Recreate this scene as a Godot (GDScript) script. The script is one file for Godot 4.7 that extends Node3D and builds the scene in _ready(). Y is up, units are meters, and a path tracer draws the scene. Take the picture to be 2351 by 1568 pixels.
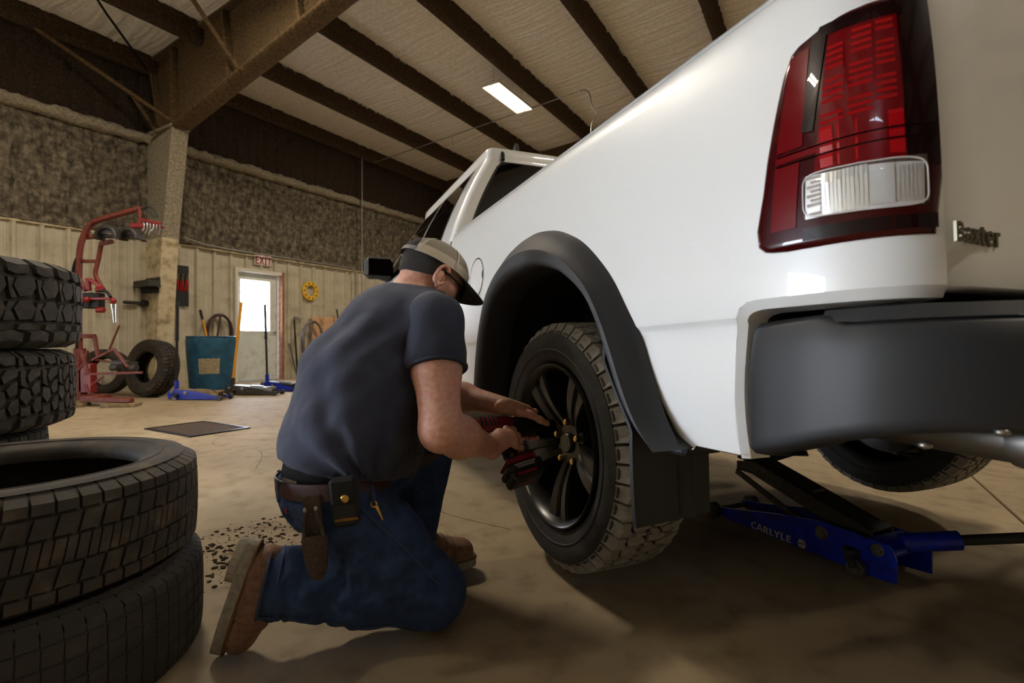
extends Node3D
# A workshop with a white pickup on a floor jack, a kneeling mechanic, stacked tyres and a long ribbed wall.
# World: y up, metres, the camera stands at the origin 0.78 m above the floor and looks along -z.
# Room axes: s runs along the long wall, a runs from that wall into the room (see RM).

const WALL_DIST := 9.56
var RM := Transform3D(Basis(Vector3(0.5145, 0, -0.8575), Vector3.UP, Vector3(0.8575, 0, 0.5145)), Vector3(0.8575, 0, 0.5145) * -9.56)
var TRUCK := Transform3D(Basis(Vector3(0.9153, 0.0, -0.4027), Vector3(-0.01331, 0.99945, -0.03025), Vector3(0.40247, 0.03305, 0.91484)), Vector3(1.033, 0.017, -2.119))
var mats := {}
var used := {}
var rng := RandomNumberGenerator.new()
var noise := FastNoiseLite.new()

# ---------------------------------------------------------------- mesh builder
class MB:
	var v := PackedVector3Array()
	var ix := PackedInt32Array()
	var uv := PackedVector2Array()
	var col := PackedColorArray()

	func tri(a: Vector3, b: Vector3, c: Vector3) -> void:
		var n := v.size()
		v.append(a); v.append(b); v.append(c)
		ix.append(n); ix.append(n + 2); ix.append(n + 1)

	func quad(a: Vector3, b: Vector3, c: Vector3, d: Vector3) -> void:
		var n := v.size()
		v.append(a); v.append(b); v.append(c); v.append(d)
		ix.append_array(PackedInt32Array([n, n + 2, n + 1, n, n + 3, n + 2]))

	func quad_uv(a: Vector3, b: Vector3, c: Vector3, d: Vector3) -> void:
		while uv.size() < v.size():
			uv.append(Vector2.ZERO)
		quad(a, b, c, d)
		uv.append(Vector2(0, 1)); uv.append(Vector2(1, 1)); uv.append(Vector2(1, 0)); uv.append(Vector2(0, 0))

	# rows of points with shared (smooth) vertices
	func grid(rows: Array, close_u := false, close_v := false) -> void:
		var n := v.size()
		var w: int = rows[0].size()
		var h: int = rows.size()
		for r in rows:
			v.append_array(r)
		for j in (h if close_v else h - 1):
			var j2 := (j + 1) % h
			for i in (w if close_u else w - 1):
				var i2 := (i + 1) % w
				var p := n + j * w + i
				var q := n + j * w + i2
				var r := n + j2 * w + i2
				var s := n + j2 * w + i
				ix.append_array(PackedInt32Array([p, r, q, p, s, r]))

	func flat_grid(rows: Array) -> void:
		for j in rows.size() - 1:
			for i in rows[0].size() - 1:
				quad(rows[j][i], rows[j][i + 1], rows[j + 1][i + 1], rows[j + 1][i])

	# chamfered box, s is the full size
	func box(c: Vector3, s: Vector3, bs := Basis(), bev := 0.0) -> void:
		var h := s * 0.5
		var e: float = min(bev, min(h.x, min(h.y, h.z)) * 0.9)
		if e <= 0.0:
			var k := PackedVector3Array()
			for i in 8:
				k.append(c + bs * Vector3(h.x * (1 if i & 1 else -1), h.y * (1 if i & 2 else -1), h.z * (1 if i & 4 else -1)))
			quad(k[0], k[2], k[3], k[1]); quad(k[4], k[5], k[7], k[6])
			quad(k[0], k[4], k[6], k[2]); quad(k[1], k[3], k[7], k[5])
			quad(k[0], k[1], k[5], k[4]); quad(k[2], k[6], k[7], k[3])
			return
		var px := {}
		for i in 8:
			var sg := Vector3(1 if i & 1 else -1, 1 if i & 2 else -1, 1 if i & 4 else -1)
			for ax in 3:
				var p := (h - Vector3(e, e, e))
				p[ax] = h[ax]
				px[i * 3 + ax] = c + bs * (p * sg)
		for ax in 3:
			var u := 1 << ((ax + 1) % 3)
			var w := 1 << ((ax + 2) % 3)
			var m := 1 << ax
			quad(px[ax], px[w * 3 + ax], px[(u | w) * 3 + ax], px[u * 3 + ax])
			quad(px[m * 3 + ax], px[(m | u) * 3 + ax], px[(m | u | w) * 3 + ax], px[(m | w) * 3 + ax])
			for k in 4:
				var base := (u if k & 1 else 0) | (w if k & 2 else 0)
				var a1 := (ax + 1) % 3
				var a2 := (ax + 2) % 3
				quad(px[base * 3 + a1], px[(base | m) * 3 + a1], px[(base | m) * 3 + a2], px[base * 3 + a2])
		for i in 8:
			tri(px[i * 3], px[i * 3 + 1], px[i * 3 + 2])

	func beam(a: Vector3, b: Vector3, w: float, h: float, bev := 0.0, up := Vector3.UP) -> void:
		var z := (b - a).normalized()
		var x := up.cross(z)
		if x.length() < 0.01:
			x = Vector3.RIGHT.cross(z)
		x = x.normalized()
		box((a + b) * 0.5, Vector3(w, h, (b - a).length()), Basis(x, z.cross(x), z), bev)

	func tube(pts: Array, r, sides := 10, caps := true) -> void:
		var rows := []
		var n := pts.size()
		var t0: Vector3 = (pts[1] - pts[0]).normalized()
		var x := t0.cross(Vector3.UP if absf(t0.y) < 0.9 else Vector3.RIGHT).normalized()
		for k in n:
			var t: Vector3 = (pts[min(k + 1, n - 1)] - pts[max(k - 1, 0)]).normalized()
			x = (x - t * x.dot(t)).normalized()
			var y := t.cross(x)
			var rad: float = r if not r is Array else r[k]
			var row := PackedVector3Array()
			for i in sides:
				var an := TAU * i / sides
				row.append(pts[k] + (x * cos(an) + y * sin(an)) * rad)
			rows.append(row)
		grid(rows, true)
		if caps:
			for e in [0, n - 1]:
				var row: PackedVector3Array = rows[e]
				for i in range(1, sides - 1):
					tri(row[0], row[i + 1], row[i]) if e else tri(row[0], row[i], row[i + 1])

	# profile of Vector2(radius, height) round the local y axis; sharp corners are split
	func lathe(prof: Array, n: int, xf := Transform3D(), arc := TAU, split := 0.6) -> void:
		var runs := [[prof[0]]]
		for k in range(1, prof.size()):
			runs[-1].append(prof[k])
			if k < prof.size() - 1:
				var d1: Vector2 = (prof[k] - prof[k - 1]).normalized()
				var d2: Vector2 = (prof[k + 1] - prof[k]).normalized()
				if absf(d1.angle_to(d2)) > split:
					runs.append([prof[k]])
		var full := arc > TAU - 0.001
		for run in runs:
			var rows := []
			for p in run:
				var row := PackedVector3Array()
				for i in (n if full else n + 1):
					var an := arc * i / n
					row.append(xf * Vector3(p.x * cos(an), p.y, p.x * sin(an)))
				rows.append(row)
			grid(rows, full)

	func cyl(a: Vector3, b: Vector3, r: float, n := 16, bev := 0.0) -> void:
		var y := (b - a).normalized()
		var x := y.cross(Vector3.UP if absf(y.y) < 0.9 else Vector3.RIGHT).normalized()
		var l := (b - a).length()
		lathe([Vector2(0, 0), Vector2(r - bev, 0), Vector2(r, bev), Vector2(r, l - bev), Vector2(r - bev, l), Vector2(0, l)] if bev > 0 else [Vector2(0, 0), Vector2(r, 0), Vector2(r, l), Vector2(0, l)], n, Transform3D(Basis(x, y, x.cross(y)), a))

	# polygon in local xy, extruded along local z from z0 to z1
	func prism(poly: PackedVector2Array, z0: float, z1: float, xf := Transform3D(), smooth := false) -> void:
		var idx := Geometry2D.triangulate_polygon(poly)
		for k in range(0, idx.size(), 3):
			var a := poly[idx[k]]
			var b := poly[idx[k + 1]]
			var c := poly[idx[k + 2]]
			tri(xf * Vector3(a.x, a.y, z1), xf * Vector3(b.x, b.y, z1), xf * Vector3(c.x, c.y, z1))
			tri(xf * Vector3(a.x, a.y, z0), xf * Vector3(c.x, c.y, z0), xf * Vector3(b.x, b.y, z0))
		if smooth:
			var r0 := PackedVector3Array()
			var r1 := PackedVector3Array()
			for p in poly:
				r0.append(xf * Vector3(p.x, p.y, z0))
				r1.append(xf * Vector3(p.x, p.y, z1))
			grid([r0, r1], true)
			return
		for k in poly.size():
			var p := poly[k]
			var q := poly[(k + 1) % poly.size()]
			quad(xf * Vector3(p.x, p.y, z0), xf * Vector3(q.x, q.y, z0), xf * Vector3(q.x, q.y, z1), xf * Vector3(p.x, p.y, z1))

	func ball(c: Vector3, r: Vector3, n := 16, bs := Basis()) -> void:
		var rows := []
		for j in n / 2 + 1:
			var th := PI * j / (n / 2)
			var row := PackedVector3Array()
			for i in n:
				var an := TAU * i / n
				row.append(c + bs * (Vector3(sin(th) * cos(an), cos(th), sin(th) * sin(an)) * r))
			rows.append(row)
		grid(rows, true)

	func mesh() -> ArrayMesh:
		var nr := PackedVector3Array()
		nr.resize(v.size())
		for k in range(0, ix.size(), 3):
			var a := ix[k]
			var b := ix[k + 1]
			var c := ix[k + 2]
			var f := (v[c] - v[a]).cross(v[b] - v[a])
			nr[a] += f
			nr[b] += f
			nr[c] += f
		for k in nr.size():
			nr[k] = nr[k].normalized() if nr[k].length_squared() > 1e-24 else Vector3.UP
		var arr := []
		arr.resize(Mesh.ARRAY_MAX)
		arr[Mesh.ARRAY_VERTEX] = v
		arr[Mesh.ARRAY_NORMAL] = nr
		arr[Mesh.ARRAY_INDEX] = ix
		if uv.size():
			while uv.size() < v.size():
				uv.append(Vector2.ZERO)
			arr[Mesh.ARRAY_TEX_UV] = uv
		if col.size() == v.size():
			arr[Mesh.ARRAY_COLOR] = col
		var m := ArrayMesh.new()
		m.add_surface_from_arrays(Mesh.PRIMITIVE_TRIANGLES, arr)
		return m

# ---------------------------------------------------------------- scene helpers
func obj(called: String, mb, m: Material, parent: Node = self) -> MeshInstance3D:
	var o := MeshInstance3D.new()
	o.name = numbered(called) if parent == self else called
	o.mesh = mb.mesh() if mb is MB else mb
	o.material_override = m
	parent.add_child(o, true)
	return o

func numbered(called: String) -> String:
	var n: int = used.get(called, 0)
	used[called] = n + 1
	return called if n == 0 else "%s_%03d" % [called, n]

func tag(o: Node, label: String, category: String, group := "") -> Node:
	o.set_meta("label", label)
	o.set_meta("category", category)
	if group:
		o.set_meta("group", group)
	return o

func thing(called: String, label: String, category: String, xf := Transform3D(), group := "") -> Node3D:
	var o := Node3D.new()
	o.name = numbered(called)
	add_child(o)
	o.transform = xf
	tag(o, label, category, group)
	return o

func struct(o: Node) -> Node:
	o.set_meta("kind", "structure")
	return o

func letters(called: String, words: String, height: float, depth: float, m: Material, xf: Transform3D, parent: Node, bold := false, serif := false) -> MeshInstance3D:
	var t := TextMesh.new()
	var f := SystemFont.new()
	f.font_names = PackedStringArray(["Droid Serif" if serif else "Droid Sans"])
	if bold:
		f.font_weight = 700
	t.font = f
	t.text = words
	t.font_size = 64
	t.pixel_size = height / 46.0
	t.depth = depth
	var o := MeshInstance3D.new()
	o.name = called
	o.mesh = t
	o.material_override = m
	o.transform = xf
	parent.add_child(o, true)
	return o

func lin(r: float, g: float, b: float) -> Color:
	return Color(r, g, b).linear_to_srgb()

func mat(key: String, c: Color, rough := 0.6, metal := 0.0) -> StandardMaterial3D:
	if mats.has(key):
		return mats[key]
	var m := StandardMaterial3D.new()
	m.resource_name = key
	m.albedo_color = c
	m.roughness = rough
	m.metallic = metal
	m.cull_mode = BaseMaterial3D.CULL_DISABLED
	mats[key] = m
	return m

func noise_tex(sd: int, freq: float, stops: Array, oct := 5, size := 512, kind := FastNoiseLite.TYPE_SIMPLEX_SMOOTH) -> NoiseTexture2D:
	var f := FastNoiseLite.new()
	f.noise_type = kind
	f.seed = sd
	f.frequency = freq
	f.fractal_octaves = oct
	f.fractal_gain = 0.55
	var t := NoiseTexture2D.new()
	t.width = size
	t.height = size
	t.seamless = true
	t.noise = f
	if stops.size():
		var g := Gradient.new()
		var offs := PackedFloat32Array()
		var cs := PackedColorArray()
		for s in stops:
			offs.append(s[0])
			cs.append(s[1])
		g.offsets = offs
		g.colors = cs
		t.color_ramp = g
	return t

# a material whose colour wanders between stops, with fine relief, laid on in world or own axes
func rough_mat(key: String, sd: int, freq: float, stops: Array, scale: float, rough := 0.8, relief := 0.0, relief_freq := 0.03, in_world := true, metal := 0.0) -> StandardMaterial3D:
	if mats.has(key):
		return mats[key]
	var m := mat(key, Color.WHITE, rough, metal)
	m.albedo_texture = noise_tex(sd, freq, stops)
	m.uv1_triplanar = true
	m.uv1_world_triplanar = in_world
	m.uv1_scale = Vector3.ONE * scale
	if relief > 0:
		m.heightmap_enabled = true
		m.heightmap_texture = noise_tex(sd + 7, relief_freq, [], 4)
		m.heightmap_scale = relief
	return m

func room(s: float, h: float, a: float) -> Vector3:
	return RM * Vector3(s, h, a)

func lerp_curve(pts: Array, x: float) -> float:   # piecewise linear y(x) through Vector2 points sorted by x
	if x <= pts[0].x:
		return pts[0].y
	for k in range(1, pts.size()):
		if x <= pts[k].x:
			return lerpf(pts[k - 1].y, pts[k].y, (x - pts[k - 1].x) / maxf(pts[k].x - pts[k - 1].x, 1e-9))
	return pts[-1].y

func smooth_curve(pts: Array, x: float) -> float:   # cubic through the points
	var n := pts.size()
	if x <= pts[0].x:
		return pts[0].y
	if x >= pts[n - 1].x:
		return pts[n - 1].y
	for k in range(1, n):
		if x <= pts[k].x:
			var p: Vector2 = pts[k - 1]
			var q: Vector2 = pts[k]
			var o: Vector2 = pts[max(k - 2, 0)] if k > 1 else p - (q - p)
			var r: Vector2 = pts[k + 1] if k < n - 1 else q + (q - p)
			return cubic_interpolate_in_time(p.y, q.y, o.y, r.y, (x - p.x) / (q.x - p.x), q.x - p.x, o.x - p.x, r.x - p.x)
	return pts[-1].y

func spline(pts: Array, n: int) -> Array:   # n points along a Catmull-Rom curve through pts
	var c := Curve3D.new()
	for k in pts.size():
		var a: Vector3 = pts[max(k - 1, 0)]
		var b: Vector3 = pts[min(k + 1, pts.size() - 1)]
		c.add_point(pts[k], -(b - a) / 6.0, (b - a) / 6.0)
	var out := []
	for i in n:
		out.append(c.samplef(float(i) / (n - 1) * (pts.size() - 1)))
	return out

func _ready() -> void:
	rng.seed = 11
	noise.seed = 5
	noise.frequency = 1.0
	build_camera_and_light()
	build_materials()
	build_room()
	build_roof()
	build_truck()
	build_jacks()
	build_tyres()
	build_person()
	build_wrench()
	build_wall_things()
	build_floor_things()
	build_lamps()

func build_camera_and_light() -> void:
	var cam := Camera3D.new()
	cam.name = "camera"
	cam.position = Vector3(0, 0.78, 0)
	cam.near = 0.05
	cam.far = 200.0
	var at := CameraAttributesPhysical.new()
	at.frustum_focal_length = 18.214
	at.frustum_focus_distance = 1.75
	at.exposure_aperture = 4.0
	at.frustum_near = 0.05
	at.frustum_far = 200.0
	cam.attributes = at
	cam.current = true
	add_child(cam)
	var e := Environment.new()
	e.background_mode = Environment.BG_SKY
	var sky := Sky.new()
	var sm := ProceduralSkyMaterial.new()
	sm.sky_top_color = Color(0.80, 0.87, 0.97)
	sm.sky_horizon_color = Color(0.93, 0.96, 1.0)
	sm.ground_bottom_color = Color(0.5, 0.47, 0.42)
	sm.ground_horizon_color = Color(0.7, 0.68, 0.64)
	sky.sky_material = sm
	e.sky = sky
	e.background_energy_multiplier = 56.0
	e.tonemap_mode = Environment.TONE_MAPPER_LINEAR
	e.tonemap_exposure = 1.0
	e.sdfgi_enabled = true
	e.ssao_enabled = true
	e.ssil_enabled = true
	var we := WorldEnvironment.new()
	we.name = "surroundings"
	we.environment = e
	add_child(we)
func build_materials() -> void:
	rough_mat("concrete", 3, 0.006, [[0.0, Color(0.545, 0.48, 0.38)], [0.4, Color(0.595, 0.525, 0.415)], [0.7, Color(0.63, 0.56, 0.445)], [1.0, Color(0.68, 0.61, 0.50)]], 0.2, 0.72, 0.12, 0.05)
	var fl: StandardMaterial3D = mats["concrete"]
	fl.detail_enabled = true
	fl.detail_blend_mode = BaseMaterial3D.BLEND_MODE_MUL
	fl.detail_uv_layer = BaseMaterial3D.DETAIL_UV_2
	fl.uv2_triplanar = true
	fl.uv2_world_triplanar = true
	fl.uv2_scale = Vector3.ONE * 0.9
	fl.detail_albedo = noise_tex(21, 0.011, [[0.0, Color(0.80, 0.78, 0.76)], [0.25, Color(0.93, 0.92, 0.91)], [0.5, Color(1, 1, 1)], [1.0, Color(1, 1, 1)]], 6)
	fl.metallic_specular = 0.35
	# rough_mat("name", seed, noise frequency, colour stops, scale, roughness, relief in cm, relief frequency)
	streaky(rough_mat("grey_foam", 31, 0.02, [[0.0, Color(0.26, 0.235, 0.19)], [0.4, Color(0.40, 0.365, 0.31)], [0.6, Color(0.52, 0.48, 0.41)], [1.0, Color(0.66, 0.61, 0.52)]], 0.8, 0.95, 2.6, 0.16), 32, 0.25)
	rough_mat("brown_foam", 41, 0.05, [[0.0, Color(0.055, 0.035, 0.018)], [0.45, Color(0.15, 0.10, 0.05)], [0.7, Color(0.24, 0.165, 0.085)], [1.0, Color(0.36, 0.26, 0.15)]], 0.8, 0.95, 2.0, 0.08)
	rough_mat("rafter_foam", 43, 0.04, [[0.0, Color(0.19, 0.14, 0.065)], [0.5, Color(0.33, 0.25, 0.135)], [0.8, Color(0.42, 0.33, 0.19)], [1.0, Color(0.56, 0.46, 0.29)]], 0.9, 0.95, 1.4, 0.09)
	rough_mat("purlin_foam", 45, 0.04, [[0.0, Color(0.10, 0.07, 0.035)], [0.45, Color(0.22, 0.155, 0.085)], [0.75, Color(0.33, 0.245, 0.145)], [1.0, Color(0.52, 0.42, 0.29)]], 1.0, 0.95, 2.0, 0.1)
	rough_mat("pale_foam", 47, 0.05, [[0.0, Color(0.30, 0.27, 0.22)], [0.5, Color(0.55, 0.51, 0.43)], [1.0, Color(0.72, 0.67, 0.58)]], 0.9, 0.95, 1.4, 0.09)
	rough_mat("panel_paint", 51, 0.008, [[0.0, Color(0.57, 0.525, 0.43)], [0.25, Color(0.655, 0.615, 0.525)], [0.55, Color(0.70, 0.66, 0.57)], [1.0, Color(0.74, 0.705, 0.62)]], 0.9, 0.5)
	rough_mat("column_paint", 53, 0.012, [[0.0, Color(0.33, 0.26, 0.17)], [0.28, Color(0.62, 0.55, 0.42)], [0.5, Color(0.74, 0.68, 0.55)], [1.0, Color(0.80, 0.75, 0.62)]], 0.8, 0.6)
	var vinyl := mat("vinyl", Color(0.94, 0.925, 0.905), 0.28)
	vinyl.albedo_texture = noise_tex(61, 0.02, [[0.0, Color(0.88, 0.86, 0.83)], [1.0, Color(1, 1, 1)]], 4)
	vinyl.uv1_triplanar = true
	vinyl.uv1_world_triplanar = true
	var paint := mat("white_paint", Color(0.86, 0.86, 0.85), 0.35)
	paint.clearcoat_enabled = true
	paint.clearcoat = 1.0
	paint.clearcoat_roughness = 0.02
	mat("black_plastic", Color(0.11, 0.11, 0.113), 0.6)
	mat("bumper_plastic", Color(0.095, 0.095, 0.10), 0.55)
	mat("liner", Color(0.05, 0.048, 0.045), 0.9)
	var gl := mat("tint_glass", Color(0.012, 0.012, 0.012), 0.02)
	gl.metallic_specular = 0.6
	var pane := mat("pane", Color(1, 1, 1, 0.04), 0.03)
	pane.transparency = BaseMaterial3D.TRANSPARENCY_ALPHA
	mat("chrome", Color(0.85, 0.85, 0.86), 0.12, 1.0)
	mat("steel", Color(0.55, 0.54, 0.52), 0.4, 1.0)
	mat("dark_steel", Color(0.12, 0.115, 0.11), 0.45, 0.7)
	mat("brass", Color(0.80, 0.66, 0.36), 0.25, 1.0)
	rough_mat("wheel_black", 63, 0.02, [[0.0, Color(0.075, 0.073, 0.07)], [1.0, Color(0.12, 0.117, 0.11)]], 2.0, 0.32)
	rough_mat("sidewall", 71, 0.015, [[0.0, Color(0.10, 0.098, 0.095)], [0.5, Color(0.145, 0.14, 0.135)], [1.0, Color(0.21, 0.205, 0.195)]], 2.0, 0.72, 0.06, 0.1)
	rough_mat("dusty_tread", 73, 0.03, [[0.0, Color(0.42, 0.41, 0.39)], [0.5, Color(0.53, 0.515, 0.485)], [1.0, Color(0.62, 0.60, 0.57)]], 2.4, 0.85, 0.1, 0.12)
	rough_mat("old_rubber", 75, 0.012, [[0.0, Color(0.10, 0.083, 0.06)], [0.45, Color(0.15, 0.127, 0.097)], [0.7, Color(0.22, 0.188, 0.145)], [1.0, Color(0.36, 0.31, 0.235)]], 1.6, 0.75, 0.08, 0.1)
	rough_mat("worn_rubber", 77, 0.016, [[0.0, Color(0.105, 0.088, 0.072)], [0.6, Color(0.15, 0.128, 0.108)], [1.0, Color(0.23, 0.20, 0.165)]], 1.6, 0.85, 0.12, 0.15)
	rough_mat("jack_blue", 81, 0.02, [[0.0, Color(0.06, 0.065, 0.16)], [0.25, Color(0.06, 0.13, 0.52)], [0.7, Color(0.06, 0.17, 0.72)], [1.0, Color(0.13, 0.25, 0.76)]], 2.0, 0.35)
	rough_mat("greasy_steel", 83, 0.03, [[0.0, Color(0.10, 0.092, 0.083)], [0.5, Color(0.21, 0.198, 0.18)], [1.0, Color(0.36, 0.34, 0.31)]], 3.0, 0.5, 0.05, 0.1, true, 0.3)
	rough_mat("red_steel", 85, 0.02, [[0.0, Color(0.17, 0.075, 0.045)], [0.3, Color(0.36, 0.13, 0.075)], [0.7, Color(0.46, 0.17, 0.095)], [1.0, Color(0.52, 0.27, 0.18)]], 2.0, 0.55)
	mat("white_trim", Color(0.80, 0.77, 0.70), 0.6)
	mat("black", Color(0.03, 0.03, 0.03), 0.6)
	mat("galvanised", Color(0.56, 0.55, 0.52), 0.45, 0.6)
	mat("grime", Color(0.14, 0.11, 0.08), 0.95)
	rough_mat("mud", 119, 0.05, [[0.0, Color(0.12, 0.09, 0.06)], [0.5, Color(0.24, 0.19, 0.13)], [1.0, Color(0.42, 0.35, 0.26)]], 6.0, 0.95)
	rough_mat("wood", 87, 0.01, [[0.0, Color(0.36, 0.22, 0.13)], [0.5, Color(0.52, 0.35, 0.22)], [1.0, Color(0.66, 0.48, 0.33)]], 2.0, 0.7)
	rough_mat("timber", 89, 0.01, [[0.0, Color(0.36, 0.29, 0.20)], [0.5, Color(0.52, 0.43, 0.31)], [1.0, Color(0.62, 0.54, 0.40)]], 2.0, 0.85)

func streaky(m: StandardMaterial3D, sd: int, down: float) -> StandardMaterial3D:   # darker runs down the surface, laid over the base colour
	m.detail_enabled = true
	m.detail_blend_mode = BaseMaterial3D.BLEND_MODE_MUL
	m.detail_uv_layer = BaseMaterial3D.DETAIL_UV_2
	m.uv2_triplanar = true
	m.uv2_world_triplanar = true
	m.uv2_scale = Vector3(0.9, 0.9 * down, 0.9)
	m.detail_albedo = noise_tex(sd, 0.03, [[0.0, Color(0.42, 0.40, 0.38)], [0.38, Color(0.72, 0.70, 0.67)], [0.55, Color(0.93, 0.92, 0.90)], [1.0, Color(1, 1, 1)]], 5)
	return m

const DOOR_S0 := 5.70
const DOOR_S1 := 6.74
const GATE_S0 := -8.5  # gate is out of view, set and widened for the daylight it lets in
const GATE_S1 := -3.7

func build_room() -> void:
	# floor of cast slabs with saw-cut joints
	var fl := Node3D.new()
	fl.name = "floor"
	fl.transform = RM
	add_child(fl)
	struct(fl)
	var ss := [-9.0, -1.5, 7.6, 14.0]
	var aa := [0.0, 5.15, 10.3, 15.4, 20.0]
	var g := 0.004
	for i in 3:
		for j in 4:
			var m := MB.new()
			m.box(Vector3((ss[i] + ss[i + 1]) / 2, -0.1, (aa[j] + aa[j + 1]) / 2), Vector3(ss[i + 1] - ss[i] - 2 * g, 0.2, aa[j + 1] - aa[j] - 2 * g), Basis(), 0.004)
			obj("slab", m, mats["concrete"], fl)
	var bed := MB.new()
	bed.box(Vector3(2.5, -0.16, 10), Vector3(24, 0.2, 21))
	obj("joint_filler", bed, mats["grime"], fl)
	var ck := MB.new()
	for line in [[Vector3(2.02, 0.0006, 7.35), Vector3(1.92, 0.0006, 7.62), Vector3(1.95, 0.0006, 7.9), Vector3(1.86, 0.0006, 8.1), Vector3(1.84, 0.0006, 8.45)], [Vector3(2.6, 0.0006, 5.15), Vector3(2.2, 0.0006, 5.6), Vector3(2.25, 0.0006, 6.1), Vector3(1.9, 0.0006, 6.6)]]:
		var p := spline(line, 40)
		var l := PackedVector3Array()
		var r := PackedVector3Array()
		for k in p.size():
			var t: Vector3 = (p[min(k + 1, 39)] - p[max(k - 1, 0)]).normalized().cross(Vector3.UP)
			var w := 0.0012 + 0.0012 * absf(noise.get_noise_1d(k * 3.1))
			var j2: Vector3 = p[k] + t * 0.006 * noise.get_noise_1d(k * 1.7 + 40)
			l.append(j2 - t * w)
			r.append(j2 + t * w)
		ck.grid([l, r])
	obj("crack", ck, mats["grime"], fl)

	# the yard outside the doors, mostly out of view, pale to bounce daylight upwards
	var yard := MB.new()
	yard.box(Vector3(2.5, -0.12, -20.3), Vector3(90, 0.2, 40))
	var yo := obj("ground", yard, rough_mat("yard", 91, 0.01, [[0.0, Color(0.76, 0.73, 0.68)], [1.0, Color(0.84, 0.82, 0.78)]], 0.5, 0.9))
	yo.transform = RM
	struct(yo)

	# long wall: solid backing with the exit door opening and the unseen gate opening, then cladding, sprayed insulation and girts
	var wl := Node3D.new()
	wl.name = "wall_left"
	wl.transform = RM
	add_child(wl)
	struct(wl)
	var b := MB.new()
	for r in [[-9.0, GATE_S0, 0.0, 5.6], [GATE_S0, GATE_S1, 3.4, 5.6], [GATE_S1, DOOR_S0, 0.0, 5.6], [DOOR_S0, DOOR_S1, 2.19, 5.6], [DOOR_S1, 14.0, 0.0, 5.6]]:
		b.box(Vector3((r[0] + r[1]) / 2, (r[2] + r[3]) / 2, -0.125), Vector3(r[1] - r[0], r[3] - r[2], 0.25))
	obj("backing", b, mats["brown_foam"], wl)
	# ribbed panels, 0.915 m wide
	var s := -8.85
	while s < 13.9:
		var s1: float = s + 0.915
		var parts := [[s, s1, 0.0]]
		if s1 > GATE_S0 and s < GATE_S1:
			parts = []
			if s < GATE_S0: parts.append([s, GATE_S0, 0.0])
			if s1 > GATE_S1: parts.append([GATE_S1, s1, 0.0])
		if s1 > DOOR_S0 and s < DOOR_S1:
			parts = [[maxf(s, DOOR_S0), minf(s1, DOOR_S1), 2.19]]
			if s < DOOR_S0: parts.append([s, DOOR_S0, 0.0])
			if s1 > DOOR_S1: parts.append([DOOR_S1, s1, 0.0])
		for p in parts:
			if p[1] - p[0] > 0.01:
				obj("panel", ribbed(p[0], p[1], p[2], 2.44), mats["panel_paint"], wl)
		s = s1
	var tr := MB.new()
	tr.box(Vector3(2.5, 2.452, 0.035), Vector3(23, 0.03, 0.05), Basis(), 0.006)
	obj("panel_trim", tr, mats["column_paint"], wl)
	# sprayed insulation
	obj("sprayed_insulation", sprayed(2.47, 4.0, 0.07, 0.028), mats["grey_foam"], wl)
	obj("sprayed_insulation", sprayed(4.12, 5.45, 0.05, 0.03), mats["brown_foam"], wl)
	var rows := []
	for prof in [[4.00, 0.05], [3.99, 0.14], [4.02, 0.20], [4.08, 0.215], [4.13, 0.19], [4.16, 0.12], [4.16, 0.04]]:
		var row := PackedVector3Array()
		for k in 460:
			var sv := -9.0 + 23.0 * k / 459
			var d := 0.05 * noise.get_noise_3d(sv * 3.0, prof[0] * 9.0, prof[1] * 9) + 0.035 * noise.get_noise_3d(sv * 13.0, prof[0] * 40, prof[1] * 30)
			row.append(Vector3(sv, prof[0] + d * 0.7, prof[1] + d))
		rows.append(row)
	var gm := MB.new()
	gm.grid(rows)
	obj("girt", gm, mats["pale_foam"], wl)
	# the other walls
	for d in [["wall_front", Vector3(14.1, 2.9, 10), Vector3(0.2, 6.4, 20.6)], ["wall_back", Vector3(-9.1, 2.9, 10), Vector3(0.2, 6.4, 20.6)], ["wall_right", Vector3(2.5, 2.8, 20.1), Vector3(23.4, 5.8, 0.2)]]:
		var m := MB.new()
		m.box(d[1], d[2])
		var o := obj(d[0], m, mats["panel_paint"])
		o.transform = RM
		struct(o)
	build_exit_door()

func ribbed(s0: float, s1: float, h0: float, h1: float) -> MB:
	var xs := [[0.0, 0.0], [0.1, 0.0], [0.112, 0.007], [0.128, 0.007], [0.14, 0.0], [0.195, 0.0], [0.207, 0.007], [0.223, 0.007], [0.235, 0.0], [0.252, 0.0], [0.272, 0.042], [0.302, 0.042], [0.305, 0.042]]
	var pr := [Vector2(s0, 0)]
	pr[0].y = rib_at(s0, xs)
	var k0 := int(floor((s0 + 9.0) / 0.305))
	for k in range(k0, k0 + 6):
		for x in xs.slice(1) + [[0.310, 0.042], [0.330, 0.0]]:
			var sv: float = -9.0 + k * 0.305 + x[0]
			if sv > pr[-1].x + 0.001 and sv < s1 - 0.001:
				pr.append(Vector2(sv, x[1]))
	pr.append(Vector2(s1, rib_at(s1, xs)))
	var m := MB.new()
	for k in pr.size() - 1:
		m.quad(Vector3(pr[k].x, h0, 0.012 + pr[k].y), Vector3(pr[k + 1].x, h0, 0.012 + pr[k + 1].y), Vector3(pr[k + 1].x, h1, 0.012 + pr[k + 1].y), Vector3(pr[k].x, h1, 0.012 + pr[k].y))
	return m

func rib_at(s: float, xs: Array) -> float:
	var x := fposmod(s + 9.0, 0.305)
	var p := []
	for q in xs:
		p.append(Vector2(q[0], q[1]))
	if x < 0.025:
		return 0.042 if x < 0.005 else 0.042 * (0.025 - x) / 0.02
	return lerp_curve(p, x)

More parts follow.
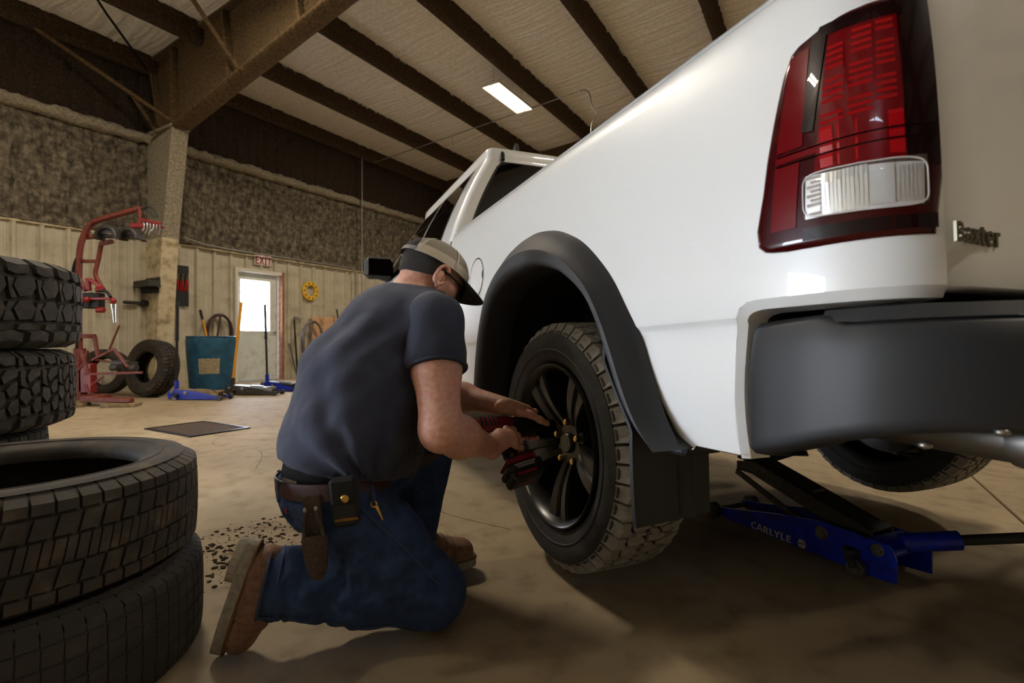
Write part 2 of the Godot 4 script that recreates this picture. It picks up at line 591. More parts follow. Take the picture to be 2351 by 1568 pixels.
func sprayed(h0: float, h1: float, depth: float, amp: float) -> MB:
	var rows := []
	var nh := int((h1 - h0) / 0.035)
	for j in nh + 1:
		var h := lerpf(h0, h1, float(j) / nh)
		var row := PackedVector3Array()
		for k in 640:
			var s := -9.0 + 23.0 * k / 639
			var x := fposmod(s + 0.02 * noise.get_noise_2d(s * 2, h * 5), 0.305) - 0.15
			var groove := -0.045 * exp(-x * x / 0.0004) * (0.6 + 0.8 * noise.get_noise_2d(floor(s / 0.305) * 7.3, h * 1.3))
			var d := amp * noise.get_noise_2d(s * 5.0, h * 5.0) + amp * 0.6 * noise.get_noise_2d(s * 14.0, h * 14.0) + groove
			row.append(Vector3(s, h, depth + d))
		rows.append(row)
	var m := MB.new()
	m.grid(rows)
	return m

func build_exit_door() -> void:
	var d := Node3D.new()
	d.name = "door_1"
	d.transform = RM
	add_child(d)
	struct(d)
	var f := MB.new()
	f.box(Vector3(DOOR_S0 + 0.03, 1.095, -0.07), Vector3(0.06, 2.19, 0.26), Basis(), 0.006)
	f.box(Vector3((DOOR_S0 + DOOR_S1) / 2, 2.16, -0.07), Vector3(DOOR_S1 - DOOR_S0 - 0.12, 0.06, 0.26), Basis(), 0.006)
	obj("frame", f, mats["white_trim"], d)
	var j := MB.new()
	j.box(Vector3(DOOR_S1 - 0.03, 1.095, -0.07), Vector3(0.06, 2.19, 0.26), Basis(), 0.006)
	obj("jamb", j, mats["wood"], d)
	var leaf := MB.new()
	var a := -0.09
	var l0 := DOOR_S0 + 0.065
	var l1 := DOOR_S1 - 0.075
	var w0 := 5.86
	var w1 := 6.50
	var hb := 0.98
	var ht := 2.0
	leaf.box(Vector3((l0 + w0) / 2, 1.07, a), Vector3(w0 - l0, 2.11, 0.045))
	leaf.box(Vector3((w1 + l1) / 2, 1.07, a), Vector3(l1 - w1, 2.11, 0.045))
	leaf.box(Vector3((w0 + w1) / 2, (0.015 + hb) / 2, a), Vector3(w1 - w0, hb - 0.015, 0.045))
	leaf.box(Vector3((w0 + w1) / 2, (2.125 + ht) / 2, a), Vector3(w1 - w0, 2.125 - ht, 0.045))
	var lm := rough_mat("door_paint", 93, 0.01, [[0.0, Color(0.55, 0.55, 0.50)], [0.3, Color(0.74, 0.75, 0.72)], [1.0, Color(0.80, 0.82, 0.80)]], 1.0, 0.5)
	var lo := obj("leaf", leaf, lm, d)
	var bead := MB.new()
	for q in [[Vector3((w0 + w1) / 2, hb, a), Vector3(w1 - w0 + 0.04, 0.025, 0.06)], [Vector3((w0 + w1) / 2, ht, a), Vector3(w1 - w0 + 0.04, 0.025, 0.06)], [Vector3(w0, (hb + ht) / 2, a), Vector3(0.025, ht - hb, 0.06)], [Vector3(w1, (hb + ht) / 2, a), Vector3(0.025, ht - hb, 0.06)]]:
		bead.box(q[0], q[1], Basis(), 0.005)
	obj("glazing_bead", bead, mats["white_trim"], lo)
	var gl := MB.new()
	gl.box(Vector3((w0 + w1) / 2, (hb + ht) / 2, a), Vector3(w1 - w0, ht - hb, 0.006))
	obj("pane", gl, mats["pane"], lo)
	var hd := MB.new()
	hd.cyl(Vector3(6.60, 0.96, a + 0.02), Vector3(6.60, 0.96, a + 0.035), 0.032, 18, 0.003)
	hd.cyl(Vector3(6.60, 0.96, a + 0.03), Vector3(6.60, 0.96, a + 0.075), 0.011)
	hd.tube([Vector3(6.60, 0.96, a + 0.07), Vector3(6.56, 0.962, a + 0.073), Vector3(6.49, 0.955, a + 0.068)], 0.009, 8)
	obj("handle", hd, mats["chrome"], lo)
	var th := MB.new()
	th.box(Vector3((DOOR_S0 + DOOR_S1) / 2, 0.008, -0.1), Vector3(DOOR_S1 - DOOR_S0 - 0.12, 0.016, 0.2), Basis(), 0.004)
	obj("threshold", th, mats["galvanised"], d)
	# unseen overhead door, placed to light the truck side: track and curtain drum
	var g := Node3D.new()
	g.name = "unseen_door_2"
	g.transform = RM
	add_child(g)
	struct(g)
	for sv in [GATE_S0 - 0.03, GATE_S1 + 0.03]:
		var t := MB.new()
		t.box(Vector3(sv, 1.8, 0.06), Vector3(0.06, 3.6, 0.1), Basis(), 0.008)
		obj("track", t, mats["galvanised"], g)
	var dr := MB.new()
	dr.cyl(Vector3(GATE_S0, 3.68, 0.3), Vector3(GATE_S1, 3.68, 0.3), 0.24, 28, 0.01)
	obj("rolled_curtain", dr, mats["white_trim"], g)

const PURLIN_A := [1.49, 3.15, 4.76, 6.38, 8.05, 9.65]
func roof_h(a: float) -> float:   # underside of the purlins
	return 5.13 + 0.083 * (a if a < 10.0 else 20.0 - a)

func build_roof() -> void:
	var c := Node3D.new()
	c.name = "ceiling"
	c.transform = RM
	add_child(c)
	struct(c)
	for side in 2:
		var m := MB.new()
		var a0 := -0.3 if side == 0 else 10.0
		var a1 := 10.0 if side == 0 else 20.3
		var q := [Vector3(-9.2, roof_h(a0) + 0.36, a0), Vector3(14.2, roof_h(a0) + 0.36, a0), Vector3(14.2, roof_h(a1) + 0.36, a1), Vector3(-9.2, roof_h(a1) + 0.36, a1)]
		var u := Vector3(0, 0.12, 0)
		m.quad(q[0], q[1], q[2], q[3])
		m.quad(q[0] + u, q[1] + u, q[2] + u, q[3] + u)
		for k in 4:
			m.quad(q[k], q[(k + 1) % 4], q[(k + 1) % 4] + u, q[k] + u)
		obj("roof_deck", m, mats["galvanised"], c)
	# white vinyl-faced insulation sagging between the purlins, wrinkled across the bay
	var edge := [-0.1] + PURLIN_A
	for j in edge.size():
		var a0: float = edge[j]
		var a1: float = edge[j + 1] if j < edge.size() - 1 else 10.0
		var rows := []
		var ns := 900
		for i in 15:
			var t := i / 14.0
			var a := lerpf(a0, a1, t)
			var row := PackedVector3Array()
			for k in ns + 1:
				var s := 1.2 + 12.8 * k / ns
				var bell := sin(PI * t)
				var x := s + 0.10 * noise.get_noise_2d(s * 0.8, a * 0.9) + 0.12 * bell * noise.get_noise_1d(j * 9.0 + s * 0.35)
				var wr := 0.016 * noise.get_noise_2d(x * 14.0, a * 0.35 + j * 13) + 0.016 * noise.get_noise_2d(x * 5.0, a * 0.4 + j * 7) + 0.012 * pow(maxf(0.0, noise.get_noise_2d(x * 3.0 + 50, a * 0.3 + j * 5)), 2.0) * 4.0
				row.append(Vector3(s, roof_h(a) + 0.30 - 0.06 * bell - wr * (0.35 + 0.65 * bell), a))
			rows.append(row)
		var m := MB.new()
		m.grid(rows)
		obj("insulation_sheet", m, mats["vinyl"], c)
	var far := MB.new()
	for q in [[-9.0, 1.2, 0.0, 10.0], [-9.0, 14.0, 10.0, 20.0]]:
		far.quad(Vector3(q[0], roof_h(q[2]) + 0.3, q[2]), Vector3(q[1], roof_h(q[2]) + 0.3, q[2]), Vector3(q[1], roof_h(q[3]) + 0.3, q[3]), Vector3(q[0], roof_h(q[3]) + 0.3, q[3]))
	obj("insulation_sheet", far, mats["vinyl"], c)
	# purlins, ragged with old foam
	var at: Array = PURLIN_A + [11.3, 12.9, 14.5, 16.1, 17.7, 19.0]
	for k in at.size():
		var o := obj("roof_purlin", ragged_beam(at[k], k), mats["purlin_foam"])
		o.transform = RM
		struct(o)
	var es := obj("eave_strut", ragged_beam(0.12, 77), mats["purlin_foam"])
	es.transform = RM
	struct(es)
	build_frame(4.2, 4.45, true)
	build_frame(-3.4, -3.15, false)
	build_frame(11.8, 12.05, false)

func ragged_beam(a: float, k: int) -> MB:
	var h0 := roof_h(a)
	var w := 0.075
	var ring := [[-w, 0.34], [-w - 0.012, 0.2], [-w - 0.01, 0.06], [-w * 0.7, 0.0], [0.0, -0.008], [w * 0.7, 0.0], [w + 0.01, 0.06], [w + 0.02, 0.2], [w + 0.03, 0.34]]
	var ns := 620 if a < 9.0 else 60
	var rows := []
	for r in ring.size():
		var row := PackedVector3Array()
		for i in ns + 1:
			var s := -9.0 + 23.0 * i / ns
			var n1 := noise.get_noise_3d(s * 4.0, r * 3.1, k * 11.0)
			var n2 := noise.get_noise_3d(s * 15.0, r * 5.1, k * 17.0)
			var lump := 0.02 * n1 + 0.018 * n2
			var top: float = ring[r][1]
			var dy := lump * 0.8
			if top > 0.3:
				dy = -0.03 + 0.11 * n1 + 0.09 * n2
				dy = minf(dy, 0.0)
			row.append(Vector3(s, h0 + top + dy, a + ring[r][0] + lump * signf(ring[r][0])))
		rows.append(row)
	var m := MB.new()
	m.grid(rows)
	return m

# one tapered portal frame: column, haunched rafter, stiffeners
func build_frame(s0: float, s1: float, detail: bool) -> void:
	var sm := (s0 + s1) / 2
	var col := Node3D.new()
	col.name = numbered("steel_column")
	col.transform = RM
	add_child(col)
	struct(col)
	var inner := [Vector2(0.0, 0.30), Vector2(2.44, 0.56), Vector2(4.15, 0.86)]   # height -> depth of the inner flange
	for seg in [[0.0, 2.44, "column_paint", "painted_base"], [2.44, 4.15, "pale_foam", "sprayed_shaft"]]:
		var m := MB.new()
		var n := 12
		for k in n:
			var h0 := lerpf(seg[0], seg[1], float(k) / n)
			var h1 := lerpf(seg[0], seg[1], float(k + 1) / n)
			var a0 := lerp_curve(inner, h0)
			var a1 := lerp_curve(inner, h1)
			for q in [[s0, s1, -0.03, 0.0], [sm - 0.012, sm + 0.012, -9.0, -0.03]]:
				var b0: float = a0 + q[2] if q[2] > -5 else 0.0
				var b1: float = a1 + q[2] if q[2] > -5 else 0.0
				var e0: float = a0 + q[3]
				var e1: float = a1 + q[3]
				m.quad(Vector3(q[0], h0, e0), Vector3(q[1], h0, e0), Vector3(q[1], h1, e1), Vector3(q[0], h1, e1))
				m.quad(Vector3(q[0], h0, b0), Vector3(q[0], h0, e0), Vector3(q[0], h1, e1), Vector3(q[0], h1, b1))
				m.quad(Vector3(q[1], h0, b0), Vector3(q[1], h0, e0), Vector3(q[1], h1, e1), Vector3(q[1], h1, b1))
				m.quad(Vector3(q[0], h0, b0), Vector3(q[1], h0, b0), Vector3(q[1], h1, b1), Vector3(q[0], h1, b1))
		# boxed-in side of the column, as the lining closes it
		m.quad(Vector3(s0 + 0.01, seg[0], 0), Vector3(s0 + 0.01, seg[0], lerp_curve(inner, seg[0])), Vector3(s0 + 0.01, seg[1], lerp_curve(inner, seg[1])), Vector3(s0 + 0.01, seg[1], 0))
		obj(seg[3], m, mats[seg[2]], col)
	if detail:
		var cap := MB.new()
		cap.box(Vector3(sm, 4.16, 0.43), Vector3(0.30, 0.05, 0.90), Basis(), 0.01)
		obj("cap_plate", cap, mats["pale_foam"], col)
	var rf := Node3D.new()
	rf.name = numbered("roof_rafter")
	rf.transform = RM
	add_child(rf)
	struct(rf)
	var low := [Vector2(0.0, 3.98), Vector2(0.86, 4.15), Vector2(2.35, 4.47), Vector2(4.7, 4.95), Vector2(7.0, 5.22), Vector2(10.0, 5.42), Vector2(13.0, 5.22), Vector2(20.0, 4.0)]
	var web := MB.new()
	var fl := MB.new()
	var n := 100
	var under := []
	for k in n:
		var a0 := 20.0 * k / n
		var a1 := 20.0 * (k + 1) / n
		var t0 := roof_h(a0) + 0.24
		var t1 := roof_h(a1) + 0.24
		var l0 := lerp_curve(low, a0)
		var l1 := lerp_curve(low, a1)
		for sv in [sm - 0.02, sm + 0.02]:
			web.quad(Vector3(sv, l0, a0), Vector3(sv, l1, a1), Vector3(sv, t1, a1), Vector3(sv, t0, a0))
		for q in [[l0, l1, 0.045], [t0, t1, -0.03]]:
			var u := Vector3(0, q[2], 0)
			var c := [Vector3(s0, q[0], a0), Vector3(s1, q[0], a0), Vector3(s1, q[1], a1), Vector3(s0, q[1], a1)]
			fl.quad(c[0], c[1], c[2], c[3])
			fl.quad(c[0] + u, c[1] + u, c[2] + u, c[3] + u)
			fl.quad(c[0], c[3], c[3] + u, c[0] + u)
			fl.quad(c[1], c[2], c[2] + u, c[1] + u)
	obj("web", web, mats["rafter_foam"], rf)
	obj("flanges", fl, mats["rafter_foam"], rf)
	if not detail:
		return
	# sprayed crust on the underside of the bottom flange
	var rows := []
	for q in [[s0 - 0.012, 0.03], [s0 - 0.008, -0.012], [s0 + 0.08, -0.02], [sm, -0.022], [s1 - 0.08, -0.02], [s1 + 0.008, -0.012], [s1 + 0.012, 0.05]]:
		var row := PackedVector3Array()
		for k in 260:
			var a := 0.85 + 5.2 * k / 259
			var d := 0.014 * noise.get_noise_3d(a * 9.0, q[0] * 30.0, 3.0) + 0.012 * noise.get_noise_3d(a * 28.0, q[0] * 60.0, 9.0)
			row.append(Vector3(q[0] + d * 0.6, lerp_curve(low, a) + q[1] + d, a))
		rows.append(row)
	var cr := MB.new()
	cr.grid(rows)
	obj("sprayed_crust", cr, mats["rafter_foam"], rf)
	var st := [[0.80, 0.80], [0.45, 0.10], [2.35, 2.2], [3.9, 3.75]]
	for q in st:
		var m := MB.new()
		var t := roof_h(q[1]) + 0.2
		m.beam(Vector3(sm - 0.07, lerp_curve(low, q[0]) + 0.03, q[0]), Vector3(sm - 0.07, t, q[1]), 0.10, 0.05, 0.01, Vector3(0, 0, 1))
		obj("stiffener", m, mats["rafter_foam"], rf)
	# angle braces from the bottom flange out to the eave and to a purlin
	for q in [[Vector3(s0 + 0.03, 4.2, 0.86), Vector3(2.75, 5.12, 0.2)], [Vector3(s0 + 0.03, lerp_curve(low, 2.6) + 0.03, 2.6), Vector3(3.62, 5.35, 2.45)], [Vector3(s0 + 0.03, 4.08, 0.4), Vector3(3.9, 4.72, 0.2)]]:
		var m := MB.new()
		m.beam(q[0], q[1], 0.05, 0.05, 0.008)
		obj("flange_brace", m, mats["rafter_foam"], rf)
	var rod := MB.new()
	rod.tube([Vector3(4.1, 5.12, 0.3), Vector3(3.2, 5.25, 1.2), Vector3(2.4, 5.36, 2.1)], 0.016, 8)
	obj("bracing_rod", rod, mats["dark_steel"], rf)
# ---------------------------------------------------------------- pickup truck (own axes: x right, y up, z to the rear, rear axle at z = 0)
var side_prof := [Vector2(0.50, 0.964), Vector2(0.52, 0.970), Vector2(0.60, 0.987), Vector2(0.70, 0.9935), Vector2(0.762, 0.9945), Vector2(0.772, 0.9965), Vector2(0.782, 1.0015), Vector2(0.80, 1.003), Vector2(0.90, 1.003), Vector2(1.05, 1.0), Vector2(1.2, 0.990), Vector2(1.30, 0.977), Vector2(1.35, 0.966), Vector2(1.375, 0.953), Vector2(1.39, 0.936), Vector2(1.397, 0.915), Vector2(1.398, 0.89)]
var corner := PackedVector3Array()
const CORNER_U := 0.80

func plan(u: float) -> Array:   # [x, z, outward normal x, z] along the outside of the bed, seen from above
	if corner.is_empty():
		var s := 0.0
		var last := Vector2.ZERO
		for k in 201:
			var t := k / 200.0
			var p: Vector2 = pow(1 - t, 3) * Vector2(-1.003, 0.80) + 3 * (1 - t) * (1 - t) * t * Vector2(-1.003, 1.0) + 3 * (1 - t) * t * t * Vector2(-0.985, 1.098) + t * t * t * Vector2(-0.85, 1.112)
			if k: s += p.distance_to(last)
			last = p
			corner.append(Vector3(p.x, p.y, s))
	if u <= CORNER_U:
		return [-1.003, u, -1.0, 0.0]
	var d := u - CORNER_U
	var lo := 0
	var hi := 200
	while hi - lo > 1:
		var mid := (lo + hi) / 2
		if corner[mid].z <= d: lo = mid
		else: hi = mid
	var a := corner[lo]
	var b := corner[hi]
	var f := clampf((d - a.z) / (b.z - a.z), 0, 1)
	var t := Vector2(corner[min(hi + 2, 200)].x - corner[max(lo - 2, 0)].x, corner[min(hi + 2, 200)].y - corner[max(lo - 2, 0)].y).normalized()
	return [lerpf(a.x, b.x, f), lerpf(a.y, b.y, f), -t.y, t.x]

func skin(u: float, y: float, off := 0.0) -> Vector3:
	var p := plan(u)
	var d := smooth_curve(side_prof, y) - 1.003 + off
	return Vector3(p[0] + p[2] * d, y, p[1] + p[3] * d)

const ARCH_OUT := [Vector2(-0.575, 0.50), Vector2(-0.56, 0.62), Vector2(-0.535, 0.75), Vector2(-0.50, 0.85), Vector2(-0.435, 0.96), Vector2(-0.335, 1.055), Vector2(-0.20, 1.118), Vector2(-0.05, 1.137), Vector2(0.08, 1.120), Vector2(0.19, 1.080), Vector2(0.283, 1.028), Vector2(0.389, 0.936), Vector2(0.463, 0.841), Vector2(0.513, 0.761), Vector2(0.559, 0.656), Vector2(0.601, 0.568), Vector2(0.645, 0.505)]
const ARCH_LIP := [Vector2(-0.455, 0.50), Vector2(-0.445, 0.60), Vector2(-0.42, 0.70), Vector2(-0.385, 0.80), Vector2(-0.325, 0.905), Vector2(-0.25, 0.96), Vector2(-0.15, 0.995), Vector2(-0.03, 1.006), Vector2(0.08, 1.000), Vector2(0.18, 0.977), Vector2(0.26, 0.945), Vector2(0.365, 0.875), Vector2(0.43, 0.79), Vector2(0.475, 0.70), Vector2(0.525, 0.61), Vector2(0.58, 0.55), Vector2(0.65, 0.505)]
const POCKET := [Vector2(0.780, 0.50), Vector2(0.783, 0.516), Vector2(0.792, 0.638), Vector2(0.804, 0.755), Vector2(0.809, 0.780), Vector2(0.820, 0.800), Vector2(0.836, 0.809), Vector2(0.855, 0.812), Vector2(1.20, 0.812)]

func mirror(m: MB) -> MB:   # adds the other side's copy
	var o := MB.new()
	for p in m.v:
		o.v.append(Vector3(-p.x, p.y, p.z))
	for k in range(0, m.ix.size(), 3):
		o.ix.append_array(PackedInt32Array([m.ix[k], m.ix[k + 2], m.ix[k + 1]]))
	return o

func both(called: String, m: MB, mt: Material, parent: Node) -> void:
	obj(called, m, mt, parent)
	obj(called, mirror(m), mt, parent)

func bed_low(u: float) -> float:
	if u > -0.575 and u < 0.645:
		return lerp_curve(ARCH_OUT, u) - 0.025
	if u > 0.78:
		return lerp_curve(POCKET, u)
	return 0.512 if u > 0 else 0.555

func build_truck() -> void:
	var t := thing("pickup_truck", "white pickup truck with black fender flares raised at the rear", "truck", TRUCK)
	# bed sides
	var us := [-1.12]
	for k in 66: us.append(-1.1 + 0.5 * k / 66)
	for p in ARCH_OUT: us.append(p.x)
	for k in 90: us.append(-0.6 + 1.25 * k / 90 + 0.003)
	for k in 20: us.append(0.66 + 0.12 * k / 20)
	for p in POCKET: us.append(p.x)
	for k in 46: us.append(0.80 + 0.348 * k / 45)
	us = us.filter(func(x): return x <= 1.149)
	us.sort()
	var lv := [0.50]
	for k in 56: lv.append(0.52 + 0.80 * k / 55)
	for y in [0.762, 0.768, 0.772, 0.777, 0.782, 0.788, 1.335, 1.35, 1.362, 1.374, 1.383, 1.39, 1.394, 1.397, 1.398]: lv.append(y)
	lv.sort()
	var rows := []
	for y in lv:
		var row := PackedVector3Array()
		for u in us:
			row.append(skin(u, maxf(y, bed_low(u))))
		rows.append(row)
	var last: PackedVector3Array = rows[-1]
	var inn := PackedVector3Array()
	var down := PackedVector3Array()
	for p in last:
		inn.append(Vector3(maxf(p.x, -0.9) + 0.04, 1.396, minf(p.z, 1.09)))
		down.append(Vector3(maxf(p.x, -0.9) + 0.05, 1.06, minf(p.z, 1.09)))
	rows.append(inn)
	rows.append(down)
	var m := MB.new()
	m.grid(rows)
	both("bed_side", m, mats["white_paint"], t)
	# returns into the bumper pocket
	var e0 := PackedVector3Array()
	var e1 := PackedVector3Array()
	var e2 := PackedVector3Array()
	for k in 60:
		var f := k / 59.0
		var q: Vector2
		if f < 0.45:
			var y := lerpf(0.505, 0.80, f / 0.45)
			q = Vector2(0.78 + 0.0, y)
			for j in POCKET.size() - 1:
				if y >= POCKET[j].y and y <= POCKET[j + 1].y:
					q.x = lerpf(POCKET[j].x, POCKET[j + 1].x, (y - POCKET[j].y) / maxf(POCKET[j + 1].y - POCKET[j].y, 1e-6))
					break
		else:
			var u := lerpf(0.82, 1.148, (f - 0.45) / 0.55)
			q = Vector2(u, lerp_curve(POCKET, u))
		e0.append(skin(q.x, q.y))
		var inw := Vector2(0.012, -0.014) if q.y < 0.8 and q.x < 0.815 else Vector2(0.006, -0.018)
		e1.append(skin(q.x + inw.x, q.y + inw.y * (0.0 if q.y < 0.7 else 1.0), -0.012))
		e2.append(skin(q.x + inw.x * 1.3, q.y + inw.y * (0.0 if q.y < 0.7 else 1.3), -0.06))
	m = MB.new()
	m.grid([e0, e1])
	m.grid([e1, e2])
	both("pocket_return", m, mats["white_paint"], t)
	# lower edge trim under the quarter panel
	m = MB.new()
	var lowr := []
	for q in [[0.515, 0.0], [0.507, -0.012], [0.512, -0.05]]:
		var row := PackedVector3Array()
		for k in 12:
			row.append(skin(0.645 + 0.145 * k / 11.0, q[0], q[1]))
		lowr.append(row)
	m.grid(lowr)
	both("sill_edge", m, mats["white_paint"], t)
	build_flare(t)
	build_tailgate(t)
	build_bumper(t)
	build_tail_lamp(t)
	build_cab(t)
	build_underbody(t)
	# fuel filler door: a round lid set in a thin dark gap
	m = MB.new()
	var fc := Vector2(-0.66, 1.075)
	var ring := []
	for r in [0.090, 0.084]:
		var row := PackedVector3Array()
		for k in 48:
			var an := TAU * k / 48
			row.append(skin(fc.x + cos(an) * r, fc.y + sin(an) * r, 0.0009))
		ring.append(row)
	m.grid(ring, true)
	obj("fuel_door_gap", m, mats["black"], t)
	m = MB.new()
	ring = []
	for q in [[0.084, 0.0], [0.083, 0.0016], [0.05, 0.002], [0.001, 0.002]]:
		var row := PackedVector3Array()
		for k in 48:
			var an := TAU * k / 48
			row.append(skin(fc.x + cos(an) * q[0], fc.y + sin(an) * q[0], q[1]))
		ring.append(row)
	m.grid(ring, true)
	obj("fuel_door", m, mats["white_paint"], t)
	m = MB.new()
	for k in 8:
		var y0 := fc.y + 0.028 - 0.006 * k
		var w0 := 0.013 * sin(PI * (k + 0.01) / 8)
		var w1 := 0.013 * sin(PI * (k + 1) / 8)
		m.quad(skin(fc.x + 0.087 - w0, y0, 0.0025), skin(fc.x + 0.088, y0, 0.0025), skin(fc.x + 0.088, y0 - 0.006, 0.0025), skin(fc.x + 0.087 - w1, y0 - 0.006, 0.0025))
	obj("finger_notch", m, mats["black"], t)

func build_flare(t: Node) -> void:
	var prof := [[0.0, -0.998], [0.02, -1.010], [0.08, -1.022], [0.22, -1.042], [0.38, -1.058], [0.50, -1.068], [0.56, -1.076], [0.66, -1.079], [0.84, -1.077], [0.95, -1.072], [1.0, -1.060], [1.03, -1.04], [1.05, -1.0], [1.06, -0.95]]
	var rows := []
	var n := 120
	var co := Curve2D.new()
	for p in prof:
		var row := PackedVector3Array()
		for k in n:
			var f := k / (n - 1.0) * (ARCH_OUT.size() - 1)
			var i := int(min(floor(f), ARCH_OUT.size() - 2))
			var w := f - i
			var a := cat(ARCH_OUT, i, w)
			var b := cat(ARCH_LIP, i, w)
			var c: Vector2 = a + (b - a) * p[0]
			row.append(Vector3(p[1], c.y, c.x))
		rows.append(row)
	var m := MB.new()
	m.grid(rows.slice(0, 7))
	m.grid(rows.slice(6))
	both("fender_flare", m, mats["black_plastic"], t)
	# wheel well liner
	m = MB.new()
	rows = []
	for x in [-0.955, -0.90, -0.62]:
		var row := PackedVector3Array()
		for k in ARCH_LIP.size():
			var c := Vector2(0.0, 0.45)
			var p: Vector2 = ARCH_LIP[k] + (ARCH_LIP[k] - c).normalized() * 0.02
			if x > -0.7:
				p.x = clampf(p.x, -0.45, 0.47)
				p.y = maxf(p.y, 0.56)
			row.append(Vector3(x, p.y, p.x))
		rows.append(row)
	m.grid(rows)
	for k in rows[2].size() - 1:
		m.tri(Vector3(-0.62, 0.50, 0.03), rows[2][k], rows[2][k + 1])
	both("wheel_well", m, mats["liner"], t)
	# mud flap
	m = MB.new()
	rows = []
	for j in 26:
		var f := j / 25.0
		var y := lerpf(0.775, 0.315, f)
		var xl := -1.045 - 0.02 * sin(f * 2.4)
		if y > 0.60: xl = lerpf(-1.045, -1.062, (0.775 - y) / 0.175)
		var xr := lerpf(-0.93, -0.845, clampf(f * 2.2, 0, 1))
		var front := PackedVector3Array()
		for i in 21:
			var g := i / 20.0
			var x := lerpf(xl, xr, g)
			var zl := 0.435 if y > 0.7 else lerpf(0.435, 0.56, clampf((0.7 - y) / 0.16, 0, 1))
			var z := zl + 0.01 * g + 0.010 * sin((g - 0.45) * 26.0) * smoothstep(0.42, 0.55, g) * smoothstep(1.0, 0.75, g) * smoothstep(0.35, 0.6, f)
			front.append(Vector3(x, y + 0.012 * g * f, z))
		rows.append(front)
	m.grid(rows)
	var back := []
	for r in rows:
		var row := PackedVector3Array()
		for p in r: row.append(p + Vector3(0, 0, -0.012))
		back.append(row)
	m.grid(back)
	for k in 25:
		m.quad(rows[k][0], back[k][0], back[k + 1][0], rows[k + 1][0])
		m.quad(rows[k][20], back[k][20], back[k + 1][20], rows[k + 1][20])
	for k in 20:
		m.quad(rows[25][k], back[25][k], back[25][k + 1], rows[25][k + 1])
	m.box(Vector3(-0.925, 0.500, 0.60), Vector3(0.12, 0.03, 0.08), Basis(), 0.008)
	both("mud_flap", m, mats["black_plastic"], t)

func cat(pts: Array, i: int, w: float) -> Vector2:
	var n := pts.size()
	var p0: Vector2 = pts[max(i - 1, 0)]
	var p3: Vector2 = pts[min(i + 2, n - 1)]
	return (pts[i] as Vector2).cubic_interpolate(pts[i + 1], p0, p3, w)

func build_tailgate(t: Node) -> void:
	var rows := []
	var ys := [[0.806, -0.03], [0.806, -0.006], [0.812, 0.0], [0.86, 0.004], [0.95, 0.005], [1.10, 0.005], [1.25, 0.003], [1.34, 0.0], [1.38, -0.008], [1.395, -0.025], [1.398, -0.06]]
	for q in ys:
		var row := PackedVector3Array()
		for k in 41:
			var f := k / 40.0 * 2 - 1
			var x := 0.887 * f
			var edge := maxf(0.0, absf(f) - 0.985) / 0.015
			var z: float = 1.106 + 0.022 * (1 - f * f) + q[1] - 0.02 * edge * edge
			if q[0] < 0.807 and q[1] < -0.02: z = 1.07
			row.append(Vector3(x, q[0], z))
		rows.append(row)
	var m := MB.new()
	m.grid(rows)
	var g := obj("tailgate", m, mats["white_paint"], t)
	var badge := mat("badge_metal", Color(0.36, 0.34, 0.28), 0.35, 0.8)
	letters("dealer_badge", "Baxter", 0.030, 0.004, badge, Transform3D(Basis(Vector3(1.0, 0, -0.03).normalized() * 1.0, Vector3.UP, Vector3(0.03, 0, 1).normalized()), Vector3(-0.836, 0.888, 1.118)), g, true)
	m = MB.new()
	m.box(Vector3(0, 1.22, 1.132), Vector3(0.26, 0.10, 0.02), Basis(), 0.01)
	obj("tailgate_handle", m, mats["black_plastic"], g)
	# bed tub
	m = MB.new()
	m.box(Vector3(0, 0.88, -0.02), Vector3(1.22, 0.02, 2.16))
	m.box(Vector3(0, 1.13, -1.10), Vector3(1.74, 0.50, 0.03))
	m.box(Vector3(0, 1.11, 1.065), Vector3(1.70, 0.50, 0.02))
	obj("bed_liner", m, mats["black_plastic"], t)

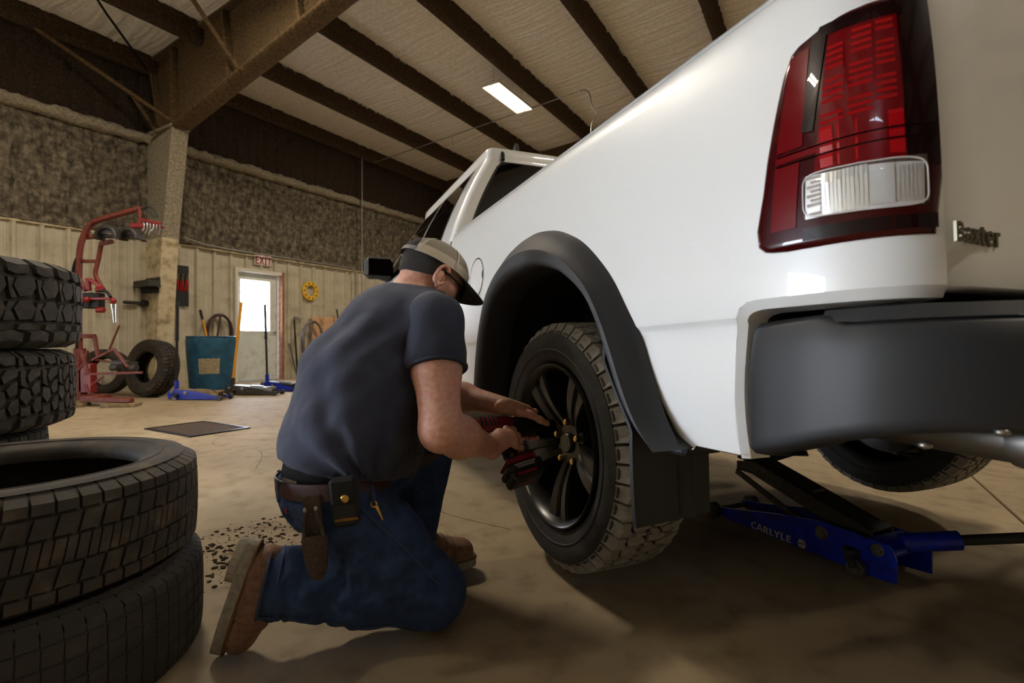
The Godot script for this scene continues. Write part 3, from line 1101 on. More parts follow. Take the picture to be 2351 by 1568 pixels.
func build_bumper(t: Node) -> void:
	var path := spline([Vector3(-0.972, 0, 0.806), Vector3(-0.992, 0, 0.835), Vector3(-1.0, 0, 0.90), Vector3(-1.0, 0, 0.97), Vector3(-0.985, 0, 1.05), Vector3(-0.945, 0, 1.125), Vector3(-0.885, 0, 1.185), Vector3(-0.79, 0, 1.23), Vector3(-0.6, 0, 1.262), Vector3(-0.3, 0, 1.278), Vector3(0, 0, 1.282)], 61)
	var rows := []
	var secs := [[0.02, 0.0], [0.03, 0.4], [0.008, 0.93], [0.0, 1.0], [0.0, 1.08], [0.0, 1.5], [-0.004, 1.75], [-0.010, 1.93], [-0.022, 1.985], [-0.045, 2.0], [-0.09, 2.0]]
	for q in secs:
		var row := PackedVector3Array()
		for k in 61:
			var p: Vector3 = path[k]
			var tn: Vector3 = (path[min(k + 1, 60)] - path[max(k - 1, 0)]).normalized()
			var nr := Vector3(-tn.z, 0, tn.x)
			var f := k / 60.0
			var bot := lerpf(0.516, 0.596, smoothstep(0.0, 0.55, f))
			var top := lerpf(0.772, 0.779, smoothstep(0.0, 0.4, f))
			if f > 0.30: top -= 0.016 * smoothstep(0.30, 0.36, f)
			if f < 0.09:   # rounded front end
				var c := 1.0 - f / 0.09
				top -= 0.035 * c * c
				bot += 0.012 * c * c
			var y := 0.0
			var off: float = q[0]
			if q[1] <= 1.0:
				y = bot + (0.0 if q[1] < 0.9 else 0.008 * (1.0 - absf(1.0 - q[1]) * 10))
				off = [-0.10, -0.03, -0.008][secs.find(q)] if q[1] < 0.95 else 0.0
				if q[1] == 1.0: y = bot + 0.014
				elif q[1] > 0.9: y = bot + 0.004
				else: y = bot
			else:
				y = lerpf(bot + 0.014, top, (q[1] - 1.0))
			row.append(Vector3(p.x, y, p.z) + nr * off)
		rows.append(row)
	var m := MB.new()
	m.grid(rows)
	var b := Node3D.new()
	b.name = "rear_bumper"
	t.add_child(b, true)
	both("bumper_shell", m, mats["bumper_plastic"], b)
	# step pad on top
	var r0 := PackedVector3Array()
	var r1 := PackedVector3Array()
	var r2 := PackedVector3Array()
	for k in range(18, 61):
		var p: Vector3 = path[k]
		var tn: Vector3 = (path[min(k + 1, 60)] - path[max(k - 1, 0)]).normalized()
		var nr := Vector3(-tn.z, 0, tn.x)
		r0.append(Vector3(p.x, 0.762, p.z) - nr * 0.016)
		r1.append(Vector3(p.x, 0.783, p.z) - nr * 0.030)
		r2.append(Vector3(p.x * 0.93, 0.790, 1.06))
	m = MB.new()
	m.grid([r0, r1])
	m.grid([r1, r2])
	both("step_pad", m, mat("pad_rubber", Color(0.10, 0.10, 0.10), 0.7), b)
	for x in [-0.955, -0.90]:
		m = MB.new()
		m.ball(Vector3(x, 0.601 if x > -0.92 else 0.578, 1.10 if x < -0.92 else 1.165), Vector3(0.010, 0.006, 0.010), 10)
		obj("bolt", m, mats["steel"], b)

func build_tail_lamp(t: Node) -> void:
	var left := [Vector2(0.888, 0.925), Vector2(0.892, 0.884), Vector2(0.905, 0.868), Vector2(0.935, 0.865), Vector2(1.0, 0.879), Vector2(1.06, 0.888), Vector2(1.126, 0.901), Vector2(1.199, 0.917), Vector2(1.230, 0.929), Vector2(1.243, 0.945), Vector2(1.251, 0.973), Vector2(1.258, 1.0), Vector2(1.264, 1.034), Vector2(1.267, 1.08)]   # height -> left edge
	var right := [Vector2(0.888, 1.132), Vector2(0.975, 1.1465), Vector2(1.113, 1.1475), Vector2(1.26, 1.1475), Vector2(1.267, 1.144)]
	var dark := mat("lamp_dark_red", Color(0.20, 0.004, 0.012), 0.2)
	var red := mat("lamp_red", Color(0.60, 0.006, 0.05), 0.2)
	var deep := mat("lamp_deep", Color(0.075, 0.003, 0.008), 0.25)
	var mid_red := mat("lamp_mid_red", Color(0.37, 0.004, 0.025), 0.2)
	for m2 in [dark, red, deep, mid_red]:
		m2.clearcoat_enabled = true
		m2.clearcoat = 0.35
		m2.clearcoat_roughness = 0.02
		m2.metallic_specular = 0.3
	var root := Node3D.new()
	root.name = "tail_lamp"
	t.add_child(root, true)
	var ys := [0.888, 0.889, 0.891, 0.894, 0.899, 0.905, 0.915]
	for k in 34: ys.append(0.925 + 0.325 * k / 33)
	ys += [1.255, 1.259, 1.262, 1.265, 1.267]
	var rows := []
	for y in ys:
		var l := lerp_curve(left, y)
		var r := lerp_curve(right, y)
		var row := PackedVector3Array()
		row.append(skin(l, y, -0.002))
		for k in 33:
			var f := k / 32.0
			var d := minf(minf((f) * (r - l), (1 - f) * (r - l)), minf(y - 0.887, 1.268 - y))
			row.append(skin(lerpf(l, r, f), y, 0.010 - 0.008 * pow(maxf(0.0, 1.0 - d / 0.012), 2.0)))
		row.append(skin(r, y, -0.002))
		rows.append(row)
	var m := MB.new()
	m.grid(rows)
	obj("housing", m, dark, root)
	var lens := obj("housing", mirror(m), dark, t)
	lens.name = "tail_lamp_housing"
	var off := 0.0125
	# bright red fields: main block of louvres, side strip, lower stripes
	m = MB.new()
	lamp_quad(m, [Vector2(0.976, 1.008), Vector2(1.094, 1.004), Vector2(1.092, 1.234), Vector2(0.999, 1.238)], off - 0.0008)
	obj("red_field", m, mid_red, root)
	for k in 13:   # slanting louvre ribs across the main block, in short lengths
		for q in [[0.986, 1.020], [1.024, 1.058], [1.060, 1.086]]:
			if (k * 7 + int(q[0] * 1000)) % 5 == 0:
				continue
			var y0: float = 1.086 + 0.0112 * k + (q[0] - 1.02) * 0.05
			m = MB.new()
			lamp_patch(m, q[0] + 0.0012 * k * (1.09 - q[0]) * 8.0, q[1], y0, y0 + 0.0056, off - 0.001, off + 0.0020)
			obj("louvre", m, red, root)
	for q in [[0.986, 1.004], [1.010, 1.0135], [1.034, 1.037], [1.074, 1.092]]:
		for h in [[1.012, 1.033], [1.0375, 1.050], [1.0545, 1.080]]:
			m = MB.new()
			lamp_patch(m, q[0], q[1], h[0], h[1], off - 0.001, off + 0.001)
			obj("reflex_bar", m, red, root)
	m = MB.new()
	for y0 in [1.0345, 1.0515]:
		lamp_patch(m, 0.915, 1.135, y0, y0 + 0.0022, off - 0.001, off + 0.0016)
	obj("dark_line", m, deep, root)
	m = MB.new()
	lamp_quad(m, [Vector2(0.9125, 1.060), Vector2(0.958, 1.060), Vector2(0.968, 1.228), Vector2(0.936, 1.222)], off - 0.001)
	lamp_quad(m, [Vector2(0.9105, 1.041), Vector2(0.980, 1.041), Vector2(0.980, 1.055), Vector2(0.912, 1.055)], off - 0.001)
	lamp_quad(m, [Vector2(0.899, 0.925), Vector2(0.945, 0.925), Vector2(0.953, 1.036), Vector2(0.910, 1.036)], off - 0.001)
	obj("side_reflector", m, mid_red, root)
	m = MB.new()
	lamp_quad(m, [Vector2(0.957, 1.082), Vector2(0.975, 1.079), Vector2(0.996, 1.240), Vector2(0.974, 1.244)], off)
	lamp_quad(m, [Vector2(0.975, 1.234), Vector2(1.10, 1.232), Vector2(1.10, 1.256), Vector2(0.985, 1.254)], off)
	lamp_quad(m, [Vector2(1.094, 1.0), Vector2(1.138, 0.99), Vector2(1.142, 1.256), Vector2(1.098, 1.256)], off - 0.002)
	lamp_quad(m, [Vector2(0.955, 0.899), Vector2(1.130, 0.896), Vector2(1.130, 0.918), Vector2(0.955, 0.920)], off - 0.002)
	obj("dark_bezel", m, deep, root)
	# reversing lamp: a clear bubble over a fluted bright reflector
	var rl := MB.new()
	for k in 9:
		lamp_patch(rl, 0.965 + 0.006 * (k % 2), 0.985, 0.938 + 0.0075 * k, 0.9435 + 0.0075 * k, off - 0.001, off + 0.002)
	for k in 11:
		lamp_patch(rl, 0.988 + 0.0055 * k, 0.9925 + 0.0055 * k, 0.936, 1.003, off - 0.001, off + 0.002 + 0.0012 * sin(k * 2.0))
	lamp_quad(rl, [Vector2(1.049, 0.937), Vector2(1.078, 0.937), Vector2(1.078, 0.998), Vector2(1.049, 1.0)], off + 0.001)
	for k in 6:
		lamp_patch(rl, 1.080 + 0.005 * k, 1.084 + 0.005 * k, 0.937, 0.993, off - 0.001, off + 0.0015)
	var refl := mat("reflector", Color(0.90, 0.90, 0.89), 0.22, 0.6)
	obj("reversing_reflector", rl, refl, root)
	var back := MB.new()
	lamp_quad(back, [Vector2(0.961, 0.934), Vector2(1.112, 0.932), Vector2(1.114, 0.996), Vector2(0.963, 1.006)], off - 0.001)
	obj("reversing_backing", back, mat("lamp_grey", Color(0.80, 0.79, 0.78), 0.3, 0.2), root)
	var rim := MB.new()
	var loop := []
	for k in 48:
		var an := TAU * k / 48
		var cx := pow(absf(cos(an)), 0.35) * signf(cos(an))
		var sy := pow(absf(sin(an)), 0.35) * signf(sin(an))
		loop.append(skin(1.038 + 0.079 * cx, 0.969 + 0.037 * sy - 0.003 * cx, off + 0.001))
	loop.append(loop[0])
	rim.tube(loop, 0.0012, 8, false)
	obj("reversing_rim", rim, mats["lamp_grey"], root)
	rows = []
	for j in 9:
		var row := PackedVector3Array()
		for k in 25:
			var u := lerpf(0.9605, 1.1155, k / 24.0)
			var y := lerpf(0.9335, 1.0045, j / 8.0)
			var bulge: float = 0.004 * sqrt(maxf(0.0, 1.0 - pow(absf(k / 12.0 - 1.0), 6.0))) * sqrt(maxf(0.0, 1.0 - pow(absf(j / 4.0 - 1.0), 6.0)))
			row.append(skin(u, y, off + 0.004 + bulge))
		rows.append(row)
	var cl := MB.new()
	cl.grid(rows)
	obj("reversing_lens", cl, mats["pane"], root)

func lamp_patch(m: MB, u0: float, u1: float, y0: float, y1: float, o0: float, o1: float) -> void:
	var n := int(ceil((u1 - u0) / 0.012)) + 1
	var a := PackedVector3Array()
	var b := PackedVector3Array()
	var c := PackedVector3Array()
	for k in n + 1:
		var u := lerpf(u0, u1, float(k) / n)
		a.append(skin(u, y0, o0))
		b.append(skin(u, y1 - (y1 - y0) * 0.25, o1))
		c.append(skin(u, y1, o0))
	m.grid([a, b])
	m.grid([b, c])

func lamp_quad(m: MB, q: Array, off: float) -> void:
	var rows := []
	for j in 7:
		var l: Vector2 = q[0].lerp(q[3], j / 6.0)
		var r: Vector2 = q[1].lerp(q[2], j / 6.0)
		var row := PackedVector3Array()
		for k in 9:
			var p := l.lerp(r, k / 8.0)
			row.append(skin(p.x, p.y, off))
		rows.append(row)
	m.grid(rows)

# ---- cab
func cab_side(g: float, z: float) -> Vector3:   # point on the left greenhouse, g 0 at the belt, 1 at the roof edge
	return Vector3(lerpf(-0.968, -0.70, g) - 0.022 * 4 * g * (1 - g), lerpf(1.345, 1.89, g), z)

func cab_ring(g: float) -> PackedVector3Array:   # plan section of the greenhouse, from the rear middle round the left side to the windscreen middle
	var c := cab_side(g, 0)
	var zr := lerpf(-1.15, -1.28, g)
	var zf := lerpf(-3.45, -2.75, g)
	var r := 0.045
	var out := PackedVector3Array()
	for k in 9:
		var f := k / 8.0
		out.append(Vector3(lerpf(0, c.x + r, f), c.y, zr + 0.02 * (1 - f * f)))
	for k in range(1, 9):
		var an := PI / 2 * k / 8
		out.append(Vector3(c.x + r - r * sin(an), c.y, zr - r + r * cos(an)))
	for k in range(1, 17):
		out.append(Vector3(c.x, c.y, lerpf(zr - r, zf, k / 16.0)))
	for k in range(1, 9):
		var f := k / 8.0
		out.append(Vector3(c.x * (1 - f), c.y, zf - 0.22 * sin(f * PI / 2)))
	return out

func build_cab(t: Node) -> void:
	var cb := Node3D.new()
	cb.name = "cab"
	t.add_child(cb, true)
	# lower body: doors and front wing, as panels with gaps
	for q in [["cab_corner", -1.27, -1.14], ["rear_door", -2.16, -1.276], ["front_door", -3.20, -2.166], ["front_wing", -4.45, -3.206]]:
		var rows := []
		for y in [0.555, 0.575, 0.61, 0.65, 0.70, 0.75, 0.765, 0.772, 0.78, 0.80, 0.9, 1.0, 1.1, 1.2, 1.27, 1.31, 1.335, 1.345]:
			var row := PackedVector3Array()
			for k in 25:
				var z := lerpf(q[1], q[2], k / 24.0)
				var yy: float = y
				if q[0] == "front_wing":
					yy = maxf(y, 0.55 + sqrt(maxf(0.0, 0.52 * 0.52 - pow(z + 3.57, 2))) if absf(z + 3.57) < 0.52 else y)
				var p := Vector3(-smooth_curve(side_prof, yy) - (0.012 * exp(-pow((yy - 0.60) / 0.035, 2)) if yy < 0.72 else 0.0), yy, z)
				if yy > 1.3: p.x = -lerpf(0.977, 0.968, (yy - 1.3) / 0.045)
				if q[0] == "front_wing" and z < -4.0: p.x += 0.5 * pow(-(z + 4.0), 2)
				row.append(p)
			rows.append(row)
		var edge := PackedVector3Array()
		for p in rows[-1]: edge.append(Vector3(p.x + 0.05, 1.346, p.z))
		rows.append(edge)
		var m := MB.new()
		m.grid(rows)
		both(q[0], m, mats["white_paint"], cb)
	var inner := MB.new()
	inner.box(Vector3(0, 0.95, -2.2), Vector3(1.92, 0.78, 2.06))
	obj("cab_floor", inner, mats["liner"], cb)
	# rear wall below the window
	var m := MB.new()
	m.box(Vector3(0, 1.1, -1.155), Vector3(1.9, 0.5, 0.03))
	obj("rear_wall", m, mats["white_paint"], cb)
	# greenhouse and roof
	var rows := []
	for k in 15:
		rows.append(cab_ring(k / 14.0))
	var top := cab_ring(1.0)
	var mid := Vector3(0, 0, -1.9)
	for k in range(1, 15):
		var f := k / 14.0
		var an := f * PI / 2
		var sc := 1.0 - 0.10 * (1 - cos(an)) if f < 0.5 else lerpf(1.0 - 0.10 * (1 - cos(PI / 4)), 0.0, (f - 0.5) * 2)
		var rise: float = lerpf(0.0, 0.072, sin(minf(f * 2, 1.0) * PI / 2)) + 0.045 * (1 - sc * sc)
		var row := PackedVector3Array()
		for p in top:
			row.append(Vector3(p.x * sc, 1.89 + rise, mid.z + (p.z - mid.z) * (sc if f > 0.5 else 1.0 - (1.0 - sc) * 0.5)))
		rows.append(row)
	m = MB.new()
	m.grid(rows)
	both("greenhouse", m, mats["white_paint"], cb)
	# glass, set a little proud on a black seal
	for lay in [[0.0, "window_seal", "black", 0.002], [0.018, "side_glass", "tint_glass", 0.004]]:
		for q in [[-1.40, -1.47, -2.10, -2.10], [-2.16, -2.16, -3.33, -2.66]]:
			m = MB.new()
			rows = []
			for j in 13:
				var g: float = lerpf(0.08 + lay[0], 0.985 - lay[0], j / 12.0)
				var row := PackedVector3Array()
				for k in 15:
					var z: float = lerpf(lerpf(q[0], q[1], g) - lay[0], lerpf(q[2], q[3], g) + lay[0], k / 14.0)
					row.append(cab_side(g, z) + Vector3(-lay[3], lay[3] * 0.5, 0))
				rows.append(row)
			m.grid(rows)
			both(lay[1], m, mats[lay[2]], cb)
	for lay in [[0.0, "rear_window_seal", "black", 0.003], [0.014, "rear_glass", "tint_glass", 0.007]]:
		m = MB.new()
		rows = []
		for j in 15:
			var g: float = lerpf(0.02 + lay[0], 0.985 - lay[0], j / 14.0)
			var c := cab_side(g, 0)
			var hw: float = -c.x - 0.085 - lay[0]
			if j == 0 or j == 14: hw -= 0.012
			var row := PackedVector3Array()
			for k in 21:
				var f := k / 20.0 * 2 - 1
				row.append(Vector3(hw * f, c.y, lerpf(-1.15, -1.28, g) + 0.02 * (1 - f * f) + lay[3]))
			rows.append(row)
		m.grid(rows)
		obj(lay[1], m, mats[lay[2]], cb)
	m = MB.new()
	rows = []
	for j in 9:
		var g := lerpf(0.03, 0.97, j / 8.0)
		var c := cab_side(g, 0)
		var row := PackedVector3Array()
		for k in 21:
			var f := k / 20.0 * 2 - 1
			row.append(Vector3((-c.x - 0.06) * f, c.y + 0.01, lerpf(-3.45, -2.75, g) - 0.22 * cos(f * PI / 2) - 0.012))
		rows.append(row)
	m.grid(rows)
	obj("windscreen", m, mats["tint_glass"], cb)
	# black roof moulding running back over the roof and down to the rear glass
	for sd in [-1, 1]:
		m = MB.new()
		m.tube([Vector3(sd * 0.605, 1.887, -1.262), Vector3(sd * 0.60, 1.925, -1.275), Vector3(sd * 0.598, 1.952, -1.30), Vector3(sd * 0.60, 1.964, -1.36), Vector3(sd * 0.60, 1.968, -1.9), Vector3(sd * 0.60, 1.962, -2.4)], 0.012, 8)
		obj("roof_moulding", m, mats["black"], cb)
	m = MB.new()
	m.prism(PackedVector2Array([Vector2(0.05, -0.03), Vector2(-0.06, -0.03), Vector2(-0.045, 0.0), Vector2(-0.02, 0.018), Vector2(0.012, 0.050), Vector2(0.024, 0.058), Vector2(0.03, 0.03)]), -0.012, 0.012, Transform3D(Basis(Vector3(0, 0, 1), Vector3.UP, Vector3(-1, 0, 0)), Vector3(-0.47, 1.986, -1.38)))
	obj("roof_antenna", m, mats["black_plastic"], cb)
	# mirrors
	for sd in [-1, 1]:
		var mr := Node3D.new()
		mr.name = "mirror"
		cb.add_child(mr, true)
		m = MB.new()
		m.box(Vector3(sd * 1.055, 1.485, -2.94), Vector3(0.235, 0.185, 0.11), Basis(), 0.03)
		m.beam(Vector3(sd * 0.96, 1.40, -2.95), Vector3(sd * 1.05, 1.42, -2.95), 0.05, 0.06, 0.01)
		obj("mirror_shell", m, mats["black_plastic"], mr)
		m = MB.new()
		m.box(Vector3(sd * 1.055, 1.486, -2.884), Vector3(0.195, 0.145, 0.006), Basis(), 0.004)
		obj("mirror_glass", m, mat("mirror_glass", Color(0.16, 0.155, 0.14), 0.04, 0.9), mr)
	# bonnet and nose, out of sight from the rear
	m = MB.new()
	rows = []
	for k in 13:
		var f := k / 12.0
		var z := lerpf(-3.25, -4.5, f)
		var row := PackedVector3Array()
		for j in 21:
			var s := j / 20.0 * 2 - 1
			var wd := 0.97 - (0.5 * pow(maxf(0, -(z + 4.0)), 2))
			row.append(Vector3(wd * s, 1.345 - 0.02 * f + 0.07 * (1 - pow(absf(s), 3)) * (1 - f * 0.6), z))
		rows.append(row)
	m.grid(rows)
	obj("bonnet", m, mats["white_paint"], cb)
	m = MB.new()
	m.box(Vector3(0, 0.98, -4.52), Vector3(1.7, 0.66, 0.12), Basis(), 0.05)
	obj("grille", m, mats["black_plastic"], cb)
	m = MB.new()
	m.box(Vector3(0, 0.58, -4.58), Vector3(1.86, 0.26, 0.22), Basis(), 0.06)
	obj("front_bumper", m, mats["bumper_plastic"], cb)

func build_underbody(t: Node) -> void:
	var u := Node3D.new()
	u.name = "underbody"
	t.add_child(u, true)
	var m := MB.new()
	for sd in [-1, 1]:
		m.beam(Vector3(sd * 0.52, 0.70, 1.0), Vector3(sd * 0.52, 0.66, -4.3), 0.08, 0.13, 0.01)
	for z in [0.55, -0.9, -2.5, -4.2]:
		m.box(Vector3(0, 0.70, z), Vector3(1.0, 0.10, 0.10), Basis(), 0.01)
	obj("chassis", m, mats["liner"], u)
	m = MB.new()
	m.tube([Vector3(-0.75, 0.42, 0), Vector3(-0.2, 0.42, 0), Vector3(0.2, 0.44, 0), Vector3(0.75, 0.47, 0)], 0.045, 14)
	m.ball(Vector3(0.0, 0.43, 0.02), Vector3(0.15, 0.15, 0.17), 20)
	obj("rear_axle", m, mats["liner"], u)
	for sd in [-1, 1]:
		m = MB.new()
		m.tube(spline([Vector3(sd * 0.52, 0.6, 0.75), Vector3(sd * 0.54, 0.5, 0.3), Vector3(sd * 0.54, 0.47, 0), Vector3(sd * 0.54, 0.5, -0.3), Vector3(sd * 0.52, 0.6, -0.75)], 14), 0.025, 8)
		obj("spring", m, mats["liner"], u)
	m = MB.new()
	m.box(Vector3(0, 0.74, 0.0), Vector3(1.18, 0.06, 2.1))
	obj("bed_floor_underside", m, mats["liner"], u)
	# chrome tail pipe below the bumper
	m = MB.new()
	m.tube([Vector3(-0.62, 0.575, 0.75), Vector3(-0.64, 0.565, 1.0), Vector3(-0.65, 0.56, 1.16)], 0.045, 20, false)
	m.lathe([Vector2(0.046, 0.0), Vector2(0.052, 0.03), Vector2(0.052, 0.14), Vector2(0.049, 0.145), Vector2(0.044, 0.14), Vector2(0.044, 0.02)], 24, Transform3D(Basis(Vector3(1, 0, 0), Vector3(0, 0, 1), Vector3(0, -1, 0)), Vector3(-0.65, 0.56, 1.08)))
	obj("tail_pipe", m, mats["steel"], u)
	# wheels
	for q in [[-1, 0.419, 0.0], [1, 0.475, 0.0], [-1, 0.415, -3.57], [1, 0.415, -3.57]]:
		build_wheel(t, q[0], q[1], q[2])

func build_wheel(t: Node, sd: int, y: float, z: float) -> void:
	var w := Node3D.new()
	w.name = "wheel"
	# own axis y points outwards
	w.transform = Transform3D(Basis(Vector3(0, 0, 1), Vector3(sd, 0, 0), Vector3(0, sd, 0)), Vector3(sd * 0.853, y, z))
	t.add_child(w, true)
	tyre_into(w, 0.41, 0.267, 0.272, "all_terrain", mats["sidewall"], mats["dusty_tread"])
	var m := MB.new()
	m.lathe([Vector2(0.232, -0.11), Vector2(0.232, 0.02), Vector2(0.238, 0.07), Vector2(0.248, 0.105), Vector2(0.258, 0.124), Vector2(0.266, 0.131), Vector2(0.270, 0.130), Vector2(0.272, 0.120)], 72)
	m.lathe([Vector2(0.0, -0.02), Vector2(0.15, -0.03), Vector2(0.232, -0.05)], 48)
	obj("rim", m, mats["wheel_black"], w)
	m = MB.new()
	for k in 5:
		var an := TAU * k / 5 + PI * 0.5
		var bs := Basis(Vector3(cos(an), 0, sin(an)), Vector3.UP, Vector3(-sin(an), 0, cos(an)).normalized() * 1.0)
		var rows := []
		for j in 11:
			var f := j / 10.0
			var r := lerpf(0.055, 0.256, f)
			var hw := lerpf(0.030, 0.062, pow(f, 1.3))
			var face := lerpf(0.055, 0.108, pow(f, 0.8)) + 0.012 * sin(f * PI)
			var row := PackedVector3Array()
			for q in [[-1.0, -0.06], [-1.0, -0.010], [-0.93, 0.0], [-0.30, -0.004], [-0.20, -0.014], [0.20, -0.014], [0.30, -0.004], [0.93, 0.0], [1.0, -0.010], [1.0, -0.06]]:
				row.append(bs * Vector3(r, face + q[1], q[0] * hw))
			rows.append(row)
		m.flat_grid(rows)
	m.lathe([Vector2(0.0, 0.072), Vector2(0.030, 0.072), Vector2(0.034, 0.068), Vector2(0.036, 0.058), Vector2(0.085, 0.055), Vector2(0.092, 0.045), Vector2(0.095, 0.0)], 40)
	obj("spokes", m, mats["wheel_black"], w)
	for k in 5:
		var an := TAU * k / 5 + PI * 0.5 + 0.63
		m = MB.new()
		m.cyl(Vector3(cos(an) * 0.070, 0.05, sin(an) * 0.070), Vector3(cos(an) * 0.070, 0.075, sin(an) * 0.070), 0.0115, 6, 0.003)
		obj("lug_nut", m, mats["brass"], w)
	m = MB.new()
	m.lathe([Vector2(0.0, -0.03), Vector2(0.17, -0.03), Vector2(0.17, -0.055), Vector2(0.0, -0.055)], 40)
	obj("brake_disc", m, mats["dark_steel"], w)
# ---------------------------------------------------------------- tyres (own axis y, centred)
var tyre_cache := {}

func tread_r(R: float, w: float, x: float) -> float:   # radius of the tread face, x is -1..1 across the tyre
	var k := absf(x)
	return R - 0.006 * k * k - 0.05 * pow(maxf(0.0, (k - 0.78) / 0.22), 2.0)

func tyre_into(node: Node3D, R: float, Rr: float, w: float, pattern: String, side_m: Material, tread_m: Material) -> void:
	var key := "%s %.3f %.3f %.3f" % [pattern, R, Rr, w]
	if not tyre_cache.has(key):
		tyre_cache[key] = [carcass(R, Rr, w, pattern).mesh(), tread(R, w, pattern).mesh()]
	obj("carcass", tyre_cache[key][0], side_m, node)
	obj("tread", tyre_cache[key][1], tread_m, node)

func carcass(R: float, Rr: float, w: float, pattern: String) -> MB:
	var d: float = {"all_terrain": 0.012, "mud": 0.017, "chunky": 0.016, "highway": 0.008, "worn": 0.003}[pattern]
	var h := w * 0.5
	var out := []
	var half := [Vector2(Rr, h * 0.74), Vector2(Rr + 0.006, h * 0.84), Vector2(Rr + 0.016, h * 0.90), Vector2(Rr + 0.022, h * 0.905), Vector2(Rr + 0.026, h * 0.93), Vector2(lerpf(Rr, R, 0.42), h * 0.985), Vector2(lerpf(Rr, R, 0.55), h * 1.0), Vector2(lerpf(Rr, R, 0.66), h * 0.985), Vector2(lerpf(Rr, R, 0.75), h * 0.955), Vector2(R - 0.045, h * 0.93)]
	out.append(Vector2(Rr + 0.004, h * 0.60))
	out.append_array(half)
	for k in 13:
		var x := lerpf(0.90, -0.90, k / 12.0)
		out.append(Vector2(tread_r(R, w, x) - d, x * h))
	for k in range(half.size() - 1, -1, -1):
		out.append(Vector2(half[k].x, -half[k].y))
	out.append(Vector2(Rr + 0.004, -h * 0.60))
	# inside
	for q in [Vector2(Rr + 0.03, -0.66), Vector2(lerpf(Rr, R, 0.5), -0.80), Vector2(R - 0.035, -0.68), Vector2(R - 0.028, 0.0), Vector2(R - 0.035, 0.68), Vector2(lerpf(Rr, R, 0.5), 0.80), Vector2(Rr + 0.03, 0.66), Vector2(Rr + 0.004, 0.60)]:
		out.append(Vector2(q.x, q.y * h))
	var m := MB.new()
	m.lathe(out, 96, Transform3D(), TAU, 0.9)
	# moulded rings and raised bars on the shoulder of the sidewall
	for sd in [-1, 1]:
		var r1 := lerpf(Rr, R, 0.33)
		m.lathe([Vector2(r1, sd * h * 0.955), Vector2(r1 + 0.002, sd * (h * 0.968 + 0.003)), Vector2(r1 + 0.005, sd * (h * 0.972 + 0.003)), Vector2(r1 + 0.007, sd * h * 0.972)], 96, Transform3D(), TAU, 3.0)
	return m

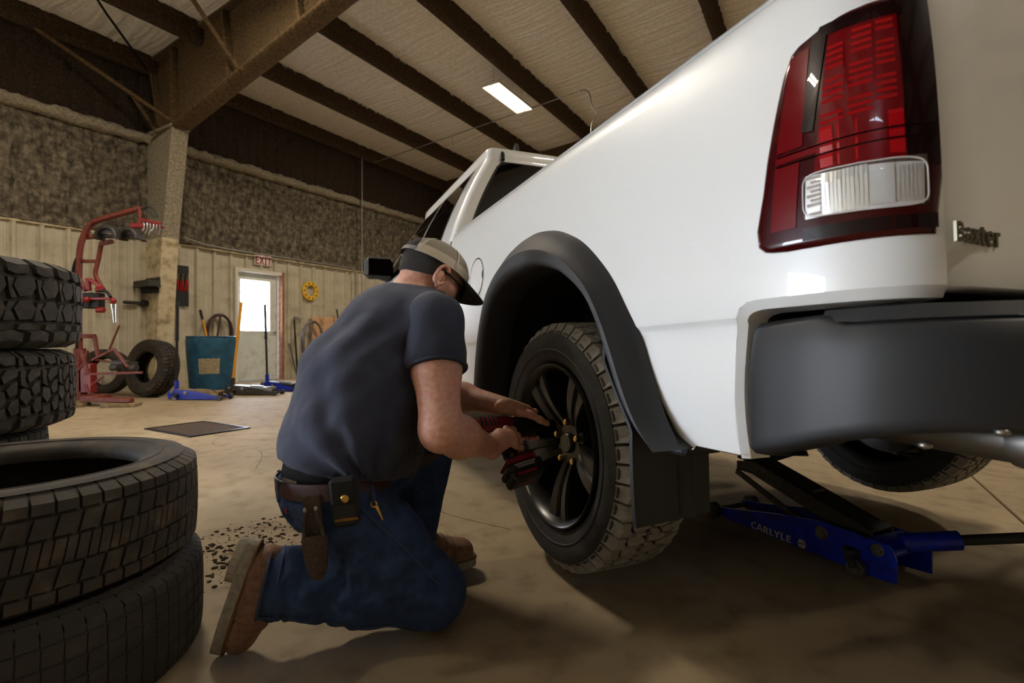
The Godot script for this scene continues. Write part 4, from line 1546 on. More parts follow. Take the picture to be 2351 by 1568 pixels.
func tread(R: float, w: float, pattern: String) -> MB:
	var m := MB.new()
	var blocks := []
	var n := 52
	var d := 0.013
	match pattern:
		"all_terrain":
			n = 46
			blocks = [
				[[0.04, 0.99], [0.90, 0.99], [0.92, 0.60], [0.74, 0.47], [0.52, 0.55], [0.04, 0.58]],
				[[0.10, 0.53], [0.46, 0.50], [0.66, 0.42], [0.72, 0.22], [0.46, 0.06], [0.14, 0.14], [-0.10, 0.36]],
				[[0.78, 0.40], [1.02, 0.32], [0.96, 0.14], [0.82, 0.10], [0.76, 0.20]],
				[[0.54, 0.02], [0.80, 0.03], [0.98, -0.06], [0.90, -0.24], [0.60, -0.14]],
				[[0.00, 0.02], [0.42, 0.00], [0.52, -0.18], [0.36, -0.40], [0.06, -0.42], [-0.06, -0.16]],
				[[0.46, -0.40], [0.58, -0.24], [0.90, -0.30], [1.0, -0.48], [0.80, -0.53], [0.52, -0.52]],
				[[0.28, -0.99], [1.14, -0.99], [1.16, -0.58], [0.78, -0.57], [0.58, -0.48], [0.28, -0.60]],
			]
		"mud":
			n = 30
			d = 0.018
			blocks = [
				[[0.08, 1.04], [0.88, 1.04], [0.86, 0.66], [0.60, 0.60], [0.12, 0.64]],
				[[-0.04, 0.54], [0.58, 0.54], [0.70, 0.36], [0.50, 0.12], [0.10, 0.16], [-0.10, 0.34]],
				[[0.66, 0.52], [0.88, 0.54], [0.84, 0.28], [0.76, 0.08], [0.58, 0.10], [0.76, 0.36]],
				[[0.12, 0.08], [0.50, 0.04], [0.70, -0.14], [0.52, -0.38], [0.06, -0.36], [-0.08, -0.12]],
				[[0.62, 0.02], [0.86, 0.02], [0.94, -0.14], [1.02, -0.40], [0.62, -0.38], [0.78, -0.16]],
				[[0.10, -0.44], [0.50, -0.46], [0.56, -0.58], [0.30, -0.60], [0.04, -0.56]],
				[[0.30, -1.04], [1.10, -1.04], [1.12, -0.64], [0.70, -0.58], [0.34, -0.66]],
			]
		"chunky":
			n = 34
			d = 0.017
			blocks = [
				[[0.06, 1.04], [0.72, 1.04], [0.70, 0.70], [0.50, 0.62], [0.10, 0.66]],
				[[0.80, 0.98], [0.98, 0.98], [1.00, 0.62], [0.82, 0.60]],
				[[0.02, 0.56], [0.46, 0.54], [0.66, 0.36], [0.58, 0.20], [0.30, 0.30], [0.04, 0.38]],
				[[0.70, 0.50], [0.94, 0.50], [0.92, 0.16], [0.66, 0.08], [0.74, 0.32]],
				[[0.06, 0.26], [0.32, 0.20], [0.50, 0.06], [0.36, -0.12], [0.08, -0.04]],
				[[0.56, 0.04], [0.92, 0.08], [0.98, -0.14], [0.70, -0.32], [0.48, -0.16]],
				[[0.02, -0.14], [0.30, -0.20], [0.44, -0.36], [0.28, -0.56], [0.00, -0.48]],
				[[0.52, -0.34], [0.82, -0.40], [0.96, -0.32], [0.92, -0.58], [0.50, -0.58]],
				[[0.20, -1.04], [0.90, -1.04], [0.90, -0.66], [0.60, -0.64], [0.22, -0.68]],
			]
		"highway":
			n = 62
			d = 0.008
			blocks = [
				[[0.03, 0.98], [0.93, 0.98], [0.97, 0.62], [0.07, 0.62]],
				[[0.02, 0.57], [0.84, 0.57], [1.10, 0.25], [0.28, 0.25]],
				[[0.10, 0.20], [0.50, 0.20], [0.74, -0.20], [0.34, -0.20]],
				[[0.56, 0.20], [1.04, 0.20], [1.28, -0.20], [0.80, -0.20]],
				[[0.02, -0.25], [0.84, -0.25], [1.10, -0.57], [0.28, -0.57]],
				[[0.03, -0.62], [0.93, -0.62], [0.97, -0.98], [0.07, -0.98]],
			]
		"worn":
			n = 70
			d = 0.004
			for q in [[0.99, 0.66], [0.63, 0.34], [0.31, 0.02], [-0.02, -0.31], [-0.34, -0.63], [-0.66, -0.99]]:
				blocks.append([[0.03, q[0]], [0.97, q[0]], [1.03, q[1]], [0.09, q[1]]])
	var h := w * 0.5
	var pitch := TAU / n
	for k in n:
		var jit := 0.02 * noise.get_noise_1d(k * 5.7)
		for b in blocks:
			var tops := PackedVector3Array()
			var lows := PackedVector3Array()
			# finer outline across the width so that long blocks follow the crown
			var pts := []
			for i in b.size():
				var p := Vector2(b[i][0], b[i][1])
				var q := Vector2(b[(i + 1) % b.size()][0], b[(i + 1) % b.size()][1])
				var cuts := 2 if absf(p.y - q.y) > 0.25 else 1
				for c in cuts:
					pts.append(p.lerp(q, float(c) / cuts))
			var mid := Vector2.ZERO
			for p in pts: mid += p / pts.size()
			for p in pts:
				var inset: Vector2 = p + (mid - p) * 0.04
				inset.y = clampf(inset.y, -0.985, 0.985)
				var an: float = (k + inset.x + jit) * pitch
				var rt := tread_r(R, w, clampf(inset.y, -1, 1))
				tops.append(Vector3(cos(an) * rt, inset.y * h, sin(an) * rt))
				an = (k + p.x + jit) * pitch
				var rl := tread_r(R, w, clampf(p.y, -1, 1)) - d
				lows.append(Vector3(cos(an) * rl, clampf(p.y, -0.99, 0.99) * h * 0.985, sin(an) * rl))
			var an2: float = (k + mid.x + jit) * pitch
			var rm := tread_r(R, w, mid.y)
			var c0 := Vector3(cos(an2) * rm, mid.y * h, sin(an2) * rm)
			for i in tops.size():
				var j := (i + 1) % tops.size()
				m.tri(c0, tops[i], tops[j])
				m.quad(lows[i], lows[j], tops[j], tops[i])
	return m

func lying_tyre(label: String, at: Vector3, turn: float, R: float, Rr: float, w: float, pattern: String, m1: Material, m2: Material, group: String, tilt := 0.0) -> void:
	var xf := Transform3D(Basis(Vector3.UP, turn) * Basis(Vector3.RIGHT, tilt), at)
	var t := thing("tyre", label, "tyre", xf, group)
	tyre_into(t, R, Rr, w, pattern, m1, m2)

func build_tyres() -> void:
	var old: Material = mats["old_rubber"]
	var worn: Material = mats["worn_rubber"]
	var mud := rough_mat("mud_rubber", 79, 0.02, [[0.0, Color(0.15, 0.145, 0.135)], [0.5, Color(0.215, 0.205, 0.19)], [1.0, Color(0.32, 0.30, 0.27)]], 1.8, 0.8, 0.08, 0.1)
	# stack in front: two road tyres
	lying_tyre("worn smooth tyre at the bottom of the front stack", Vector3(-1.182, 0.125, -1.215), 0.3, 0.395, 0.25, 0.25, "worn", worn, worn, "front stack of tyres")
	lying_tyre("road tyre with four grooves lying on top of the front stack", Vector3(-1.192, 0.3725, -1.225), 0.9, 0.385, 0.254, 0.245, "highway", old, old, "front stack of tyres")
	# taller stack behind it
	var c := Vector3(-2.02, 0, -1.78)
	lying_tyre("bottom tyre of the tall stack, hidden low behind the front tyres", c + Vector3(-0.03, 0.12, 0), 0.1, 0.37, 0.22, 0.24, "highway", old, old, "tall stack of tyres")
	lying_tyre("narrow tyre third from top of the tall stack", c + Vector3(-0.06, 0.3565, 0.02), 0.5, 0.38, 0.22, 0.23, "highway", old, mud, "tall stack of tyres")
	lying_tyre("chunky block tread tyre second from top of the tall stack", c + Vector3(-0.01, 0.612, 0.0), 0.2, 0.41, 0.22, 0.28, "chunky", old, mud, "tall stack of tyres")
	lying_tyre("wide mud tyre with large blocks topping the tall stack", c + Vector3(0.0, 0.908, 0.01), 0.75, 0.425, 0.22, 0.305, "mud", old, mud, "tall stack of tyres")
	# tyre leaning on the column, and a second one behind it
	var fc := Vector3(-0.30, 0.14, 0.95).normalized()
	for q in [["large dusty tyre leaning upright against the steel column", Vector3(-5.08, 0.405, -7.32), fc, 0.40, 0.215, 0.26, "all_terrain"], ["dark tyre standing behind the red stand, left of the leaning tyre", Vector3(-5.98, 0.335, -7.62), Vector3(0.15, 0.12, 0.98).normalized(), 0.33, 0.2, 0.22, "highway"]]:
		var y: Vector3 = q[2]
		var x := Vector3.UP.cross(y).normalized()
		var t := thing("tyre", q[0], "tyre", Transform3D(Basis(x, y, x.cross(y)), q[1]), "tyres by the column")
		tyre_into(t, q[3], q[4], q[5], q[6], old, old)
# ---------------------------------------------------------------- floor jacks (own axes: x across, y up, -z towards the saddle, origin under the rear)
func make_jack(label: String, xf: Transform3D, plate_m: Material, arm_m: Material, lifted: bool, handle_pts: Array, handle_m: Material, grip_m: Material, group := "") -> Node3D:
	var j := thing("floor_jack", label, "jack", xf, group)
	var poly := PackedVector2Array()
	for q in [[0.0, 0.018], [0.0, 0.089], [0.010, 0.118], [0.025, 0.130], [0.083, 0.132], [0.15, 0.137], [0.247, 0.137], [0.45, 0.105], [0.61, 0.071], [0.72, 0.052], [0.765, 0.048], [0.775, 0.035], [0.765, 0.020], [0.57, 0.012], [0.247, 0.012], [0.093, 0.010]]:
		poly.append(Vector2(q[0], q[1]))
	var side := Basis(Vector3(0, 0, -1), Vector3.UP, Vector3(1, 0, 0))   # polygon x runs forwards
	for sx in [-1, 1]:
		var m := MB.new()
		m.prism(poly, sx * 0.0925 - 0.003, sx * 0.0925 + 0.003, Transform3D(side, Vector3.ZERO))
		# folded lower lip
		m.beam(Vector3(sx * 0.0925 - sx * 0.012, 0.014, -0.10), Vector3(sx * 0.0925 - sx * 0.012, 0.014, -0.70), 0.024, 0.006)
		var p := obj("side_plate", m, plate_m, j)
		for q in [[0.247, 0.097, 0.016], [0.056, 0.105, 0.014]]:
			m = MB.new()
			m.cyl(Vector3(sx * 0.095, q[1], -q[0]), Vector3(sx * 0.100, q[1], -q[0]), q[2] * 1.5, 20, 0.002)
			m.cyl(Vector3(sx * 0.098, q[1], -q[0]), Vector3(sx * 0.110, q[1], -q[0]), q[2], 6, 0.002)
			obj("bolt", m, mats["steel"], p)
		# rear caster
		var c := Node3D.new()
		c.name = "caster"
		j.add_child(c, true)
		m = MB.new()
		m.cyl(Vector3(sx * 0.115, 0.066, -0.135), Vector3(sx * 0.115, 0.088, -0.135), 0.022, 20, 0.004)
		m.box(Vector3(sx * 0.104, 0.078, -0.135), Vector3(0.03, 0.012, 0.05), Basis(), 0.003)
		for e in [-1, 1]:
			m.beam(Vector3(sx * 0.115 + e * 0.016, 0.066, -0.13), Vector3(sx * 0.115 + e * 0.016, 0.03, -0.115), 0.004, 0.026)
		obj("fork", m, mats["greasy_steel"], c)
		m = MB.new()
		m.lathe([Vector2(0.0, -0.010), Vector2(0.012, -0.010), Vector2(0.013, -0.007), Vector2(0.022, -0.007), Vector2(0.024, -0.011), Vector2(0.0285, -0.011), Vector2(0.030, -0.008), Vector2(0.030, 0.008), Vector2(0.0285, 0.011), Vector2(0.024, 0.011), Vector2(0.022, 0.007), Vector2(0.013, 0.007), Vector2(0.012, 0.010), Vector2(0.0, 0.010)], 28, Transform3D(Basis(Vector3(0, 1, 0), Vector3(1, 0, 0), Vector3(0, 0, -1)), Vector3(sx * 0.115, 0.030, -0.112)))
		obj("wheel", m, mats["steel"], c)
		# front roller
		m = MB.new()
		m.cyl(Vector3(sx * 0.098, 0.036, -0.74), Vector3(sx * 0.135, 0.036, -0.74), 0.036, 24, 0.004)
		obj("front_roller", m, mats["greasy_steel"], j)
	var m := MB.new()
	m.cyl(Vector3(-0.13, 0.036, -0.74), Vector3(0.13, 0.036, -0.74), 0.011, 12)
	obj("axle", m, mats["greasy_steel"], j)
	m = MB.new()
	m.cyl(Vector3(-0.09, 0.097, -0.247), Vector3(0.09, 0.097, -0.247), 0.014, 12)
	obj("pivot_pin", m, mats["greasy_steel"], j)
	# lifting arm: a channel tapering to the saddle
	var a0 := Vector2(0.10, 0.10)
	var a1 := Vector2(0.60, 0.245) if lifted else Vector2(0.62, 0.075)
	m = MB.new()
	for sx in [-1, 1]:
		m.prism(PackedVector2Array([a0 + Vector2(-0.02, -0.02), a0 + Vector2(0, 0.04), a1 + Vector2(-0.02, 0.032), a1 + Vector2(0.06, 0.02), a1 + Vector2(0.06, -0.016), a1 + Vector2(-0.02, -0.02)]), sx * 0.055 - 0.004, sx * 0.055 + 0.004, Transform3D(side, Vector3.ZERO))
	m.beam(Vector3(0, a0.y + 0.042, -a0.x), Vector3(0, a1.y + 0.034, -a1.x + 0.02), 0.118, 0.008, 0.002)
	m.beam(Vector3(0, lerpf(a0.y, a1.y, 0.45) + 0.048, -lerpf(a0.x, a1.x, 0.45)), Vector3(0, lerpf(a0.y, a1.y, 0.8) + 0.046, -lerpf(a0.x, a1.x, 0.8)), 0.07, 0.012, 0.003)
	obj("lift_arm", m, arm_m, j)
	m = MB.new()
	for sx in [-1, 1]:
		m.beam(Vector3(sx * 0.072, 0.085, -0.30), Vector3(sx * 0.072, a1.y - 0.02, -a1.x - 0.05), 0.008, 0.022)
	obj("parallel_link", m, arm_m, j)
	m = MB.new()
	m.lathe([Vector2(0.0, 0.0), Vector2(0.034, 0.0), Vector2(0.036, 0.02), Vector2(0.06, 0.024), Vector2(0.062, 0.044), Vector2(0.054, 0.046), Vector2(0.05, 0.036), Vector2(0.0, 0.034)], 24, Transform3D(Basis(), Vector3(0, a1.y + 0.006, -a1.x - 0.03)))
	obj("saddle", m, arm_m, j)
	# cross plate and handle yoke at the rear
	m = MB.new()
	m.box(Vector3(0, 0.122, -0.05), Vector3(0.18, 0.006, 0.09), Basis(Vector3.RIGHT, 0.15), 0.002)
	m.box(Vector3(0, 0.065, -0.14), Vector3(0.18, 0.10, 0.006), Basis(), 0.002)
	obj("cross_plate", m, plate_m, j)
	var hd := (handle_pts[1] - handle_pts[0]) as Vector3
	m = MB.new()
	m.tube([handle_pts[0] - hd.normalized() * 0.03, handle_pts[0] + hd.normalized() * 0.13], 0.03, 14)
	m.cyl(Vector3(-0.085, 0.10, -0.03), Vector3(0.085, 0.10, -0.03), 0.014, 12)
	obj("handle_yoke", m, plate_m, j)
	m = MB.new()
	m.tube([handle_pts[0], handle_pts[0] + hd * 0.62], 0.0165, 12)
	obj("handle", m, handle_m, j)
	m = MB.new()
	m.tube([handle_pts[0] + hd * 0.58, handle_pts[1]], 0.0205, 12)
	m.tube([handle_pts[0] + hd * 0.555, handle_pts[0] + hd * 0.585], 0.024, 12)
	obj("handle_grip", m, grip_m, j)
	return j

func jack_xf(at: Vector3, forward: Vector3) -> Transform3D:
	var f := forward.normalized()
	return Transform3D(Basis(Vector3.UP.cross(-f), Vector3.UP, -f), at)

func build_jacks() -> void:
	var blue: Material = mats["jack_blue"]
	var grease: Material = mats["greasy_steel"]
	var blackm: Material = mats["black_plastic"]
	var j := make_jack("blue floor jack lifting the rear axle of the white truck", jack_xf(Vector3(1.293, 0, -1.663), Vector3(-0.4027, 0, -0.9153)), blue, grease, true, [Vector3(0.02, 0.125, -0.02), Vector3(0.80, 0.28, 0.62)], blackm, mats["liner"], "floor jacks")
	var white := mat("print_white", Color(0.78, 0.78, 0.75), 0.6)
	var face := Basis(Vector3(0, 0, 1), Vector3.UP, Vector3(-1, 0, 0))
	letters("printed_name", "CARLYLE", 0.026, 0.0006, white, Transform3D(face * Basis.from_scale(Vector3(1.25, 1, 1)), Vector3(-0.0958, 0.028, -0.462)), j, true)
	var m := MB.new()
	var hex := PackedVector2Array()
	for k in 6: hex.append(Vector2(cos(TAU * k / 6), sin(TAU * k / 6)) * 0.018)
	m.prism(hex, 0, 0.0008, Transform3D(face, Vector3(-0.0956, 0.030, -0.325)))
	obj("hexagon_mark", m, white, j)
	m = MB.new()
	m.prism(PackedVector2Array([Vector2(-0.008, 0.0146), Vector2(0.012, 0.006), Vector2(0.008, 0.0146)]), 0, 0.0008, Transform3D(face, Vector3(-0.0966, 0.030, -0.325)))
	m.box(Vector3(-0.0968, 0.019, -0.325), Vector3(0.0008, 0.004, 0.014))
	obj("hexagon_mark", m, mat("print_yellow", Color(0.75, 0.55, 0.12), 0.6), j)
	letters("printed_name", "NAPA", 0.009, 0.0004, mat("print_blue", Color(0.05, 0.08, 0.3), 0.6), Transform3D(face, Vector3(-0.0966, 0.030, -0.325)), j, true)

	var j1 := make_jack("blue floor jack with upright black handle beside the blue drum", jack_xf(Vector3(-4.58, 0, -7.0), Vector3(1, 0, 0.08)), blue, mats["timber"], false, [Vector3(0, 0.12, -0.05), Vector3(-0.01, 1.33, -0.06)], mats["black"], mats["black"], "floor jacks")
	var gj := make_jack("grey floor jack with a long yellow handle before the exit door", jack_xf(Vector3(-4.15, 0, -7.6), Vector3(1, 0, 0.05)), grease, mats["steel"], false, [Vector3(0, 0.12, -0.05), Vector3(0.0, 1.36, -0.19)], mat("yellow_paint", Color(0.82, 0.55, 0.08), 0.45), mats["yellow_paint"], "floor jacks")
	var b2 := make_jack("blue floor jack with thin dark handle, nearest the exit door", jack_xf(Vector3(-3.98, 0, -8.35), Vector3(0.93, 0, 0.36)), blue, grease, false, [Vector3(0, 0.12, -0.05), Vector3(0.0, 1.38, -0.0)], mats["black"], mats["black"], "floor jacks")

# ---------------------------------------------------------------- things on the long wall
func build_wall_things() -> void:
	# exit sign
	var sg := thing("exit_sign", "white exit sign with red letters above the door", "sign", RM * Transform3D(Basis(), Vector3(6.26, 2.385, 0.06)))
	var m := MB.new()
	m.box(Vector3.ZERO, Vector3(0.37, 0.215, 0.012), Basis(), 0.003)
	obj("board", m, mat("sign_white", Color(0.83, 0.80, 0.76), 0.5), sg)
	var red := mat("sign_red", Color(0.52, 0.05, 0.06), 0.5)
	letters("lettering", "EXIT", 0.155, 0.002, red, Transform3D(Basis.from_scale(Vector3(0.78, 1.0, 1)), Vector3(0.0, -0.012, 0.007)), sg, true)
	m = MB.new()
	for q in [[0, 0.098, 0.355, 0.006], [0, -0.098, 0.355, 0.006], [-0.176, 0, 0.006, 0.2], [0.176, 0, 0.006, 0.2]]:
		m.box(Vector3(q[0], q[1], 0.0068), Vector3(q[2], q[3], 0.001))
	obj("border", m, red, sg)
	# dark board with red-handled pliers
	var bd := MB.new()
	bd.box(Vector3.ZERO, Vector3(0.26, 0.70, 0.02), Basis(), 0.003)
	var bo := obj("tool_board", bd, mats["black"])
	bo.transform = RM * Transform3D(Basis(), Vector3(4.72, 1.74, 0.070))
	tag(bo, "narrow black tool board on the wall right of the column", "board")
	for k in 3:
		var p := thing("pliers", ["red-handled pliers hung on the black board, first from the column", "red-handled pliers hung on the black board, middle of three", "red-handled pliers hung on the black board, last from the column"][k], "pliers", RM * Transform3D(Basis(Vector3(0, 0, 1), -0.12), Vector3(4.66 + 0.078 * k, 1.84, 0.10)), "hung pliers")
		m = MB.new()
		for e in [-1, 1]:
			m.tube(spline([Vector3(e * 0.006, 0.0, 0), Vector3(e * 0.014, -0.05, 0), Vector3(e * 0.018, -0.12, 0), Vector3(e * 0.020, -0.19, 0)], 8), 0.0085, 8)
		obj("handles", m, mat("tool_red", Color(0.72, 0.05, 0.05), 0.3), p)
		m = MB.new()
		m.box(Vector3(0, 0.03, 0), Vector3(0.036, 0.07, 0.014), Basis(), 0.006)
		m.box(Vector3(0, 0.085, 0), Vector3(0.022, 0.06, 0.012), Basis(), 0.005)
		obj("head", m, mats["chrome"], p)
	# tray bracketed to the column
	var tr := thing("parts_tray", "black greasy tray fixed to the side of the column", "tray", RM * Transform3D(Basis(), Vector3(4.095, 1.70, 0.31)))
	m = MB.new()
	m.box(Vector3(0, -0.045, 0), Vector3(0.19, 0.02, 0.50), Basis(), 0.004)
	m.box(Vector3(-0.09, 0.0, 0), Vector3(0.012, 0.09, 0.46), Basis(), 0.003)
	m.box(Vector3(0.085, 0.03, 0), Vector3(0.012, 0.15, 0.46), Basis(), 0.003)
	for e in [-1, 1]:
		m.box(Vector3(0, 0.0, e * 0.23), Vector3(0.18, 0.09, 0.01), Basis(), 0.003)
	obj("shell", m, mats["greasy_steel"], tr)
	m = MB.new()
	m.box(Vector3(0.03, -0.10, 0), Vector3(0.10, 0.09, 0.34), Basis(), 0.01)
	obj("bracket", m, mats["liner"], tr)
	# pipe clamp below the tray
	m = MB.new()
	m.cyl(Vector3(4.20, 1.40, 0.08), Vector3(3.86, 1.40, 0.10), 0.028, 14, 0.004)
	m.cyl(Vector3(4.20, 1.40, 0.08), Vector3(4.12, 1.40, 0.08), 0.05, 14, 0.006)
	var pc := obj("pipe_stub", m, mats["greasy_steel"])
	pc.transform = RM
	tag(pc, "short greasy pipe stub sticking out of the wall left of the column", "pipe")
	# yellow ring
	var yr := thing("yellow_ring", "yellow bolted ring hanging on the ribbed wall", "ring", RM * Transform3D(Basis(Vector3.RIGHT, PI / 2), Vector3(7.35, 1.87, 0.075)))
	m = MB.new()
	m.lathe([Vector2(0.115, -0.02), Vector2(0.115, 0.015), Vector2(0.122, 0.022), Vector2(0.198, 0.022), Vector2(0.205, 0.015), Vector2(0.205, -0.02)], 48)
	obj("ring", m, mat("ring_yellow", Color(0.83, 0.66, 0.16), 0.5), yr)
	for k in 10:
		var an := TAU * k / 10
		m = MB.new()
		m.cyl(Vector3(cos(an) * 0.16, 0.02, sin(an) * 0.16), Vector3(cos(an) * 0.16, 0.026, sin(an) * 0.16), 0.019, 14)
		obj("bolt_hole", m, mat("ring_hole", Color(0.42, 0.22, 0.06), 0.7), yr)
	# coiled hoses
	hose_coil("maroon hose coil hanging on the wall above the blue drum", Vector3(5.36, 0.93, 0.14), 0.235, 0.34, 5, 0.017, mat("hose_maroon", Color(0.22, 0.10, 0.10), 0.4))
	hose_coil("grey hose coil hanging on the wall beside the cardboard", Vector3(7.27, 0.76, 0.26), 0.27, 0.45, 6, 0.014, mat("hose_grey", Color(0.36, 0.33, 0.31), 0.3))
	# yellow pry bar with black grip standing behind the drum
	var pb := thing("pry_bar", "yellow bar with a black grip standing behind the blue drum", "bar", Transform3D())
	m = MB.new()
	m.tube([room(5.13, 0.0, 0.35), room(5.09, 0.95, 0.17), room(5.05, 1.17, 0.14)], 0.018, 10)
	obj("bar", m, mats["yellow_paint"], pb)
	m = MB.new()
	m.tube([room(5.05, 1.17, 0.14), room(5.02, 1.34, 0.12)], 0.022, 10)
	obj("grip", m, mats["black"], pb)
	# flattened cardboard carton leaning on the wall
	var cb := thing("cardboard_carton", "flattened brown cardboard carton leaning on the wall behind the mechanic", "carton", RM * Transform3D(Basis(Vector3.RIGHT, -0.06), Vector3(7.80, 0.0, 0.175)))
	m = MB.new()
	m.box(Vector3(0, 0.98, 0), Vector3(0.88, 0.70, 0.03), Basis(), 0.003)
	m.box(Vector3(0, 0.31, 0.002), Vector3(0.88, 0.62, 0.03), Basis(), 0.003)
	obj("panel", m, rough_mat("cardboard", 95, 0.01, [[0.0, Color(0.66, 0.49, 0.35)], [0.5, Color(0.76, 0.59, 0.44)], [1.0, Color(0.80, 0.65, 0.50)]], 1.5, 0.9), cb)
	letters("printed_word", "LOC", 0.085, 0.001, mat("ink_brown", Color(0.25, 0.13, 0.08), 0.8), Transform3D(Basis(Vector3(0, 0, 1), PI / 2) * Basis.from_scale(Vector3(0.72, 1, 1)), Vector3(-0.195, 1.205, 0.016)), cb, true)
	m = MB.new()
	for k in 5:
		m.box(Vector3(-0.135, 1.12 + 0.04 * k, 0.0155), Vector3(0.008, 0.025, 0.001))
		m.box(Vector3(-0.19, 0.99 + 0.022 * k, 0.0155), Vector3(0.06, 0.006, 0.001))
	obj("small_print", m, mats["ink_brown"], cb)
	# sticks and rods leaning by the carton
	for q in [["black stick leaning behind the cardboard carton", [room(8.02, 0.0, 0.48), room(7.95, 1.5, 0.20)], 0.018, "black"], ["thin brown rod leaning on the wall right of the door", [room(6.92, 0.0, 0.24), room(6.84, 0.74, 0.065)], 0.011, "greasy_steel"], ["flat dark bar leaning on the wall under the hose coil", [room(6.97, 0.0, 0.17), room(6.95, 1.22, 0.075)], 0.018, "dark_steel"]]:
		m = MB.new()
		m.tube(q[1], q[2], 8)
		tag(obj("leaning_rod", m, mats[q[3]]), q[0], "rod", "leaning rods")
	m = MB.new()
	m.box(Vector3(7.0, 1.27, 0.08), Vector3(0.10, 0.07, 0.07), Basis(), 0.01)
	m.tube([Vector3(7.04, 1.27, 0.1), Vector3(7.10, 1.25, 0.14), Vector3(7.12, 1.28, 0.14)], 0.012, 8)
	var hk := obj("wall_hook", m, mats["galvanised"])
	hk.transform = RM
	tag(hk, "galvanised hook bracket on the wall over the hose coil", "hook")
	# conduits
	var c1 := MB.new()
	c1.tube([room(8.64, 0.02, 0.26), room(8.64, 5.1, 0.26)], 0.014, 10)
	tag(obj("conduit", c1, mats["galvanised"]), "straight grey conduit running up the wall to the eave", "conduit", "conduits")
	var c2 := MB.new()
	c2.tube([room(4.72, 2.56, 0.18)] + spline([room(5.0, 2.51, 0.17), room(5.6, 2.485, 0.16), room(8.3, 2.485, 0.16), room(8.46, 2.46, 0.16), room(8.52, 2.37, 0.16), room(8.53, 2.2, 0.16)], 24) + [room(8.53, 0.02, 0.16)], 0.014, 10)
	tag(obj("conduit", c2, mats["galvanised"]), "grey conduit along the panel top bending down the wall", "conduit", "conduits")
	var c3 := MB.new()
	c3.tube([room(9.0, 5.09, 0.27), room(9.05, 5.28, 2.6), room(9.1, 5.53, 5.55)], 0.011, 8)
	tag(obj("conduit", c3, mats["galvanised"]), "thin conduit crossing the purlins under the roof lining", "conduit", "conduits")
	var c4 := MB.new()
	c4.tube(spline([room(9.1, 5.535, 5.59), room(9.12, 5.535, 5.70), room(9.12, 5.44, 5.79), room(9.12, 5.2, 5.84), room(9.14, 5.02, 5.93), room(9.12, 4.85, 5.83), room(9.12, 4.3, 5.82)], 40), 0.011, 8)
	tag(obj("hanging_cable", c4, mats["galvanised"]), "grey flexible cable hanging from the roof beside the light", "cable")
	m = MB.new()
	m.tube([room(9.05, 5.262, 2.6), room(9.06, 5.05, 2.62)], 0.006, 6)
	tag(obj("hanging_wire", m, mats["galvanised"]), "short wire end dangling from the roof conduit", "wire")

func hose_coil(label: String, c: Vector3, rx: float, ry: float, turns: int, r: float, m: Material) -> void:
	var pts := []
	for k in turns * 28 + 1:
		var an := TAU * k / 28.0 + PI / 2
		var t := k / 28.0
		var w := 1.0 + 0.22 * noise.get_noise_1d(t * 3.0 + c.x * 9) - 0.02 * t
		pts.append(RM * (c + Vector3(cos(an) * rx * w, sin(an) * ry * (1.0 + 0.05 * noise.get_noise_1d(t * 5 + 7)), 0.012 * sin(t * 5.0) + (t / turns - 0.5) * r * 3.0)))
	pts.append(RM * (c + Vector3(-rx * 0.5, -ry - 0.05, 0.03)))
	var t := thing("hose_coil", label, "hose", Transform3D(), "coiled hoses")
	var mb := MB.new()
	mb.tube(pts, r, 8)
	obj("hose", mb, m, t)
	mb = MB.new()
	mb.tube([RM * (c + Vector3(-rx * 0.5, -ry - 0.04, 0.03)), RM * (c + Vector3(-rx * 0.35, -ry + 0.04, 0.04))], r * 1.25, 10)
	obj("coupling", mb, mats["chrome"], t)
	mb = MB.new()
	mb.tube([RM * Vector3(c.x, c.y + ry - 0.03, 0.058), RM * Vector3(c.x, c.y + ry - 0.035, c.z + 0.06), RM * Vector3(c.x, c.y + ry + 0.03, c.z + 0.08)], 0.008, 8)
	obj("wall_peg", mb, mats["galvanised"], t)

